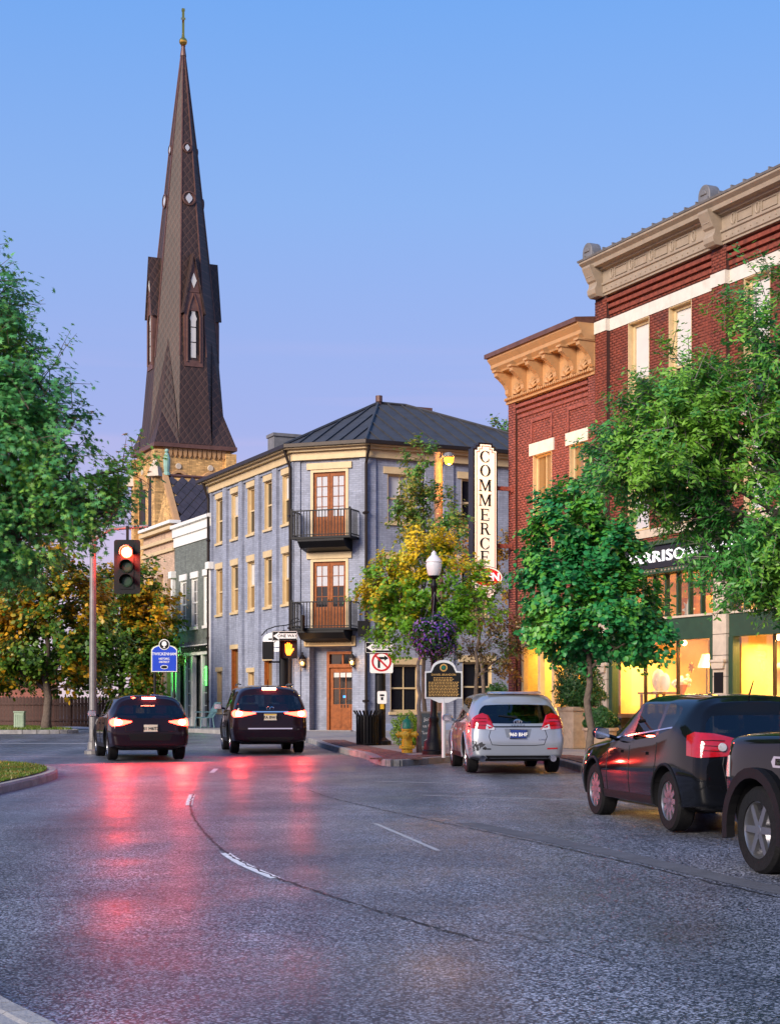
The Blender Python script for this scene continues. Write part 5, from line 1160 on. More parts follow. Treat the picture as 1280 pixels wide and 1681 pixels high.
# big oak on the island, its crown reaching in from the left
tree('oak_tree', 'big green oak filling the left edge, growing on the grass island', 'tree', (-9.2,26.6,gz(0,26.6)), [(0,0,0),(.05,.1,2.4),(.2,.2,4.5),(.5,.2,6.5),(.7,.2,8.6)], .28,
     [(.7,0,8.4,1.7,1.9,1.5,1.3),(2.15,0,7.8,.95,1.1,.95,.9),(2.7,0,6.6,.95,1.1,.8,.9),(3.1,.1,5.8,.95,1.1,.75,1.0),(3.3,.1,5.0,.95,1.1,.7,1.0),(4.0,.1,4.7,.62,.8,.45,.45),(4.55,.1,5.2,.30,.4,.28,.14),(4.4,.1,4.5,.35,.4,.3,.16),(2.6,0,4.2,1.05,1.2,.7,1.0),(1.5,0,6.1,1.6,1.8,1.4,1.3),(1.5,-.2,4.4,1.4,1.6,.9,1.0),(-1.0,0,6,2.2,2.4,1.8,.7),(2.2,-.6,5.7,1.1,1.2,1.1,.9),(3.0,-.2,4.0,.7,.8,.4,.4),(3.3,0,6.6,.35,.4,.3,.15),(2.7,0,7.6,.3,.4,.4,.14),(1.7,0,9.0,.55,.6,.6,.35)], 'oak', 'leaf_oak', .135, 11, per=80, nclump=470, spray=.60)
# young street trees on the corner
tree('maple_tree', 'young maple on the corner with yellow tips over green leaves', 'tree', (.69,37.6,gz(0,37.6)), [(0,0,0),(.0,.0,1.1),(-.03,.02,2.1),(.05,.05,3.2),(.1,0,4.6)], .06,
     [(-.6,0,3.85,.76,.6,.8,1.1),(.48,.1,4.05,.8,.6,.9,1.1),(0,.1,4.75,.8,.6,.55,1.0),(-.4,0,2.95,.66,.5,.5,.8),(.6,0,3.1,.64,.5,.58,.8),(1.3,.1,3.6,.52,.5,.7,.6),(-1.05,.1,4.0,.45,.5,.6,.5),(1.3,0,4.2,.35,.4,.35,.2)], 'maple', 'leaf_maple', .110, 21, per=70, nclump=200, spray=.30, bark='bark_grey', fork=.45)
tree('slender_tree', 'slender upright tree rising behind the yellow-tipped maple', 'tree', (.85,40.0,gz(0,40)), [(0,0,0),(.0,.0,2.5),(0,.02,5),(-.05,.0,7.6)], .06,
     [(-.1,0,7.3,.30,.3,.55,.7),(-.35,0,6.4,.42,.4,.5,1),(.35,0,6.1,.5,.4,.6,1),(-.1,.1,5.5,.55,.5,.5,1),(.75,0,5.7,.4,.4,.3,.5),(-.5,0,5.8,.3,.3,.3,.4),(.6,0,5.1,.35,.35,.3,.4)], 'maple', 'leaf_slim', .11, 22, per=40, nclump=100, spray=.26, fork=.5)
tree('plum_tree', 'small rusty-leaved tree against the blue wall by the vertical sign', 'tree', (2.55,47.0,gz(0,47)), [(0,0,0),(.0,.0,1.6),(.05,.02,2.6),(.3,0,4.4)], .09,
     [(.2,0,3.6,.6,.6,.5,1),(.95,0,3.4,.5,.5,.6,1),(.9,0,2.5,.5,.5,.5,.8),(-.2,0,2.6,.45,.4,.35,.6),(.55,0,2.1,.6,.5,.35,.6)], 'maple', 'leaf_rust', .10, 23, per=26, nclump=80, spray=.26, fork=.4)
tree('golden_tree', 'golden-leaved tree half hidden behind the vertical sign', 'tree', (3.0,50.0,gz(0,50)), [(0,0,0),(-.1,.0,2.0),(-.2,.02,4),(-.3,0,6.6)], .08,
     [(-.4,0,6.5,.55,.5,.5,1),(.1,0,5.6,.6,.5,.5,1),(-.7,0,5.6,.4,.4,.4,.6),(.6,0,6.2,.5,.4,.5,.7),(.5,0,4.8,.45,.4,.5,.6)], 'maple', 'leaf_gold', .105, 24, per=24, nclump=80, spray=.28, fork=.4)
tree('red_oak_tree', 'dense dark green street tree in front of the brick shops', 'tree', (3.85,30.7,gz(0,30.7)), [(0,0,0),(.0,.0,1.0),(-.02,.02,2.2),(.0,.0,3.6),(0,0,5.4)], .085,
     [(-.05,0,2.75,1.0,1.0,.62,1.5),(.5,0,3.1,.8,.8,.65,1.2),(-.55,0,3.5,.75,.75,.6,1.0),(.2,0,4.1,.7,.7,.65,1.0),(-.45,0,4.8,.6,.6,.6,.8),(-.75,0,4.1,.5,.55,.5,.6),(.1,0,5.4,.5,.5,.5,.5),(1.05,0,2.55,.5,.6,.4,.6),(-.9,0,2.75,.5,.6,.4,.6),(.6,0,4.35,.4,.5,.4,.4)], 'broad', 'leaf_redoak', .110, 25, per=95, nclump=250, spray=.34, fork=.4)
tree('zelkova_tree', 'tall feathery green tree spreading in from the right edge', 'tree', (6.9,24.0,gz(0,24)), [(0,0,0),(.05,.0,1.6),(.0,.1,2.6),(-.15,.1,4.4),(-.2,.1,7.6)], .16,
     [(-1.0,0,6.6,1.1,1.3,1.2,1.2),(-2.1,0,5.3,1.25,1.2,1.0,1.3),(-3.0,0,4.85,.9,1.0,.6,.8),(-1.2,0,4.2,1.3,1.3,1.0,1.4),(.2,0,5.6,1.6,1.5,1.6,1.2),(-.4,0,3.3,1.2,1.2,.7,1.0),(.2,-.2,7.6,1.0,1.0,.9,.8),(-3.2,.1,5.2,.55,.6,.5,.4),(-1.3,.2,3.3,.7,.9,.5,.6),(-2.6,-.2,5.6,.8,.8,.6,.6),(-1.4,-.3,5.6,1.1,1.0,.9,.9),(.9,0,3.8,1.2,1.2,1.0,.6),(-2.3,0,6.1,.5,.6,.6,.3)], 'slim', 'leaf_zelkova', .105, 26, per=185, nclump=470, spray=.50, bark='bark_grey', fork=.3, droop=.1)
# autumn trees on the far verge
for nm, lb, b_, lob, sd in (
    ('autumn_tree', 'broad autumn tree with orange sprays over the wooden fence', (-12.7,58.6,.35), [(0,0,3.6,2.2,1.9,1.3,1.5),(-1.6,0,4.6,1.5,1.4,1.1,1),(1.0,0,4.8,1.5,1.4,1.2,1),(0,0,5.9,1.3,1.3,.9,.8),(1.6,0,3.2,1.1,1.2,.8,.7),(-2.0,0,2.6,1.0,1.0,.6,.5),(.3,.4,2.3,2.0,1.2,.7,.8)], 31),
    ('autumn_tree', 'dark olive autumn tree between the metal pole and the balcony house', (-11.3,66.5,.35), [(0,0,3.6,1.8,1.6,1.5,1.5),(1.3,0,4.6,1.3,1.3,1.2,1),(-.6,0,5.6,1.3,1.3,1.1,1),(1.2,0,2.9,1.2,1.2,.8,.7),(.8,0,6.2,1.0,1.0,.7,.6),(.2,.3,2.0,2.0,1.2,.9,.9),(-1.6,.3,3.0,1.0,1.0,1.0,.6)], 32),
    ('autumn_tree', 'autumn tree at the far left edge beyond the green utility box', (-17.0,63.0,.35), [(0,0,4.0,2.4,2,1.7,1.5),(1.2,0,5.6,1.6,1.4,1.2,1),(-1.2,0,5.6,1.6,1.4,1.4,1),(1.9,0,3.0,1.1,1.1,.8,.7),(0,0,7.0,1.4,1.3,1.0,.7),(.6,.3,2.2,2.4,1.2,.8,.9)], 33)):
    tree(nm, lb, 'tree', b_, [(0,0,0),(.05,0,1.2),(0,0,2.2),(.1,0,4),(0,0,6)], .17, lob, 'broad', 'leaf_autumn', .18, sd, per=50, nclump=300, spray=.5, group='autumn trees on the far verge', fork=.3)
tree('background_tree', 'tree top showing over the blue building roof beside its chimney', 'tree', (*P(695,700,75)[:2],.2), [(0,0,0),(0,0,5),(0,0,10),(0,0,14.3)], .2, [(0,0,14.2,.9,.8,.7,1),(.5,0,13.2,1.0,.9,.8,1),(-.5,0,13.0,.9,.9,.7,1)], 'broad', 'leaf_autumn', .2, 41, per=22, nclump=44, spray=.4, fork=.7)
tree('background_tree', 'thin dark tree top between the blue roof and the brick building', 'tree', (*P(822,700,78)[:2],.2), [(0,0,0),(0,0,5),(0,0,10),(0,0,14.8)], .2, [(0,0,14.6,.5,.5,.7,1),(.2,0,13.4,.7,.6,.7,1),(-1.6,0,13.3,.5,.5,.4,.4)], 'broad', 'leaf_slim', .2, 42, per=12, nclump=30, spray=.4, fork=.7)
# clipped shrubs
def shrub(name, label, b_, lobes, m, size, n, seed, parent=None, group=None):
    rng = np.random.default_rng(seed); t = thing(name, label, 'shrub', T(*b_), group); pos = []; nrm = []
    tot = sum(l[6] for l in lobes)
    for l in lobes:
        k = int(n*l[6]/tot); d = rng.normal(size=(k,3)); d /= np.linalg.norm(d, axis=1, keepdims=True); rr = (.55+.5*rng.random(k)**.7)*(1+.12*np.sin(d[:,0]*9+d[:,2]*7))
        pos.append(np.array(l[:3])+d*rr[:,None]*np.array(l[3:6])); nrm.append(d+rng.normal(size=(k,3))*.6+np.array([0,0,.3]))
    pos = np.vstack(pos); nrm = np.vstack(nrm); keep = pos[:,2] > .02; pos, nrm = pos[keep], nrm[keep]
    V, F = scatter_leaves(pos, nrm, size*rng.uniform(.6,1.3,len(pos)), 'slim', rng)
    c = link(fast_mesh('foliage', V, F), 'foliage', m, t); c['kind'] = 'stuff'
    sm = MB()
    for l in lobes: sm.tube([(0,0,0),(l[0]*.5,l[1]*.5,l[2]*.5),(l[0],l[1],l[2])], [.03,.02,.01], 5)
    link(sm.mesh('stem'), 'stem', 'bark', t); return t
shrub('shrub', 'rounded dark evergreen bush in front of the blue wall behind the silver car', (*P(818,1150,47)[:2],gz(0,47)), [(0,0,.9,.52,.5,.75,1),(.15,0,.5,.6,.55,.5,.8),(-.1,0,1.3,.3,.3,.35,.3)], 'leaf_box', .085, 9000, 51)
shrub('shrub', 'lime green low bush behind the fire hydrant', (*P(668,1200,41.5)[:2],gz(0,41.5)), [(0,0,.45,.42,.4,.45,1),(.25,0,.3,.35,.35,.3,.6)], 'leaf_lime', .07, 6000, 52)
def planter(px, Y, label, plabel, h, r, lob, seed, box=True):
    p = P(px, 1200, Y); b_ = (p.x, p.y, gz(0, Y))
    t = thing('planter', plabel, 'planter', T(*b_, FB_A))
    if box: link(MB().prismz([(-r,-r),(r,-r),(r,r),(-r,r)], 0, h).box(-r*1.08,r*1.08,-r*1.08,r*1.08,h*.9,h), 'tub', 'planter_clay', t, None, .01)
    else: link(MB().lathe([(r*.75,0),(r*.9,h*.5),(r*.95,h*.86),(r*1.06,h*.88),(r*1.06,h),(r*.9,h),(r*.88,h*.9),(0,h*.9)], n=20), 'tub', 'planter_clay', t)
    link(MB().lathe([(r*.8,h*.9),(r*.6,h*.93),(0,h*.94)], n=10), 'soil', 'soil', t)
    shrub('shrub', label, (b_[0], b_[1], b_[2]+h*.9), lob, 'leaf_box', .085, 11000, seed)
planter(948, 40.2, 'tall dark bush in the square planter by the brick shop door', 'tall square planter between the shop doors behind the street tree', 1.05, .36, [(0,0,.75,.62,.6,.75,1),(.1,0,.4,.62,.6,.4,.8),(0,0,1.35,.3,.3,.4,.3)], 53)
planter(985, 39.0, 'small bush in the low round planter beside the stone pier', 'low round planter with ribbed rim beside the stone pier', .55, .42, [(0,0,.25,.4,.4,.3,1)], 54, False)
# ------------------------------------------------------------------ street furniture and signs
def rrect(w, h, r, n=4):
    o = []
    for cx, cy, a0 in ((w/2-r,h/2-r,0),(-w/2+r,h/2-r,90),(-w/2+r,-h/2+r,180),(w/2-r,-h/2+r,270)): o += [(cx+r*math.cos(R(a0+90*i/n)), cy+r*math.sin(R(a0+90*i/n))) for i in range(n+1)]
    return o
def arcband(mb, r0, r1, a0, a1, y0, y1, n=24, cx=0, cz=0):
    for i in range(n):
        a, b = R(a0+(a1-a0)*i/n), R(a0+(a1-a0)*(i+1)/n)
        mb.prism([(cx+r0*math.cos(a),cz+r0*math.sin(a)),(cx+r1*math.cos(a),cz+r1*math.sin(a)),(cx+r1*math.cos(b),cz+r1*math.sin(b)),(cx+r0*math.cos(b),cz+r0*math.sin(b))], y0, y1)
    return mb
# vertical projecting sign
FS = Frame(*(Vector(FB.o) + Vector((-.908,-.419))*1.12 + Vector((.419,-.908))*.25), math.atan2(.419,.908))
sg = thing('vertical_sign', 'tall white vertical sign with black letters reading COMMERCE and a red OPEN oval', 'sign', FS.M)
s_ = FPX/FS.o[1]; zt_, zb_ = CAMH+(HZP-728)/s_, CAMH+(HZP-985)/s_
W2 = .36
def stepped(w, z0, z1, k=.09): return [(-w+2*k,z1),(-w+2*k,z1-k),(-w+k,z1-k),(-w+k,z1-2*k),(-w,z1-2*k),(-w,z0+2*k),(-w+k,z0+2*k),(-w+k,z0+k),(-w+2*k,z0+k),(-w+2*k,z0),(w-2*k,z0),(w-2*k,z0+k),(w-k,z0+k),(w-k,z0+2*k),(w,z0+2*k),(w,z1-2*k),(w-k,z1-2*k),(w-k,z1-k),(w-2*k,z1-k),(w-2*k,z1)]
link(MB().prism(stepped(W2+.06, zb_, zt_), -.16, .16), 'cabinet', 'black_gloss', sg, None, .01)
link(MB().prism(stepped(W2, zb_+.06, zt_-.06), -.175, -.161), 'face', 'sign_lit', sg)
def outline(poly, wd, y0, y1):
    mb = MB(); n = len(poly)
    for i in range(n):
        a, b = Vector(poly[i]), Vector(poly[(i+1) % n]); d = (b-a).normalized()*wd/2; q = Vector((-d.y, d.x)); a = a-d; b = b+d
        mb.prism([tuple(a+q), tuple(a-q), tuple(b-q), tuple(b+q)], y0, y1)
    return mb
link(outline(stepped(W2-.05, zb_+.11, zt_-.11), .018, -.181, -.176), 'border', 'sign_red', sg)
def serif(ch, h):
    mb = MB(); y0, y1 = -.187, -.176; a = h*.5; t = h*.17; n_ = h*.07; sf = h*.06
    B = lambda x0, x1, z0, z1: mb.prism([(x0,z0),(x1,z0),(x1,z1),(x0,z1)], y0, y1)
    Q = lambda *p: mb.prism(list(p), y0, y1)
    if ch == 'O' or ch == 'C':
        a0, a1 = (0, 360) if ch == 'O' else (48, 312); n = 28
        for i in range(n):
            p, q = R(a0+(a1-a0)*i/n), R(a0+(a1-a0)*(i+1)/n); o = a; iw = lambda an: a - (n_*.8 + (t-n_*.8)*abs(math.cos(an))**1.3)
            Q((iw(p)*math.cos(p)*.92, iw(p)*math.sin(p)*1.04),(o*math.cos(p),o*math.sin(p)),(o*math.cos(q),o*math.sin(q)),(iw(q)*math.cos(q)*.92,iw(q)*math.sin(q)*1.04))
        if ch == 'C': B(a*.62,a*.72,a*.35,a*.95); B(a*.62,a*.72,-a*.72,-a*.30)
    elif ch == 'M':
        B(-a*1.0,-a*1.0+n_,-a,a); B(a*1.0-t,a*1.0,-a,a); Q((-a,a),(-a+t*1.1,a),(t*.25,-a*.75),(-t*.25,-a)); Q((a-t,a),(a,a),(0,-a),(-t*.1,-a*.75))
        for x in (-a+n_/2, a-t/2): B(x-sf*2.4,x+sf*2.4,-a,-a+sf)
        B(-a-sf*1.5,-a+t,a-sf,a); B(a-t,a+sf*1.5,a-sf,a)
    elif ch == 'E':
        B(-a*.72,-a*.72+t,-a,a); B(-a*.9,a*.66,a-sf*1.2,a); B(-a*.9,a*.72,-a,-a+sf*1.2); B(-a*.5,a*.35,-sf*.6,sf*.6); B(a*.58,a*.66,a*.55,a); B(a*.62,a*.72,-a,-a*.5); B(a*.27,a*.36,-a*.25,a*.25)
    elif ch == 'R':
        B(-a*.78,-a*.78+t,-a,a); B(-a*.95,-a*.35,-a,-a+sf*1.2); B(-a*.95,0,a-sf*1.2,a); arcband(mb, a*.33, a*.54, -90, 90, y0, y1, 12, 0, a*.46); B(-a*.5,.02,-sf,sf*.6)
        Q((-a*.1,0),(a*.25,0),(a*.85,-a),(a*.45,-a)); B(a*.4,a*1.0,-a,-a+sf)
    return mb
pys = [751,774,798,822,846,869,893,915]
for ch, py in zip('COMMERCE', pys): link(serif(ch, .355), 'letter', 'sign_black', sg, FS.at(-.02, 0, CAMH+(HZP-py)/s_))
zo = CAMH+(HZP-948)/s_
ell = lambda a, b, n=28: [(a*math.cos(2*math.pi*i/n), zo+b*math.sin(2*math.pi*i/n)) for i in range(n)]
link(MB().prism(ell(.56,.33), -.21, .21), 'open_cabinet', 'black_gloss', sg); link(MB().prism(ell(.54,.31), -.222, -.211), 'open_border', 'sign_lit', sg); link(MB().prism(ell(.49,.265), -.230, -.223), 'open_face', 'open_red', sg)
link(text_mesh('OPEN', .32, ext=.005, bold=.008, xs=1.05).copy(), 'lettering', 'letter_lit', sg, FS.at(0,-.236,zo))
for py in (800, 895): z = CAMH+(HZP-py)/s_; link(MB().box(W2+.06,1.2,-.05,.05,z-.06,z+.06).box(.95,1.25,-.09,.09,z-.1,z+.1), 'bracket', 'red_brick_dark', sg)
# sodium street light on a wooden pole
p = P(719, 900, 46); t = thing('street_light', 'wooden utility pole with a lit orange street light in front of the blue wall', 'street light', T(p.x, p.y, gz(0,46)))
H = P(719,757,46).z - gz(0,46)
link(MB().tube([(0,0,0),(.02,0,H*.5),(0,0,H+.25)], [.16,.145,.125], 10), 'pole', 'pole_wood', t); link(MB().tube([(0,0,H),(.15,-.3,H+.12),(.28,-.75,H+.05)], .03, 6), 'arm', 'metal_grey', t)
hd = link(MB().lathe([(.05,.10),(.12,.08),(.17,-.02),(.15,-.05),(0,-.05)], (.28,-.85,H+.02), 12), 'lamp_head', 'metal_grey', t); link(MB().lathe([(.14,-.05),(.13,-.16),(.08,-.24),(0,-.26)], (.28,-.85,H+.02), 12), 'lens', 'sodium', hd)
l = bpy.data.lights.new('sodium_lamp', 'POINT'); l.energy = 300; l.color = (1,.42,.07); l.shadow_soft_size = .12; lo = bpy.data.objects.new('sodium_lamp', l); COL.objects.link(lo); lo.parent = t; lo.location = (.28,-.85,H-.35)
# ornamental lamp post and hanging basket
p = P(712, 1240, 36.2); zg = gz(0,36.2); t = thing('lamp_post', 'black ornamental lamp post with a white acorn globe', 'lamp post', T(p.x, p.y, zg)); HL = P(710,945,36.2).z - zg
link(smooth(link(MB().lathe([(.27,0),(.27,.10),(.24,.12),(.22,.30),(.16,.36),(.13,.62),(.10,.74),(.12,.78),(.12,.84),(.085,.88),(.075,1.0),(.06,HL-.3),(.08,HL-.27),(.08,HL-.2),(.05,HL-.15),(.05,HL-.08),(.10,HL-.04),(.13,HL)], n=16), 'post', 'black_iron', t)).data, 'x') if False else None
po = smooth(link(MB().lathe([(.27,0),(.27,.10),(.24,.12),(.22,.30),(.16,.36),(.13,.62),(.10,.74),(.12,.78),(.12,.84),(.085,.88),(.075,1.0),(.06,HL-.3),(.08,HL-.27),(.08,HL-.2),(.05,HL-.15),(.05,HL-.08),(.10,HL-.04),(.13,HL)], n=16), 'post', 'black_iron', t), 40)
gb = smooth(link(MB().lathe([(.12,HL),(.15,HL+.06),(.185,HL+.24),(.17,HL+.30),(.19,HL+.31),(.17,HL+.36),(.10,HL+.44),(.06,HL+.47),(.06,HL+.52),(.03,HL+.55),(0,HL+.58)], n=18), 'globe', 'globe', t), 50)
link(MB().tube([(-.0,0,HL-.62),(.1,-.1,HL-.55),(.14,-.16,HL-.5)], .018, 6), 'basket_arm', 'black_iron', t)
pb = P(713, 1037, 35.9); bk = thing('hanging_basket', 'hanging basket of purple and pink petunias on the lamp post', 'flower basket', T(pb.x, pb.y, pb.z-.1))
rng = np.random.default_rng(61); k = 2600; d = rng.normal(size=(k,3)); d /= np.linalg.norm(d, axis=1, keepdims=True); rr = .82+.2*rng.random(k)
rag = 1 + .13*np.sin(d[:,0]*5+1)*np.cos(d[:,2]*6) + .08*np.sin(d[:,1]*11+d[:,2]*9); pos = d*(rr*rag)[:,None]*np.array([.50,.50,.46]); pos[:,2] -= .16*rng.random(k)**3*(d[:,2] < 0); V, F = scatter_leaves(pos, d+rng.normal(size=(k,3))*.5, .06*rng.uniform(.7,1.2,k), 'broad', rng); o = link(fast_mesh('foliage', V, F), 'foliage', 'leaf_box', bk); o['kind'] = 'stuff'
k = 620; d = rng.normal(size=(k,3)); d /= np.linalg.norm(d, axis=1, keepdims=True); rag = 1 + .13*np.sin(d[:,0]*5+1)*np.cos(d[:,2]*6) + .08*np.sin(d[:,1]*11+d[:,2]*9); pos = d*((.96+.1*rng.random(k))*rag)[:,None]*np.array([.51,.51,.47]); pos[:,2] -= .16*rng.random(k)**3*(d[:,2] < 0); V, F = scatter_leaves(pos, d+rng.normal(size=(k,3))*.25, .062*rng.uniform(.75,1.2,k), 'broad', rng); o = link(fast_mesh('blossoms', V, F), 'blossoms', 'petal', bk); o['kind'] = 'stuff'
link(MB().lathe([(.1,-.3),(.3,-.2),(.42,.0),(.43,.05),(0,.05)], n=14), 'liner', 'soil', bk)
for a in (20,140,260): link(MB().tube([(.42*math.cos(R(a)),.42*math.sin(R(a)),.2),(0,.0,1.0)], .006, 4), 'chain', 'metal_grey', bk)
# historical marker
p = P(728, 1200, 34.8); zg = gz(0,34.8); mk = thing('historical_marker', 'dark historical marker with pale border and crest on a post', 'marker', T(p.x, p.y, zg, R(-3)))
zm = P(728,1147,34.8).z - zg; sm_ = FPX/34.8
def marker_outline(k=0):
    w_, h_ = .415-k, .60-k
    o = [(-w_,k),(w_,k),(w_,h_),(w_*.70,h_+.01)]
    for i in range(11): a = R(8+164*i/10); o.append(((.27-k)*math.cos(a)*1.0, h_+.05+(.20-k*.6)*math.sin(a)))
    return o + [(-w_*.70,h_+.01),(-w_,h_)]
link(MB().prism(marker_outline(), -.03, .03), 'plaque', 'sign_white', mk, WM[mk.name] @ Matrix.Translation((0,0,zm)), .008)
pf_ = link(MB().prism(marker_outline(.035), -.036, -.031), 'plaque_face', 'sign_black', mk, WM[mk.name] @ Matrix.Translation((0,0,zm)))
link(arcband(MB(), .055, .085, 0, 360, -.044, -.037, 20, 0, .68), 'crest_ring', 'gold_letter', pf_); link(MB().lathe([(.045,0),(.03,-.012),(0,-.012)], (0,-.037,.68), 12, 'y'), 'crest', 'hydrant_green', pf_)
link(text_mesh('DANIEL BRANDON', .062, ext=.002, bold=.001).copy(), 'lettering', 'gold_letter', pf_, WM[mk.name] @ Matrix.Translation((0,-.038,zm+.525)))
rl = random.Random(9)
for i in range(13):
    x = -.33; row = MB(); z = .46 - i*.033
    lim = .33 if i > 2 else .22
    x = -lim
    while x < lim - .03: wdt = rl.uniform(.025,.07); row.box(x, min(lim, x+wdt), -.0395, -.0362, z-.009, z+.009); x += wdt + .014
    link(row, 'text_line', 'gold_letter', pf_)
link(MB().prism([(-.3,0),(.3,0),(.1,-.09),(-.1,-.09)], -.04, .04).tube([(0,0,-zm),(0,0,0)], .045, 10), 'post', 'sign_white', mk, WM[mk.name] @ Matrix.Translation((0,0,zm)))
# fire hydrant
p = P(668, 1236, 37.4); t = thing('fire_hydrant', 'yellow fire hydrant with a green cap', 'hydrant', T(p.x, p.y, gz(0,37.4), R(-10)))
smooth(link(MB().lathe([(.13,0),(.13,.10),(.19,.10),(.19,.15),(.125,.16),(.125,.2),(.115,.52),(.14,.53),(.14,.57),(.11,.57),(0,.57)], n=16), 'barrel', 'hydrant_yellow', t), 35)
smooth(link(MB().lathe([(.15,.57),(.15,.60),(.13,.70),(.08,.78),(.035,.80),(.035,.86),(0,.87)], n=16), 'cap', 'hydrant_green', t), 35)
for s, ax in ((-1,'x'),(1,'x'),(-1,'y')): smooth(link(MB().lathe([(.07,.10*s),(.07,.19*s),(.085,.19*s),(.085,.23*s),(.03,.24*s),(.03,.27*s),(0,.27*s)] , (0,0,.43), 12, ax), 'nozzle', 'hydrant_yellow', t), 35)
bl_ = MB()
for x, y in circ(8, .165): bl_.box(x-.014,x+.014,y-.014,y+.014,.15,.18)
link(bl_, 'bolts', 'hydrant_yellow', t)
# slatted litter bin
p = P(603, 1224, 42.3); t = thing('litter_bin', 'black slatted metal litter bin beside the thick black post', 'bin', T(p.x, p.y, gz(0,42.3)))
link(MB().lathe([(.27,.04),(.27,.06),(.25,.06),(.25,.78),(.0,.78)], n=16), 'liner', 'sign_black', t); link(MB().lathe([(.22,0),(.30,.02),(.30,.06),(.22,.06)], n=16), 'base', 'black_iron', t)
slt = MB().add([(-.022,.285,.05),(.022,.285,.05),(.022,.30,.05),(-.022,.30,.05),(-.022,.29,.80),(.022,.29,.80),(.022,.305,.80),(-.022,.305,.80),(-.022,.38,.93),(.022,.38,.93),(.022,.39,.92),(-.022,.39,.92)], [(0,1,2,3),(0,1,5,4),(1,2,6,5),(2,3,7,6),(3,0,4,7),(4,5,9,8),(5,6,10,9),(6,7,11,10),(7,4,8,11),(8,9,10,11)]).mesh('slat')
for i in range(22): link(slt, 'slat', 'black_iron', t, WM[t.name] @ Matrix.Rotation(2*math.pi*i/22, 4, 'Z'))
link(MB().tube([(x,y,.80) for x, y in circ(20,.30)+[(.30,0)]], .014, 5, False), 'hoop', 'black_iron', t)
# signal post with no-turn sign
p = P(624, 1222, 42.6); zg = gz(0,42.6); sx = FPX/42.6
t = thing('signal_post', 'thick black signal post carrying a push button by the litter bin', 'post', T(p.x, p.y, zg)); Hp = P(624,985,42.6).z - zg
link(MB().lathe([(.30,0),(.30,.10),(.22,.13),(.145,.2),(.14,Hp-.1),(.16,Hp-.08),(.12,Hp),(0,Hp+.1)], n=14), 'pole', 'black_iron', t)
zb2 = P(627,1145,42.6).z - zg
bp_ = link(MB().prism(rrect(.25,.34,.04), -.20, -.17), 'button_sign', 'sign_white', t, WM[t.name] @ Matrix.Translation((.05,0,zb2)))
link(MB().prism(rrect(.12,.05,.02), -.206, -.201).box(-.03,.03,-.206,-.201,-.13,-.05), 'pictogram', 'sign_black', bp_, WM[t.name] @ Matrix.Translation((.05,0,zb2+.06)))
link(MB().box(-.05,.05,-.205,-.13,-.31,-.18), 'push_button', 'hydrant_yellow', t, WM[t.name] @ Matrix.Translation((.05,0,zb2)))
sgh = link(MB().box(-.05,.28,-.14,.14,0,.42), 'signal_back', 'black_iron', t, WM[t.name] @ Matrix.Translation((-.55,0,P(600,1045,42.6).z-zg)))
def one_way(M, label, y=-.0, w_=.76, h_=.30):
    t = thing('one_way_sign', label, 'sign', M); link(MB().prism(rrect(w_,h_,.03), 0, .012), 'plate', 'sign_black', t)
    f = link(outline(rrect(w_-.03,h_-.03,.025), .012, -.003, -.001), 'border', 'sign_white', t)
    link(MB().prism([(-.34,0),(-.17,.115),(-.17,.075),(.345,.075),(.345,-.075),(-.17,-.075),(-.17,-.115)], -.005, -.001), 'arrow', 'sign_white', t)
    link(text_mesh('ONE WAY', .125, ext=.002, bold=.002, xs=.98).copy(), 'lettering', 'sign_black', t, M @ Matrix.Translation((.075,-.0075,0)))
q = P(622.5,1063,42.35); one_way(T(q.x, q.y, q.z, R(3)), 'one way arrow sign above the no right turn sign')
q = P(626,1086,42.38); t2 = thing('no_turn_sign', 'white square no right turn sign with red circle and slash', 'sign', T(q.x, q.y, q.z))
link(MB().prism(rrect(.62,.62,.05), 0, .012), 'plate', 'sign_white', t2)
link(MB().box(-.10,-.035,-.004,-.001,-.17,.06).box(-.10,.08,-.0042,-.001,.06,.125).prism([(.08,.02),(.08,.165),(.19,.0925)], -.004, -.001), 'arrow', 'sign_black', t2)
link(arcband(MB(), .215, .265, 0, 360, -.009, -.0045, 30).prism([(-.17,.135),(-.135,.17),(.17,-.135),(.135,-.17)], -.0088, -.0046), 'prohibition_ring', 'sign_red', t2)
# pedestrian signal post beyond the dark car
p = P(466, 1215, 47.5); zg = gz(0,47.5); t = thing('pedestrian_signal', 'black post with a lit orange hand pedestrian signal behind the dark car', 'pedestrian signal', T(p.x, p.y, zg)); Hs = P(466,1034,47.5).z - zg
link(MB().lathe([(.26,0),(.26,.1),(.16,.16),(.14,.2),(.14,Hs-.05),(0,Hs)], n=14), 'pole', 'black_iron', t)
zh = P(474,1067,47.5).z - zg
hb_ = link(MB().box(-.24,.24,-.18,.12,-.26,.26).box(-.26,-.24,-.34,-.18,-.26,.28).box(.24,.26,-.34,-.18,-.26,.28).box(-.26,.26,-.34,-.18,.26,.28), 'signal_head', 'black_iron', t, WM[t.name] @ Matrix.Translation((.17,-.25,zh)))
hand = MB()
for x, z0, z1, a in ((-.075,.0,.16,-6),(-.025,.0,.20,-2),(.025,.0,.19,2),(.07,.0,.15,8)): hand.tube([(x,-.19,z0),(x+.002*a,-.19,z1)], .02, 6)
hand.prism([(-.095,.02),(.09,.02),(.10,-.08),(.05,-.17),(-.05,-.17),(-.09,-.08)], -.2, -.183).tube([(.08,-.19,-.08),(.15,-.19,.03)], .022, 6)
link(hand, 'hand', 'hand_orange', hb_, WM[t.name] @ Matrix.Translation((.17,-.25,zh)))
link(MB().box(-.2,.2,-.182,-.1805,-.23,.23), 'lens', 'signal_dim', hb_, WM[t.name] @ Matrix.Translation((.17,-.25,zh))) if False else None
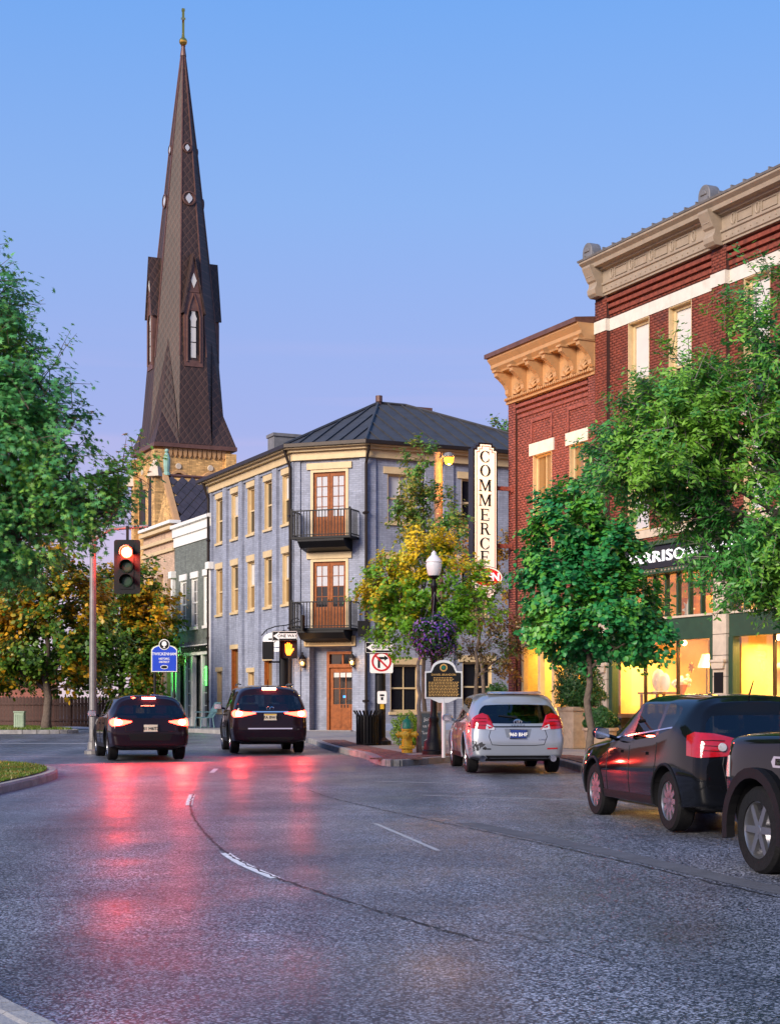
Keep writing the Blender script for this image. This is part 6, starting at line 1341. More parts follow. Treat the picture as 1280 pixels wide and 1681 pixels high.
link(MB().box(-.62,-.3,-.3,.1,zh-.28,zh+.24).tube([(-.45,0,zh-.36),(.1,0,zh-.36)], .03, 6).tube([(-.45,-.1,zh+.32),(.2,-.1,zh+.32)], .03, 6), 'side_signal', 'black_iron', t)
l = bpy.data.lights.new('hand_glow', 'POINT'); l.energy = 5; l.color = (1,.12,.02); l.shadow_soft_size = .1; lo = bpy.data.objects.new('hand_glow', l); COL.objects.link(lo); lo.parent = t; lo.location = (.17,-.75,zh)
q = P(467.5,1044,47.0); one_way(T(q.x, q.y, q.z, R(-2)), 'one way sign with arrow above the lit orange hand signal')
# chalkboard
p = P(705, 1222, 39.5); t = thing('chalkboard', 'folding chalkboard sign with handwriting behind the lamp post', 'chalkboard', T(p.x, p.y, gz(0,39.5), R(5)))
for s, nm in ((-1,'front_board'),(1,'back_board')):
    A = WM[t.name] @ Matrix.Rotation(R(-12*s)*-1*-1, 4, 'X') if False else WM[t.name] @ Matrix.Translation((0,.0,.9)) @ Matrix.Rotation(R(13*s), 4, 'X') @ Matrix.Translation((0,0,-.9))
    f = link(MB().box(-.27,.27,-.012,.012,.06,.9), nm, 'chalkboard', t, A); link(MB().box(-.31,-.27,-.02,.02,0,.94).box(.27,.31,-.02,.02,0,.94).box(-.27,.27,-.02,.02,.9,.94).box(-.27,.27,-.02,.02,.02,.06), 'board_frame', 'metal_grey', f)
    if s < 0:
        for tx, z, sz in (('Join',.74,.13),('us for',.57,.11),('"Lunch"',.40,.11)): link(text_mesh(tx, sz, ext=.001).copy(), 'lettering', 'chalk', f, A @ Matrix.Translation((-.05,-.016,z)))
        link(MB().tube([(-.15,-.015,.2),(-.05,-.015,.26),(.1,-.015,.24),(.15,-.015,.18),(0,-.015,.16),(-.15,-.015,.14)], .008, 4), 'doodle', 'chalk', f)
# traffic signal on a mast arm at the left
p = P(153, 1200, 40.0); t = thing('traffic_signal', 'red traffic signal hanging from a mast arm on a grey metal pole', 'traffic signal', T(p.x, p.y, g(40))); zg = g(40)
ax = P(153,880,40).z - zg
link(MB().tube([(0,0,0),(0,0,ax+.6)], [.10,.075], 12).lathe([(.22,0),(.22,.08),(.14,.12),(.13,.3),(.1,.32)], n=12), 'pole', 'metal_grey', t)
xs_ = P(211,908,40).x - p.x; zs_ = P(211,908,40).z - zg
link(MB().tube([(0,0,ax-.1),(xs_*.5,0,ax+.18),(xs_+.5,0,ax+.25)], [.06,.05,.04], 8), 'mast_arm', 'metal_grey', t)
hd = link(MB().box(-.17,.17,-.02,.14,-.92,.2).box(-.03,.03,.02,.1,.2,ax-zs_+.24), 'housing', 'sign_black', t, WM[t.name] @ Matrix.Translation((xs_,-.18,zs_)))
link(MB().prism(rrect(.66,1.36,.06), .0, .015), 'backplate', 'sign_black', hd, WM[t.name] @ Matrix.Translation((xs_,-.18,zs_-.36)))
for i, (m_, z) in enumerate((('signal_red',0),('tail_dark',-.36),('tail_dark',-.72))):
    if i == 0: 
        link(MB().lathe([(.15,-.03),(.11,-.045),(0,-.05)], (0,-.02,z), 18, 'y'), 'red_lens', 'signal_red', hd); link(MB().ball((0,-.068,z), .115, 14, 8, (1,.3,1)), 'red_led', 'signal_core', hd)
    else: link(MB().lathe([(.15,-.03),(.11,-.045),(0,-.05)], (0,-.02,z), 18, 'y'), 'dark_lens', 'green_paint', hd)
    v = MB(); arcband(v, .165, .175, -20, 200, -.22, -.02, 14, 0, z); link(v, 'visor', 'sign_black', hd)
l = bpy.data.lights.new('red_signal_lamp', 'POINT'); l.energy = 150; l.color = (1,.05,.02); l.shadow_soft_size = .14; lo = bpy.data.objects.new('red_signal_lamp', l); COL.objects.link(lo); lo.parent = t; lo.location = (xs_,-.44,zs_); lo.rotation_euler = (R(75),0,R(-8))
# blue district sign
p = P(270, 1100, 50); zg = g(50)+.1; t = thing('district_sign', 'blue shaped sign reading Twickenham Historic District with a tree emblem', 'sign', T(p.x, p.y, zg, R(4))); zc = P(270,1080,50).z - zg
def tw_out(k=0):
    w_ = .40-k; o = [(-w_,-.44+k),(w_,-.44+k),(w_,.26-k)]
    o += [(.33-k,.34-k),(.2,.39-k)] + [(-.2,.39-k),(-.33+k,.34-k),(-w_,.26-k)]
    return o
link(MB().prism([(a*1.06,b*1.04+zc) for a, b in tw_out()], .02, .06), 'back_board', 'sign_olive', t); link(MB().prism([(a,b+zc) for a, b in tw_out()], -.02, .02), 'border_board', 'sign_white', t)
fb = link(MB().prism([(a,b+zc) for a, b in tw_out(.025)], -.027, -.021), 'face', 'sign_blue', t)
link(MB().lathe([(.17,0),(.17,-.02),(0,-.02)], (0,-.02,zc+.42), 22, 'y'), 'emblem_rim', 'sign_white', t); link(MB().lathe([(.145,0),(.145,-.006),(0,-.006)], (0,-.0405,zc+.42), 22, 'y'), 'emblem', 'sign_black', t)
link(MB().prism([(-.08,zc+.43),(-.06,zc+.50),(0,zc+.53),(.06,zc+.50),(.08,zc+.43),(.05,zc+.38),(.015,zc+.38),(.02,zc+.32),(.06,zc+.31),(-.06,zc+.31),(-.02,zc+.32),(-.015,zc+.38),(-.05,zc+.38)], -.05, -.047), 'tree_emblem', 'sign_white', t)
for tx, z, s in (('TWICKENHAM',.12,.125),('HISTORIC',-.03,.085),('DISTRICT',-.13,.085)): link(text_mesh(tx, s, ext=.002, bold=.002, xs=.9).copy(), 'lettering', 'sign_white', fb, WM[t.name] @ Matrix.Translation((0,-.029,zc+z)))
link(MB().prism([(.12*math.cos(2*math.pi*i/18), zc-.29+.065*math.sin(2*math.pi*i/18)) for i in range(18)], -.031, -.028), 'badge', 'sign_white', fb); link(MB().prism([(.10*math.cos(2*math.pi*i/18), zc-.29+.048*math.sin(2*math.pi*i/18)) for i in range(18)], -.034, -.0315), 'badge_face', 'sign_black', fb)
link(MB().tube([(-.3,.04,-.15),(-.3,.04,zc-.3)], .04, 8).tube([(.3,.04,-.15),(.3,.04,zc-.3)], .04, 8), 'posts', 'black_iron', t)
# green utility box, fence, brick garden wall on the far left
p = P(33, 1192, 60); t = thing('utility_box', 'pale green ribbed utility box on the far verge', 'utility box', T(p.x, p.y, g(60)+.13))
link(MB().box(-.19,.19,-.16,.16,0,.62), 'cabinet', 'box_green', t, None, .02); link(MB().box(-.21,.21,-.18,.18,.62,.68), 'lid', 'box_green', t, None, .01)
for i in range(5): link(MB().box(-.16+i*.07,-.13+i*.07,-.175,-.16,.08,.55), 'rib', 'box_green', t)
fe = thing('wooden_fence', 'dark wooden board fence on the far verge under the autumn trees', 'fence', T(-16.5,69,g(60)+.1))
brd = MB().prism([(-.07,0),(.07,0),(.07,1.25),(0,1.33),(-.07,1.25)], -.012, .012).mesh('board')
for i in range(70): link(brd, 'board', 'fence_wood', fe, T(-21.5+i*.15, 69+.002*i, g(60)+.1))
link(MB().box(-5.1,5.4,.015,.05,.25,.33).box(-5.1,5.4,.015,.05,.95,1.03), 'rails', 'fence_wood', fe)
for i in range(5): link(MB().box(-5+2.5*i,-4.9+2.5*i,.05,.15,0,1.3), 'post', 'fence_wood', fe)
gw_ = thing('garden_wall', 'old red brick wall behind the fence at the left edge', 'wall', T(-23,76,0)); link(MB().box(-8,7,0,.4,0,3.1), 'wall', 'garden_brick', gw_); link(MB().box(-8.1,7.1,-.06,.46,3.1,3.22), 'coping', 'concrete', gw_)
# ------------------------------------------------------------------ vehicles
def car_shell(st, rear, wheels, wr, sub=2, flare=.05):
    """st: stations from nose to tail, each a list of 7 half-section points (x, y, z) from sill to roof centre.
    Returns evaluated mesh split by zone: 0 body 1 side glass 2 windscreen 3 rear glass 4 wheel well 5 pillar."""
    NR = len(st[0]); bm = bmesh.new(); cl = bm.edges.layers.float.new('crease_edge')
    Lv = [[bm.verts.new((p[0], p[1], p[2])) for p in s] for s in st]; Rv = [[(Lv[i][j] if abs(p[1]) < 1e-6 else bm.verts.new((p[0], -p[1], p[2]))) for j, p in enumerate(s)] for i, s in enumerate(st)]
    def face(vs, m):
        vs2 = [];  [vs2.append(v) for v in vs if v not in vs2]
        if len(vs2) < 3: return
        f = bm.faces.new(vs2); f.material_index = m; f.smooth = True
    for i in range(len(st)-1):
        for j in range(NR-1):
            z = rear['zone'](i, j)
            face([Lv[i][j], Lv[i][j+1], Lv[i+1][j+1], Lv[i+1][j]], z); face([Rv[i][j], Rv[i+1][j], Rv[i+1][j+1], Rv[i][j+1]], z)
        face([Lv[i][0], Lv[i+1][0], Rv[i+1][0], Rv[i][0]], 4)
    for k, s in ((0, 1), (len(st)-1, -1)):
        for j in range(NR-1):
            vs = [Lv[k][j], Rv[k][j], Rv[k][j+1], Lv[k][j+1]]
            face(vs if s > 0 else vs[::-1], 3 if (k and j == rear['glass_row']) else 0)
    bmesh.ops.recalc_face_normals(bm, faces=bm.faces[:])
    for e in bm.edges:
        ms = {f.material_index for f in e.link_faces}
        if len(ms) > 1: e[cl] = .75
        elif any(v in Lv[-1] or v in Rv[-1] for v in e.verts) and all(v in Lv[-1] or v in Rv[-1] for v in e.verts): e[cl] = rear.get('rear_crease', .45)
    rows = {v: j for vv in (Lv, Rv) for s_ in vv for j, v in enumerate(s_)}
    for e in bm.edges:
        j = rows[e.verts[0]]
        if j == rows[e.verts[1]] and j in (1, 2, 3): e[cl] = max(e[cl], (0, .5, .25, .38)[j])
    me = bpy.data.meshes.new('shell'); bm.to_mesh(me); bm.free()
    for k in range(6): me.materials.append(None)
    o = bpy.data.objects.new('shell', me); COL.objects.link(o)
    s = o.modifiers.new('s', 'SUBSURF'); s.levels = sub; s.render_levels = sub
    cut = MB(); hw = max(p[1] for q in st for p in q)
    for x in wheels:
        for sd in (-1, 1):
            pts = [(x + wr*1.20*math.cos(a), wr + wr*1.20*math.sin(a)) for a in [2*math.pi*k/28 for k in range(28)]]
            y0, y1 = (hw-.34)*sd, (hw+.2)*sd
            cut.prism(pts, y0, y1)
    cm = cut.mesh('cutter')
    for k in range(6): cm.materials.append(None)
    cm.polygons.foreach_set('material_index', [4]*len(cm.polygons))
    co = bpy.data.objects.new('cutter', cm); COL.objects.link(co)
    b = o.modifiers.new('b', 'BOOLEAN'); b.operation = 'DIFFERENCE'; b.object = co; b.solver = 'EXACT'; b.use_self = False
    dg = bpy.context.evaluated_depsgraph_get(); res = bpy.data.meshes.new_from_object(o.evaluated_get(dg), depsgraph=dg)
    bpy.data.objects.remove(o); bpy.data.objects.remove(co)
    return res
def split(res):
    out = {}; bm = bmesh.new(); bm.from_mesh(res)
    for k in range(6):
        b2 = bm.copy(); bmesh.ops.delete(b2, geom=[f for f in b2.faces if f.material_index != k], context='FACES')
        if b2.faces:
            for f in b2.faces: f.material_index = 0; f.smooth = True
            me = bpy.data.meshes.new('zone'); b2.to_mesh(me); out[k] = me
        b2.free()
    tree_ = BVHTree.FromBMesh(bm); bm.free(); return out, tree_
def islands(me):
    bm = bmesh.new(); bm.from_mesh(me); seen = set(); res = []
    for f in bm.faces:
        if f.index in seen: continue
        st_ = [f]; comp = set()
        while st_:
            x = st_.pop()
            if x.index in comp: continue
            comp.add(x.index)
            for e in x.edges: st_ += [q for q in e.link_faces if q.index not in comp]
        seen |= comp; res.append(comp)
    outs = []
    for c in res:
        b2 = bm.copy(); b2.faces.ensure_lookup_table(); bmesh.ops.delete(b2, geom=[f for f in b2.faces if f.index not in c], context='FACES'); m = bpy.data.meshes.new('window'); b2.to_mesh(m); b2.free(); outs.append(m)
    bm.free(); return outs
def decal(bvh, poly, axis, off=.008, thick=.012, cuts=3, curve=True):
    """A shaped lens, badge or trim laid on the bodywork: poly in (y, z) seen along x (axis 'rear'/'front'), (x, z) along y ('left'/'right')."""
    bm = bmesh.new(); vs = [bm.verts.new((a, b, 0)) for a, b in poly]; bm.faces.new(vs)
    for ax in (0, 1):
        lo, hi = min(p[ax] for p in poly), max(p[ax] for p in poly); k = max(2, int((hi-lo)/.045))
        for i in range(1, k):
            c = [0,0,0]; n_ = [0,0,0]; c[ax] = lo+(hi-lo)*i/k; n_[ax] = 1
            bmesh.ops.bisect_plane(bm, geom=bm.verts[:]+bm.edges[:]+bm.faces[:], plane_co=c, plane_no=n_)
    dirs = {'rear': (Vector((-6,0,0)), Vector((1,0,0))), 'front': (Vector((6,0,0)), Vector((-1,0,0))), 'left': (Vector((0,6,0)), Vector((0,-1,0))), 'right': (Vector((0,-6,0)), Vector((0,1,0)))}
    q_ = math.sqrt(.5); dirs['rl'] = (None, Vector((q_,-q_,0))); dirs['rr'] = (None, Vector((q_,q_,0)))
    o0, d = dirs[axis]
    for v in bm.verts:
        a, b = v.co.x, v.co.y
        src = (Vector((a*q_, a*q_ if axis == 'rl' else -a*q_, b)) - d*6) if axis in ('rl','rr') else Vector((o0.x, a, b)) if axis in ('rear','front') else Vector((a, o0.y, b))
        h = bvh.ray_cast(src, d)
        if h[0] is None: h2 = bvh.find_nearest(src + d*(6-2.05)); p, n = h2[0], h2[1]
        else: p, n = h[0], h[1]
        if n.dot(d) > 0: n = -n
        v.co = p + n*off
    bmesh.ops.recalc_face_normals(bm, faces=bm.faces[:])
    f0 = bm.faces[:]
    if f0 and sum((f.normal.dot(d) for f in f0)) > 0: bmesh.ops.reverse_faces(bm, faces=f0)
    r = bmesh.ops.extrude_face_region(bm, geom=f0); ev = [x for x in r['geom'] if isinstance(x, bmesh.types.BMVert)]
    for v in ev: v.co += d*(thick + off)
    bmesh.ops.recalc_face_normals(bm, faces=bm.faces[:])
    me = bpy.data.meshes.new('decal'); bm.to_mesh(me); bm.free(); return me
def wheel(t, M, x, y, r, side, w_=.22, rim='alloy', spokes=10):
    A = M @ Matrix.Translation((x, y, r)); s = side
    o = smooth(link(MB().lathe([(r*.66,-w_/2),(r*.93,-w_/2),(r,-w_*.36),(r,w_*.36),(r*.93,w_/2),(r*.66,w_/2),(r*.6,0)], n=32, axis='y', caps=False), 'wheel', 'tyre', t, A), 35)
    mb = MB().lathe([(r*.69,w_*.44*s),(r*.64,w_*.46*s),(r*.60,w_*.30*s),(r*.60,-.02*s),(r*.1,-.03*s),(0,-.03*s)], n=28, axis='y', caps=False); ri = link(mb, 'rim', rim, o); smooth(ri, 30)
    sp = MB().lathe([(r*.14,w_*.40*s),(r*.10,w_*.44*s),(0,w_*.44*s)], n=12, axis='y')
    for k in range(spokes):
        a = 2*math.pi*k/spokes; ca_, sa_ = math.cos(a), math.sin(a); q = .035
        P4 = [(r*.1*ca_-q*sa_, r*.1*sa_+q*ca_),(r*.1*ca_+q*sa_, r*.1*sa_-q*ca_),(r*.64*ca_+q*.8*sa_, r*.64*sa_-q*.8*ca_),(r*.64*ca_-q*.8*sa_, r*.64*sa_+q*.8*ca_)]
        sp.add([(a_, w_*.43*s, b_) for a_, b_ in P4] + [(a_, w_*.30*s, b_) for a_, b_ in P4], [(0,1,2,3),(0,1,5,4),(1,2,6,5),(2,3,7,6),(3,0,4,7)])
    link(sp, 'spokes', rim, o)
def strokes(bvh, lines, axis, r=.005, off=.001):
    """Shut lines: thin dark gaps laid along the panels."""
    mb = MB(); dirs = {'rear': (-6, Vector((1,0,0))), 'left': (6, Vector((0,-1,0)))}
    for ln in lines:
        ps = []
        for (a, b), (c, d_) in zip(ln[:-1], ln[1:]):
            for k in range(8): ps.append((a+(c-a)*k/8, b+(d_-b)*k/8))
        ps.append(ln[-1]); q = []
        for a, b in ps:
            src = Vector((-6, a, b)) if axis == 'rear' else Vector((a, 6, b)); h = bvh.ray_cast(src, dirs[axis][1])
            if h[0] is not None: q.append(h[0] + (h[1] if h[1].dot(dirs[axis][1]) < 0 else -h[1])*off)
        if len(q) > 1: mb.tube(q, r, 4, False)
    return mb
def suv(name, label, M, paint, L=4.75, W=1.88, H=1.62, wb=(1.42,-1.36), wr=.36, belt=1.02, kick=.0, sub=3, tumble=.80, rear_x=None, hood=.98, roof_taper=.06, shop=None, clad=False, dlo=None, nose_drop=.0):
    h = L/2; w_ = W/2
    def S(x, zb, ys, ym, zm, yb, zb2, yg, zg, yr, zr, zc, dx=(0,0,0,0,0,0,0)):
        return [(x+dx[0], ys*.80*w_, zb), (x+dx[1], ys*w_, zb+.06), (x+dx[2], ym*w_, zm), (x+dx[3], yb*w_, zb2), (x+dx[4], yg*w_, zg), (x+dx[5], yr*w_, zr), (x+dx[6], 0, zc)]
    B = belt
    st = [S(h-.02, .26, .74, .80, .52, .72, hood-.22, .62, hood-.20, .40, hood-.18, hood-.17, (-.05,-.04,0,-.06,-.10,-.10,-.08)),
          S(h-.28, .22, .88, .94, .56, .86, hood-.10, .74, hood-.07, .46, hood-.03, hood-.02),
          S(wb[0]+.1, .22, .95, 1.0, .60, .92, hood-.03, .80, hood+.01, .5, hood+.05, hood+.06),
          S(wb[0]-.55, .22, .96, 1.0, .62, .95, B-.05, .86, B+.0, .6, B+.06, B+.08, (0,0,0,0,.02,.10,.16)),
          S(.10, .22, .96, 1.0, .62, .955, B-.01, tumble-.02, H-.19, .58, H-.07, H-.05, (0,0,0,.25,-.05,.05,.12)),
          S(-.05, .22, .96, 1.0, .62, .955, B-.01, tumble, H-.14, .60, H-.03, H-.01, (0,0,0,.02,-.02,-.02,0)),
          S(-.13, .22, .96, 1.0, .62, .955, B-.005, tumble, H-.135, .60, H-.025, H-.005, (0,0,0,.02,-.02,-.02,0)),
          S(-.95, .22, .96, 1.0, .62, .955, B+.03+kick*.4, tumble, H-.13, .60, H-.02, H, ),
          S(-1.03, .22, .96, 1.0, .62, .955, B+.04+kick*.5, tumble, H-.13, .60, H-.02, H, ),
          S(-1.55, .22, .96, 1.0, .62, .955, B+.09+kick, tumble-.01, H-.15, .60, H-.04, H-.02),
          S(-1.72, .24, .95, .995, .62, .95, B+.08+kick, tumble-.02, H-.16, .59, H-.05, H-.03),
          S(-h+.42, .26, .93, .98, .64, .93, B+.05+kick*.7, tumble-.04, H-.19, .57, H-.07, H-.05, (0,0,0,0,.12,.14,.14)),
          S(-h+.06, .30, .86, .93, .60, .88, B-.02+kick*.4, tumble-.07, H-.26, .54, H-.13, H-.10, (.06,.02,0,.04,.34,.36,.36))]
    def zone(i, j):
        if j == 3 and i in (4, 5) and i == 4: return 5
        if j == 3 and i in (3,): return 1
        if j == 3 and i in (6, 8): return 1
        if j == 3 and i in (5, 7): return 5
        if j in (4, 5) and i == 3: return 2
        if j == 3 and i == 9 and dlo: return 5
        return 0
    t = thing(name, label, 'car', M)
    res = car_shell(st, dict(zone=zone, glass_row=3, rear_crease=.35), wb, wr, sub)
    z, bvh = split(res)
    link(z[0], 'body', paint, t)
    for q in islands(z[1]): link(q, 'side_window', 'car_glass', t)
    if 2 in z: link(z[2], 'windscreen', 'car_glass', t)
    link(z[3], 'rear_window', 'car_glass', t); link(z[4], 'underbody', 'black_plastic', t)
    for q in islands(z[5]): link(q, 'pillar_trim', 'black_gloss', t)
    for x, y in ((.25,.38),(.25,-.38),(-.72,.38),(-.72,-.38)):
        se = link(MB().box(x-.25,x+.25,y-.25,y+.25,.34,.62).add([(x-.30,y-.24,.60),(x-.16,y-.24,.60),(x-.16,y+.24,.60),(x-.30,y+.24,.60),(x-.46,y-.20,H-.50),(x-.36,y-.20,H-.50),(x-.36,y+.20,H-.50),(x-.46,y+.20,H-.50)], [(0,1,2,3),(4,5,6,7),(0,1,5,4),(1,2,6,5),(2,3,7,6),(3,0,4,7)]), 'seat', 'seat_cloth', t, None, .03)
        link(MB().box(x-.47,x-.37,y-.12,y+.12,H-.46,H-.28), 'headrest', 'seat_cloth', se, None, .03)
    link(MB().box(.62,1.0,-.70,.70,.60,B-.06), 'dashboard', 'black_plastic', t, None, .04)
    for x in wb:
        for s in (-1, 1): wheel(t, M, x, s*(w_-.165), wr, s)
    for s in (-1, 1):
        a = M @ Matrix.Translation((wb[0]-.75, s*w_*.98, B+.02))
        mm = smooth(link(MB().ball((0, s*.13, .06), .1, 12, 8, (.75,1.15,.82)).tube([(0,-.06*s,.0),(0,.06*s,.03)], .03, 6), 'door_mirror', paint, t, a), 50)
        link(MB().prismx([(s*.04,-.0),(s*.23,-.0),(s*.235,.06),(s*.21,.125),(s*.05,.12)], -.083, -.078), 'mirror_glass', 'chrome', mm, a)
    link(MB().tube([(-1.7,0,H-.03),(-1.82,0,H+.13)], [.012,.006], 5), 'antenna', 'black_plastic', t)
    link(strokes(bvh, [[(wb[0]-.62,.35),(wb[0]-.60,B-.1)],[(-.09,.35),(-.07,B-.06)],[(-1.0,.75),(-1.02,B)],[(-.98,.75),(-.92,.36)],[(wb[0]-.62,.36),(-.9,.36)]], 'left'), 'shut_lines', 'black_gloss', t)
    for ax in ('left', 'right'):
        link(decal(bvh, [(wb[0]-wr*1.25,.29),(wb[1]+wr*1.25,.29),(wb[1]+wr*1.25,.385),(wb[0]-wr*1.25,.385)], ax, .006, .01), 'sill_trim', 'black_plastic', t)
        link(decal(bvh, [(wb[0]-.5,B-.015),(-1.5,B+.08+kick*.9),(-1.5,B+.097+kick*.9),(wb[0]-.5,B+.003)], ax, .008, .006), 'window_trim', 'chrome' if paint != 'paint_silver' else 'black_gloss', t)
    for x in wb:
        for s in (-1, 1):
            pts = []
            for k in range(19):
                a_ = R(-8+196*k/18); q = Vector((x+wr*1.23*math.cos(a_), s*6, wr+wr*1.23*math.sin(a_))); hh = bvh.ray_cast(q, Vector((0,-s,0)))
                if hh[0] is not None and abs(hh[0].y) > w_*.75: pts.append(hh[0])
            if len(pts) > 5: link(MB().tube(pts, .020, 6), 'wheel_arch_lip', 'black_plastic' if paint != 'paint_silver' else paint, t)
    for x in (.18, -.72): link(decal(bvh, [(x,B-.16),(x+.2,B-.15),(x+.2,B-.12),(x,B-.125)], 'left', .02, .01, 1), 'door_handle', paint, t)
    return t, bvh, B, w_, h
def trim(t, bvh, poly, m, name, axis='rear', off=.008, thick=.012, cuts=2, both=False, parent=None):
    o = smooth(link(decal(bvh, poly, axis, off, thick, cuts), name, m, parent or t), 40)
    if both: smooth(link(decal(bvh, [(-a, b) for a, b in poly][::-1], axis, off, thick, cuts), name, m, parent or t), 40)
    return o
def corner_light(t, bvh, h, w_, pts, m, name='tail_light', off=.016):
    """A lens wrapped round both rear corners; pts as (metres from the corner towards the middle (-) or along the side (+), height)."""
    c = (-h + .12 + w_ - .06)*math.sqrt(.5); res = []
    for ax in ('rl', 'rr'):
        p = [(c + a*.78, b) for a, b in pts]; res.append(smooth(link(decal(bvh, p if ax == 'rl' else p[::-1], ax, off, .012), name, m, t), 40))
    return res
def text_on(t, s, size, m, y, z, x, M, xs=1, bold=0, tilt=0): link(text_mesh(s, size, ext=.003, xs=xs, bold=bold).copy(), 'lettering', m, t, M @ Matrix.Translation((x, y, z)) @ Matrix.Rotation(R(-90), 4, 'Z') @ Matrix.Rotation(R(tilt), 4, 'X'))
def rear_x(bvh, y, z): h = bvh.ray_cast(Vector((-6, y, z)), Vector((1,0,0))); return h[0].x if h[0] else -2.3
def plate(t, bvh, M, z, s, bg, fg, wd=.31, top=None):
    x = rear_x(bvh, 0, z) - .03
    p = link(MB().box(x-.012, x, -wd/2, wd/2, z-.078, z+.078), 'number_plate', bg, t, None, .004)
    if top: link(MB().box(x-.0145, x-.0122, -wd/2+.008, wd/2-.008, z+.045, z+.072), 'plate_band', top, p)
    link(MB().box(x-.013, x+.02, -wd/2-.012, wd/2+.012, z-.09, z-.079).box(x-.013, x+.02, -wd/2-.012, wd/2+.012, z+.079, z+.09), 'plate_frame', 'chrome', p)
    text_on(p, s, .095, fg, 0, z-.012, x-.0145, M, 1.05, .002)
def red_lamp(t, loc, e, rad=.06, col=(1,.03,.02), aim=None):
    l = bpy.data.lights.new('tail_lamp_glow', 'SPOT'); l.energy = e; l.color = col; l.shadow_soft_size = rad; l.spot_size = R(176); l.spot_blend = .25
    o = bpy.data.objects.new('tail_lamp_glow', l); COL.objects.link(o); o.parent = t; o.location = loc; o.rotation_euler = Vector(aim or (-1,0,-.02)).to_track_quat('-Z','Y').to_euler()
def CM(x, y, head): return T(x, y, g(y)) @ Matrix.Rotation(R(90+head), 4, 'Z')     # head: degrees left of straight ahead; car looks along its +x
# silver crossover parked at the kerb
hd = 3.5; M = CM(2.45 - math.sin(R(hd))*2.4, 30.2 + 2.4, hd)
t, bvh, B, w_, h = suv('parked_car', 'silver crossover with a scuffed rear bumper parked behind the lamp post', M, 'paint_silver', L=4.8, W=1.92, H=1.60, wb=(1.38,-1.40), wr=.36, belt=.98, kick=.02)
corner_light(t, bvh, h, w_, [(.30,.90),(-.22,.86),(-.44,.86),(-.36,.98),(-.20,1.12),(-.08,1.16),(.10,1.06)], 'tail_red')
trim(t, bvh, [(.62,.86),(.46,.84),(.44,.885),(.60,.96)], 'clear_lens', 'reversing_light', both=True, off=.016)
for s_ in (1,-1):
    for zz in (.93,.99,1.05): trim(t, bvh, [(s_*.60,zz),(s_*.80,zz+.005),(s_*.80,zz+.012),(s_*.60,zz+.007)][::s_], 'sign_black', 'lens_rib', off=.022, thick=.006)
trim(t, bvh, [(.22,.70),(-.22,.70),(-.26,.87),(.26,.87)], 'old_silver', 'plate_recess', off=.003)
trim(t, bvh, [(.48,.895),(-.48,.895),(-.48,.92),(.48,.92)], 'black_gloss', 'tailgate_strip', off=.010)
link(strokes(bvh, [[(.50,.92),(.56,.72),(.50,.565),(.3,.55),(-.3,.55),(-.50,.565),(-.56,.72),(-.50,.92)]], 'rear', .006), 'tailgate_gap', 'sign_black', t)
trim(t, bvh, [(.62,.36),(-.62,.36),(-.55,.27),(.55,.27)], 'black_plastic', 'bumper_insert', off=.006); 
for s in (-1,1): link(MB().lathe([(.055,-.07),(.06,-.08),(.045,-.08),(.04,.05)], (rear_x(bvh, s*.7, .36)+.05, s*.68, .30), 14, 'x'), 'exhaust', 'chrome', t)
trim(t, bvh, [(-.56,.475),(-.76,.48),(-.76,.51),(-.56,.505)], 'tail_red', 'reflector', off=.006); trim(t, bvh, [(.52,.47),(.68,.475),(.68,.50),(.52,.495)], 'sign_black', 'reflector_gap', off=.004)
for i, (y, z, r_) in enumerate(((.78,.53,.10),(.70,.57,.07),(.84,.60,.06),(.86,.47,.06),(.64,.50,.05))):
    rq = random.Random(i); pts = [(y+r_*rq.uniform(.5,1.2)*math.cos(a), z+r_*.7*rq.uniform(.4,1.2)*math.sin(a)) for a in [2*math.pi*k/11 for k in range(11)]]; trim(t, bvh, pts, 'scuff', 'scuff_mark', off=.002, thick=.004)
plate(t, bvh, M, .77, '960 BHF', 'plate_blue', 'sign_white')
x = rear_x(bvh, 0, 1.0) - .012
lg = MB()
for a_, b_, cz in ((.075,.052,0),(.045,.022,.02),(.022,.045,0)):
    for k in range(20): p0, p1 = 2*math.pi*k/20, 2*math.pi*(k+1)/20; lg.tube([(x, a_*math.cos(p0), 1.0+cz+b_*math.sin(p0)),(x, a_*math.cos(p1), 1.0+cz+b_*math.sin(p1))], .007, 5, False)
link(lg, 'emblem', 'chrome', t); text_on(t, 'V E N Z A', .048, 'chrome', 0, .935, rear_x(bvh,0,.935)-.008, M, 1.3); text_on(t, 'AWD', .04, 'chrome', -.46, .66, rear_x(bvh,-.46,.66)-.008, M, 1.4)
link(MB().tube([(rear_x(bvh,.1,1.10)-.03,.0,1.08),(rear_x(bvh,.28,1.13)-.02,.36,1.12)], [.022,.01], 6), 'wiper', 'black_plastic', t)
trim(t, bvh, [(.52,1.50),(-.52,1.50),(-.50,1.54),(.50,1.54)], 'paint_silver', 'spoiler', off=.05, thick=.05)
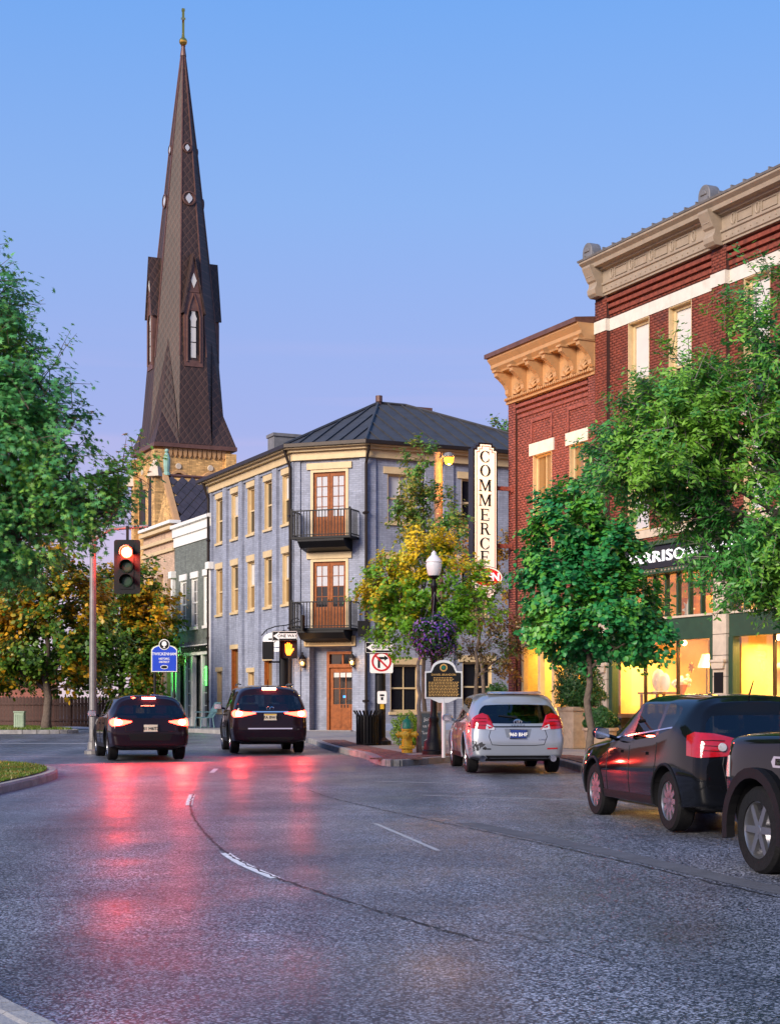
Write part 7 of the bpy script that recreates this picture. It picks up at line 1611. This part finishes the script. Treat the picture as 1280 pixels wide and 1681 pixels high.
# black crossover nearer, on the right
hd = 11; M = CM(4.25 - math.sin(R(hd))*2.3, 17.65 + 2.28, hd)
t, bvh, B, w_, h = suv('parked_car', 'glossy black crossover parked nose away on the right, shop lights behind it', M, 'paint_black', L=4.65, W=1.80, H=1.62, wb=(1.36,-1.32), wr=.35, belt=1.03, kick=.10, tumble=.78, dlo=None)
corner_light(t, bvh, h, w_, [(.24,.90),(.0,.88),(-.38,.90),(-.44,1.0),(-.38,1.09),(-.15,1.14),(.12,1.16),(.26,1.12)], 'tail_red')
for s_ in (1,-1):
    for zz in (.945,1.0,1.055): trim(t, bvh, [(s_*.52,zz),(s_*.76,zz+.012),(s_*.76,zz+.019),(s_*.52,zz+.007)][::s_], 'sign_black', 'lens_rib', off=.022, thick=.006)
smooth(link(MB().lathe([(.05,0),(.045,-.02),(0,-.022)], (rear_x(bvh,.56,1.0)-.03,.56,1.0), 14, 'x'), 'reversing_light', 'clear_lens', t), 40)
link(strokes(bvh, [[(.5,1.05),(.55,.8),(.5,.55),(-.5,.55),(-.55,.8),(-.5,1.05)]], 'rear', .006), 'tailgate_gap', 'sign_black', t); plate(t, bvh, M, .78, '4A7 0C2', 'plate_pale', 'sign_black')
link(MB().tube([(rear_x(bvh,0,1.16)-.03,-.05,1.15),(rear_x(bvh,-.4,1.20)-.02,-.5,1.22)], [.022,.01], 6), 'wiper', 'black_plastic', t)
# black pickup at the right edge
def pickup(M, label):
    w_ = .99; 
    def S(x, zb, ys, ym, zm, yb, zb2, yg, zg, yr, zr, zc, dx=(0,)*7): return [(x+dx[0],ys*.8*w_,zb),(x+dx[1],ys*w_,zb+.08),(x+dx[2],ym*w_,zm),(x+dx[3],yb*w_,zb2),(x+dx[4],yg*w_,zg),(x+dx[5],yr*w_,zr),(x+dx[6],0,zc)]
    st = [S(2.78,.42,.80,.88,.78,.84,1.18,.72,1.22,.45,1.24,1.25,(-.06,-.04,0,-.05,-.08,-.08,-.06)), S(2.62,.36,.94,.98,.78,.93,1.22,.80,1.27,.5,1.29,1.30), S(1.95,.34,.98,1.0,.8,.955,1.25,.84,1.29,.5,1.32,1.33), S(1.15,.34,.98,1,.8,.965,1.26,.88,1.29,.6,1.32,1.34,(0,0,0,0,.02,.1,.16)),
          S(.45,.34,.98,1,.8,.965,1.2,.78,1.72,.6,1.80,1.83,(0,0,0,.35,0,.08,.14)), S(.25,.34,.98,1,.8,.965,1.2,.79,1.74,.6,1.84,1.87), S(.15,.34,.98,1,.8,.965,1.2,.79,1.745,.6,1.85,1.88), S(-.65,.34,.98,1,.8,.965,1.2,.79,1.745,.6,1.85,1.88), S(-.8,.34,.98,1,.8,.965,1.2,.79,1.74,.6,1.84,1.87), S(-.95,.34,.98,1,.8,.965,1.2,.80,1.7,.6,1.78,1.8,(0,0,0,-.05,0,0,0)),
          S(-1.05,.34,.98,1,.8,.965,1.2,.93,1.24,.6,1.25,1.25), S(-2.6,.36,.98,1,.8,.965,1.22,.93,1.24,.6,1.25,1.25), S(-2.8,.42,.95,.98,.8,.95,1.2,.9,1.23,.6,1.24,1.24)]
    zone = lambda i, j: 1 if j == 3 and i in (3,6) else 5 if j == 3 and i in (4,5,7) else 2 if j in (4,5) and i == 3 else 0
    t = thing('pickup_truck', label, 'truck', M); z, bvh = split(car_shell(st, dict(zone=zone, glass_row=99, rear_crease=.6), (1.92,-1.75), .40, 3))
    link(z[0], 'body', 'paint_black', t); [link(q, 'side_window', 'car_glass', t) for q in islands(z[1])]; link(z[2], 'windscreen', 'car_glass', t); link(z[4], 'underbody', 'black_plastic', t); [link(q, 'pillar_trim', 'black_gloss', t) for q in islands(z[5])]
    for x in (1.92,-1.75):
        for s in (-1, 1):
            wheel(t, M, x, s*(w_-.14), .40, s, .27, 'alloy', 6)
            fl = MB(); 
            for k in range(16):
                a, b = R(-12+204*k/16), R(-12+204*(k+1)/16); r0, r1 = .475, .57; y0, y1 = s*(w_-.03), s*(w_+.055)
                fl.add([(x+r*math.cos(c), y, .40+r*math.sin(c)) for y in (y0,y1) for r in (r0,r1) for c in (a,b)], [(0,1,3,2),(4,5,7,6),(0,1,5,4),(2,3,7,6),(0,2,6,4),(1,3,7,5)])
            link(fl, 'wheel_arch_flare', 'black_plastic', t)
    for s in (-1, 1):
        mm = link(MB().box(-.10,.05,s*.10,s*.32,.02,.30).tube([(.0,-.08*s,.05),(0,.12*s,.10)], .035, 6), 'door_mirror', 'black_gloss', t, M @ Matrix.Translation((.92, s*w_*.97, 1.2)), .02)
        link(MB().box(-.106,-.101,s*.12,s*.30,.04,.28), 'mirror_glass', 'chrome', mm)
        trim(t, bvh, [(2.52,.86),(2.72,.86),(2.72,1.04),(2.56,1.06)], 'clear_lens', 'headlight', axis='left' if s > 0 else 'right', off=.012)
    trim(t, bvh, [(1.28,.98),(1.62,.98),(1.66,1.03),(1.62,1.08),(1.28,1.08),(1.24,1.03)], 'chrome', 'fender_badge', axis='left', off=.012); b = trim(t, bvh, [(1.33,1.0),(1.57,1.0),(1.57,1.06),(1.33,1.06)], 'sign_black', 'badge_face', axis='left', off=.02)
    link(text_mesh('GMC', .06, ext=.003, xs=1.3).copy(), 'lettering', 'chrome', t, M @ Matrix.Translation((1.45, bvh.ray_cast(Vector((1.45,6,1.03)), Vector((0,-1,0)))[0].y+.024, 1.03)) @ Matrix.Rotation(R(180), 4, 'Z'))
    link(strokes(bvh, [[(1.18,.45),(1.2,1.12)],[(.2,.45),(.2,1.14)],[(-.85,.45),(-.85,1.14)]], 'left'), 'shut_lines', 'sign_black', t)
    return t
hd = 15; pickup(CM(4.06 + 2.78*math.sin(R(hd)), 15.5 - 2.78*math.cos(R(hd)), hd), 'black pickup truck with flared wheel arches cut off by the right edge')
# dark car waiting at the lights, tail lamps lit
def lit_rear(t, bvh, M, zt, inner, e, h, w_):
    ls = corner_light(t, bvh, h, w_, [(.22,zt-.01),(.0,zt-.08),(-.22,zt-.06),(-inner,zt+.01),(-inner,zt+.04),(-.2,zt+.07),(.0,zt+.10),(.24,zt+.05)], 'tail_lit')
    for s, o in zip((1, -1), ls):
        y = w_-.22; x = rear_x(bvh, s*y, zt+.01); link(MB().ball((x-.012, s*y, zt+.01), .075, 12, 8, (.35,1.2,.85)), 'brake_lamp', 'tail_core', o)
        red_lamp(t, (x-.16, s*y, zt+.01), e)
hd = 10; M = CM(-2.95 - math.sin(R(hd))*2.5, 39.2 + 2.47, hd)
t, bvh, B, w_, h = suv('waiting_car', 'dark SUV with glowing brake lights waiting at the corner', M, 'paint_plum', L=4.98, W=1.96, H=1.74, wb=(1.45,-1.42), wr=.38, belt=1.10, kick=.04)
lit_rear(t, bvh, M, .99, .52, 60, h, w_)
x = rear_x(bvh, 0, 1.60); link(MB().box(x-.06, x+.05, -.17, .17, 1.60, 1.645), 'high_brake_light', 'tail_core', t)
trim(t, bvh, [(.45,1.035),(-.45,1.035),(-.45,1.065),(.45,1.065)], 'chrome', 'tailgate_strip', off=.012)
plate(t, bvh, M, .92, '47A 8W17', 'plate_pale', 'sign_black', top='hydrant_yellow')
x = rear_x(bvh, 0, 1.14) - .01; lg = MB()
for s in (-1, 1):
    for k in range(14): p0, p1 = R(20+320*k/14), R(20+320*(k+1)/14); lg.tube([(x, s*(.045+.045*math.cos(p0+math.pi)), 1.14+.032*math.sin(p0)),(x, s*(.045+.045*math.cos(p1+math.pi)), 1.14+.032*math.sin(p1))], .008, 5, False)
link(lg, 'emblem', 'chrome', t)
trim(t, bvh, [(.55,.62),(-.55,.62),(-.55,.65),(.55,.65)], 'chrome', 'bumper_strip', off=.010); trim(t, bvh, [(.6,.42),(-.6,.42),(-.5,.33),(.5,.33)], 'black_plastic', 'bumper_insert', off=.006)
for s in (-1, 1): link(MB().tube([(.1,s*.66,1.73),(-.5,s*.68,1.77),(-1.5,s*.66,1.74)], .02, 6), 'roof_rail', 'chrome', t)
# car pulling away on the left, tail lamps lit
hd = 16; M = CM(-5.35 - math.sin(R(hd))*2.4, 35.6 + 2.3, hd)
t, bvh, B, w_, h = suv('turning_car', 'dark car with lit red tail lamps turning left near the grass island', M, 'paint_plum', L=4.6, W=1.86, H=1.52, wb=(1.36,-1.34), wr=.35, belt=.98, kick=.02)
lit_rear(t, bvh, M, .86, .42, 190, h, w_)
x = rear_x(bvh, 0, 1.40); link(MB().box(x-.05, x+.05, -.15, .15, 1.40, 1.435), 'high_brake_light', 'tail_core', t)
trim(t, bvh, [(.5,.62),(-.5,.62),(-.44,.46),(.44,.46)], 'black_plastic', 'bumper_insert', off=.006); plate(t, bvh, M, .74, '31 H6T2', 'plate_pale', 'sign_black')
link(strokes(bvh, [[(.56,.95),(.56,.66),(-.56,.66),(-.56,.95)]], 'rear', .006), 'tailgate_gap', 'sign_black', t)
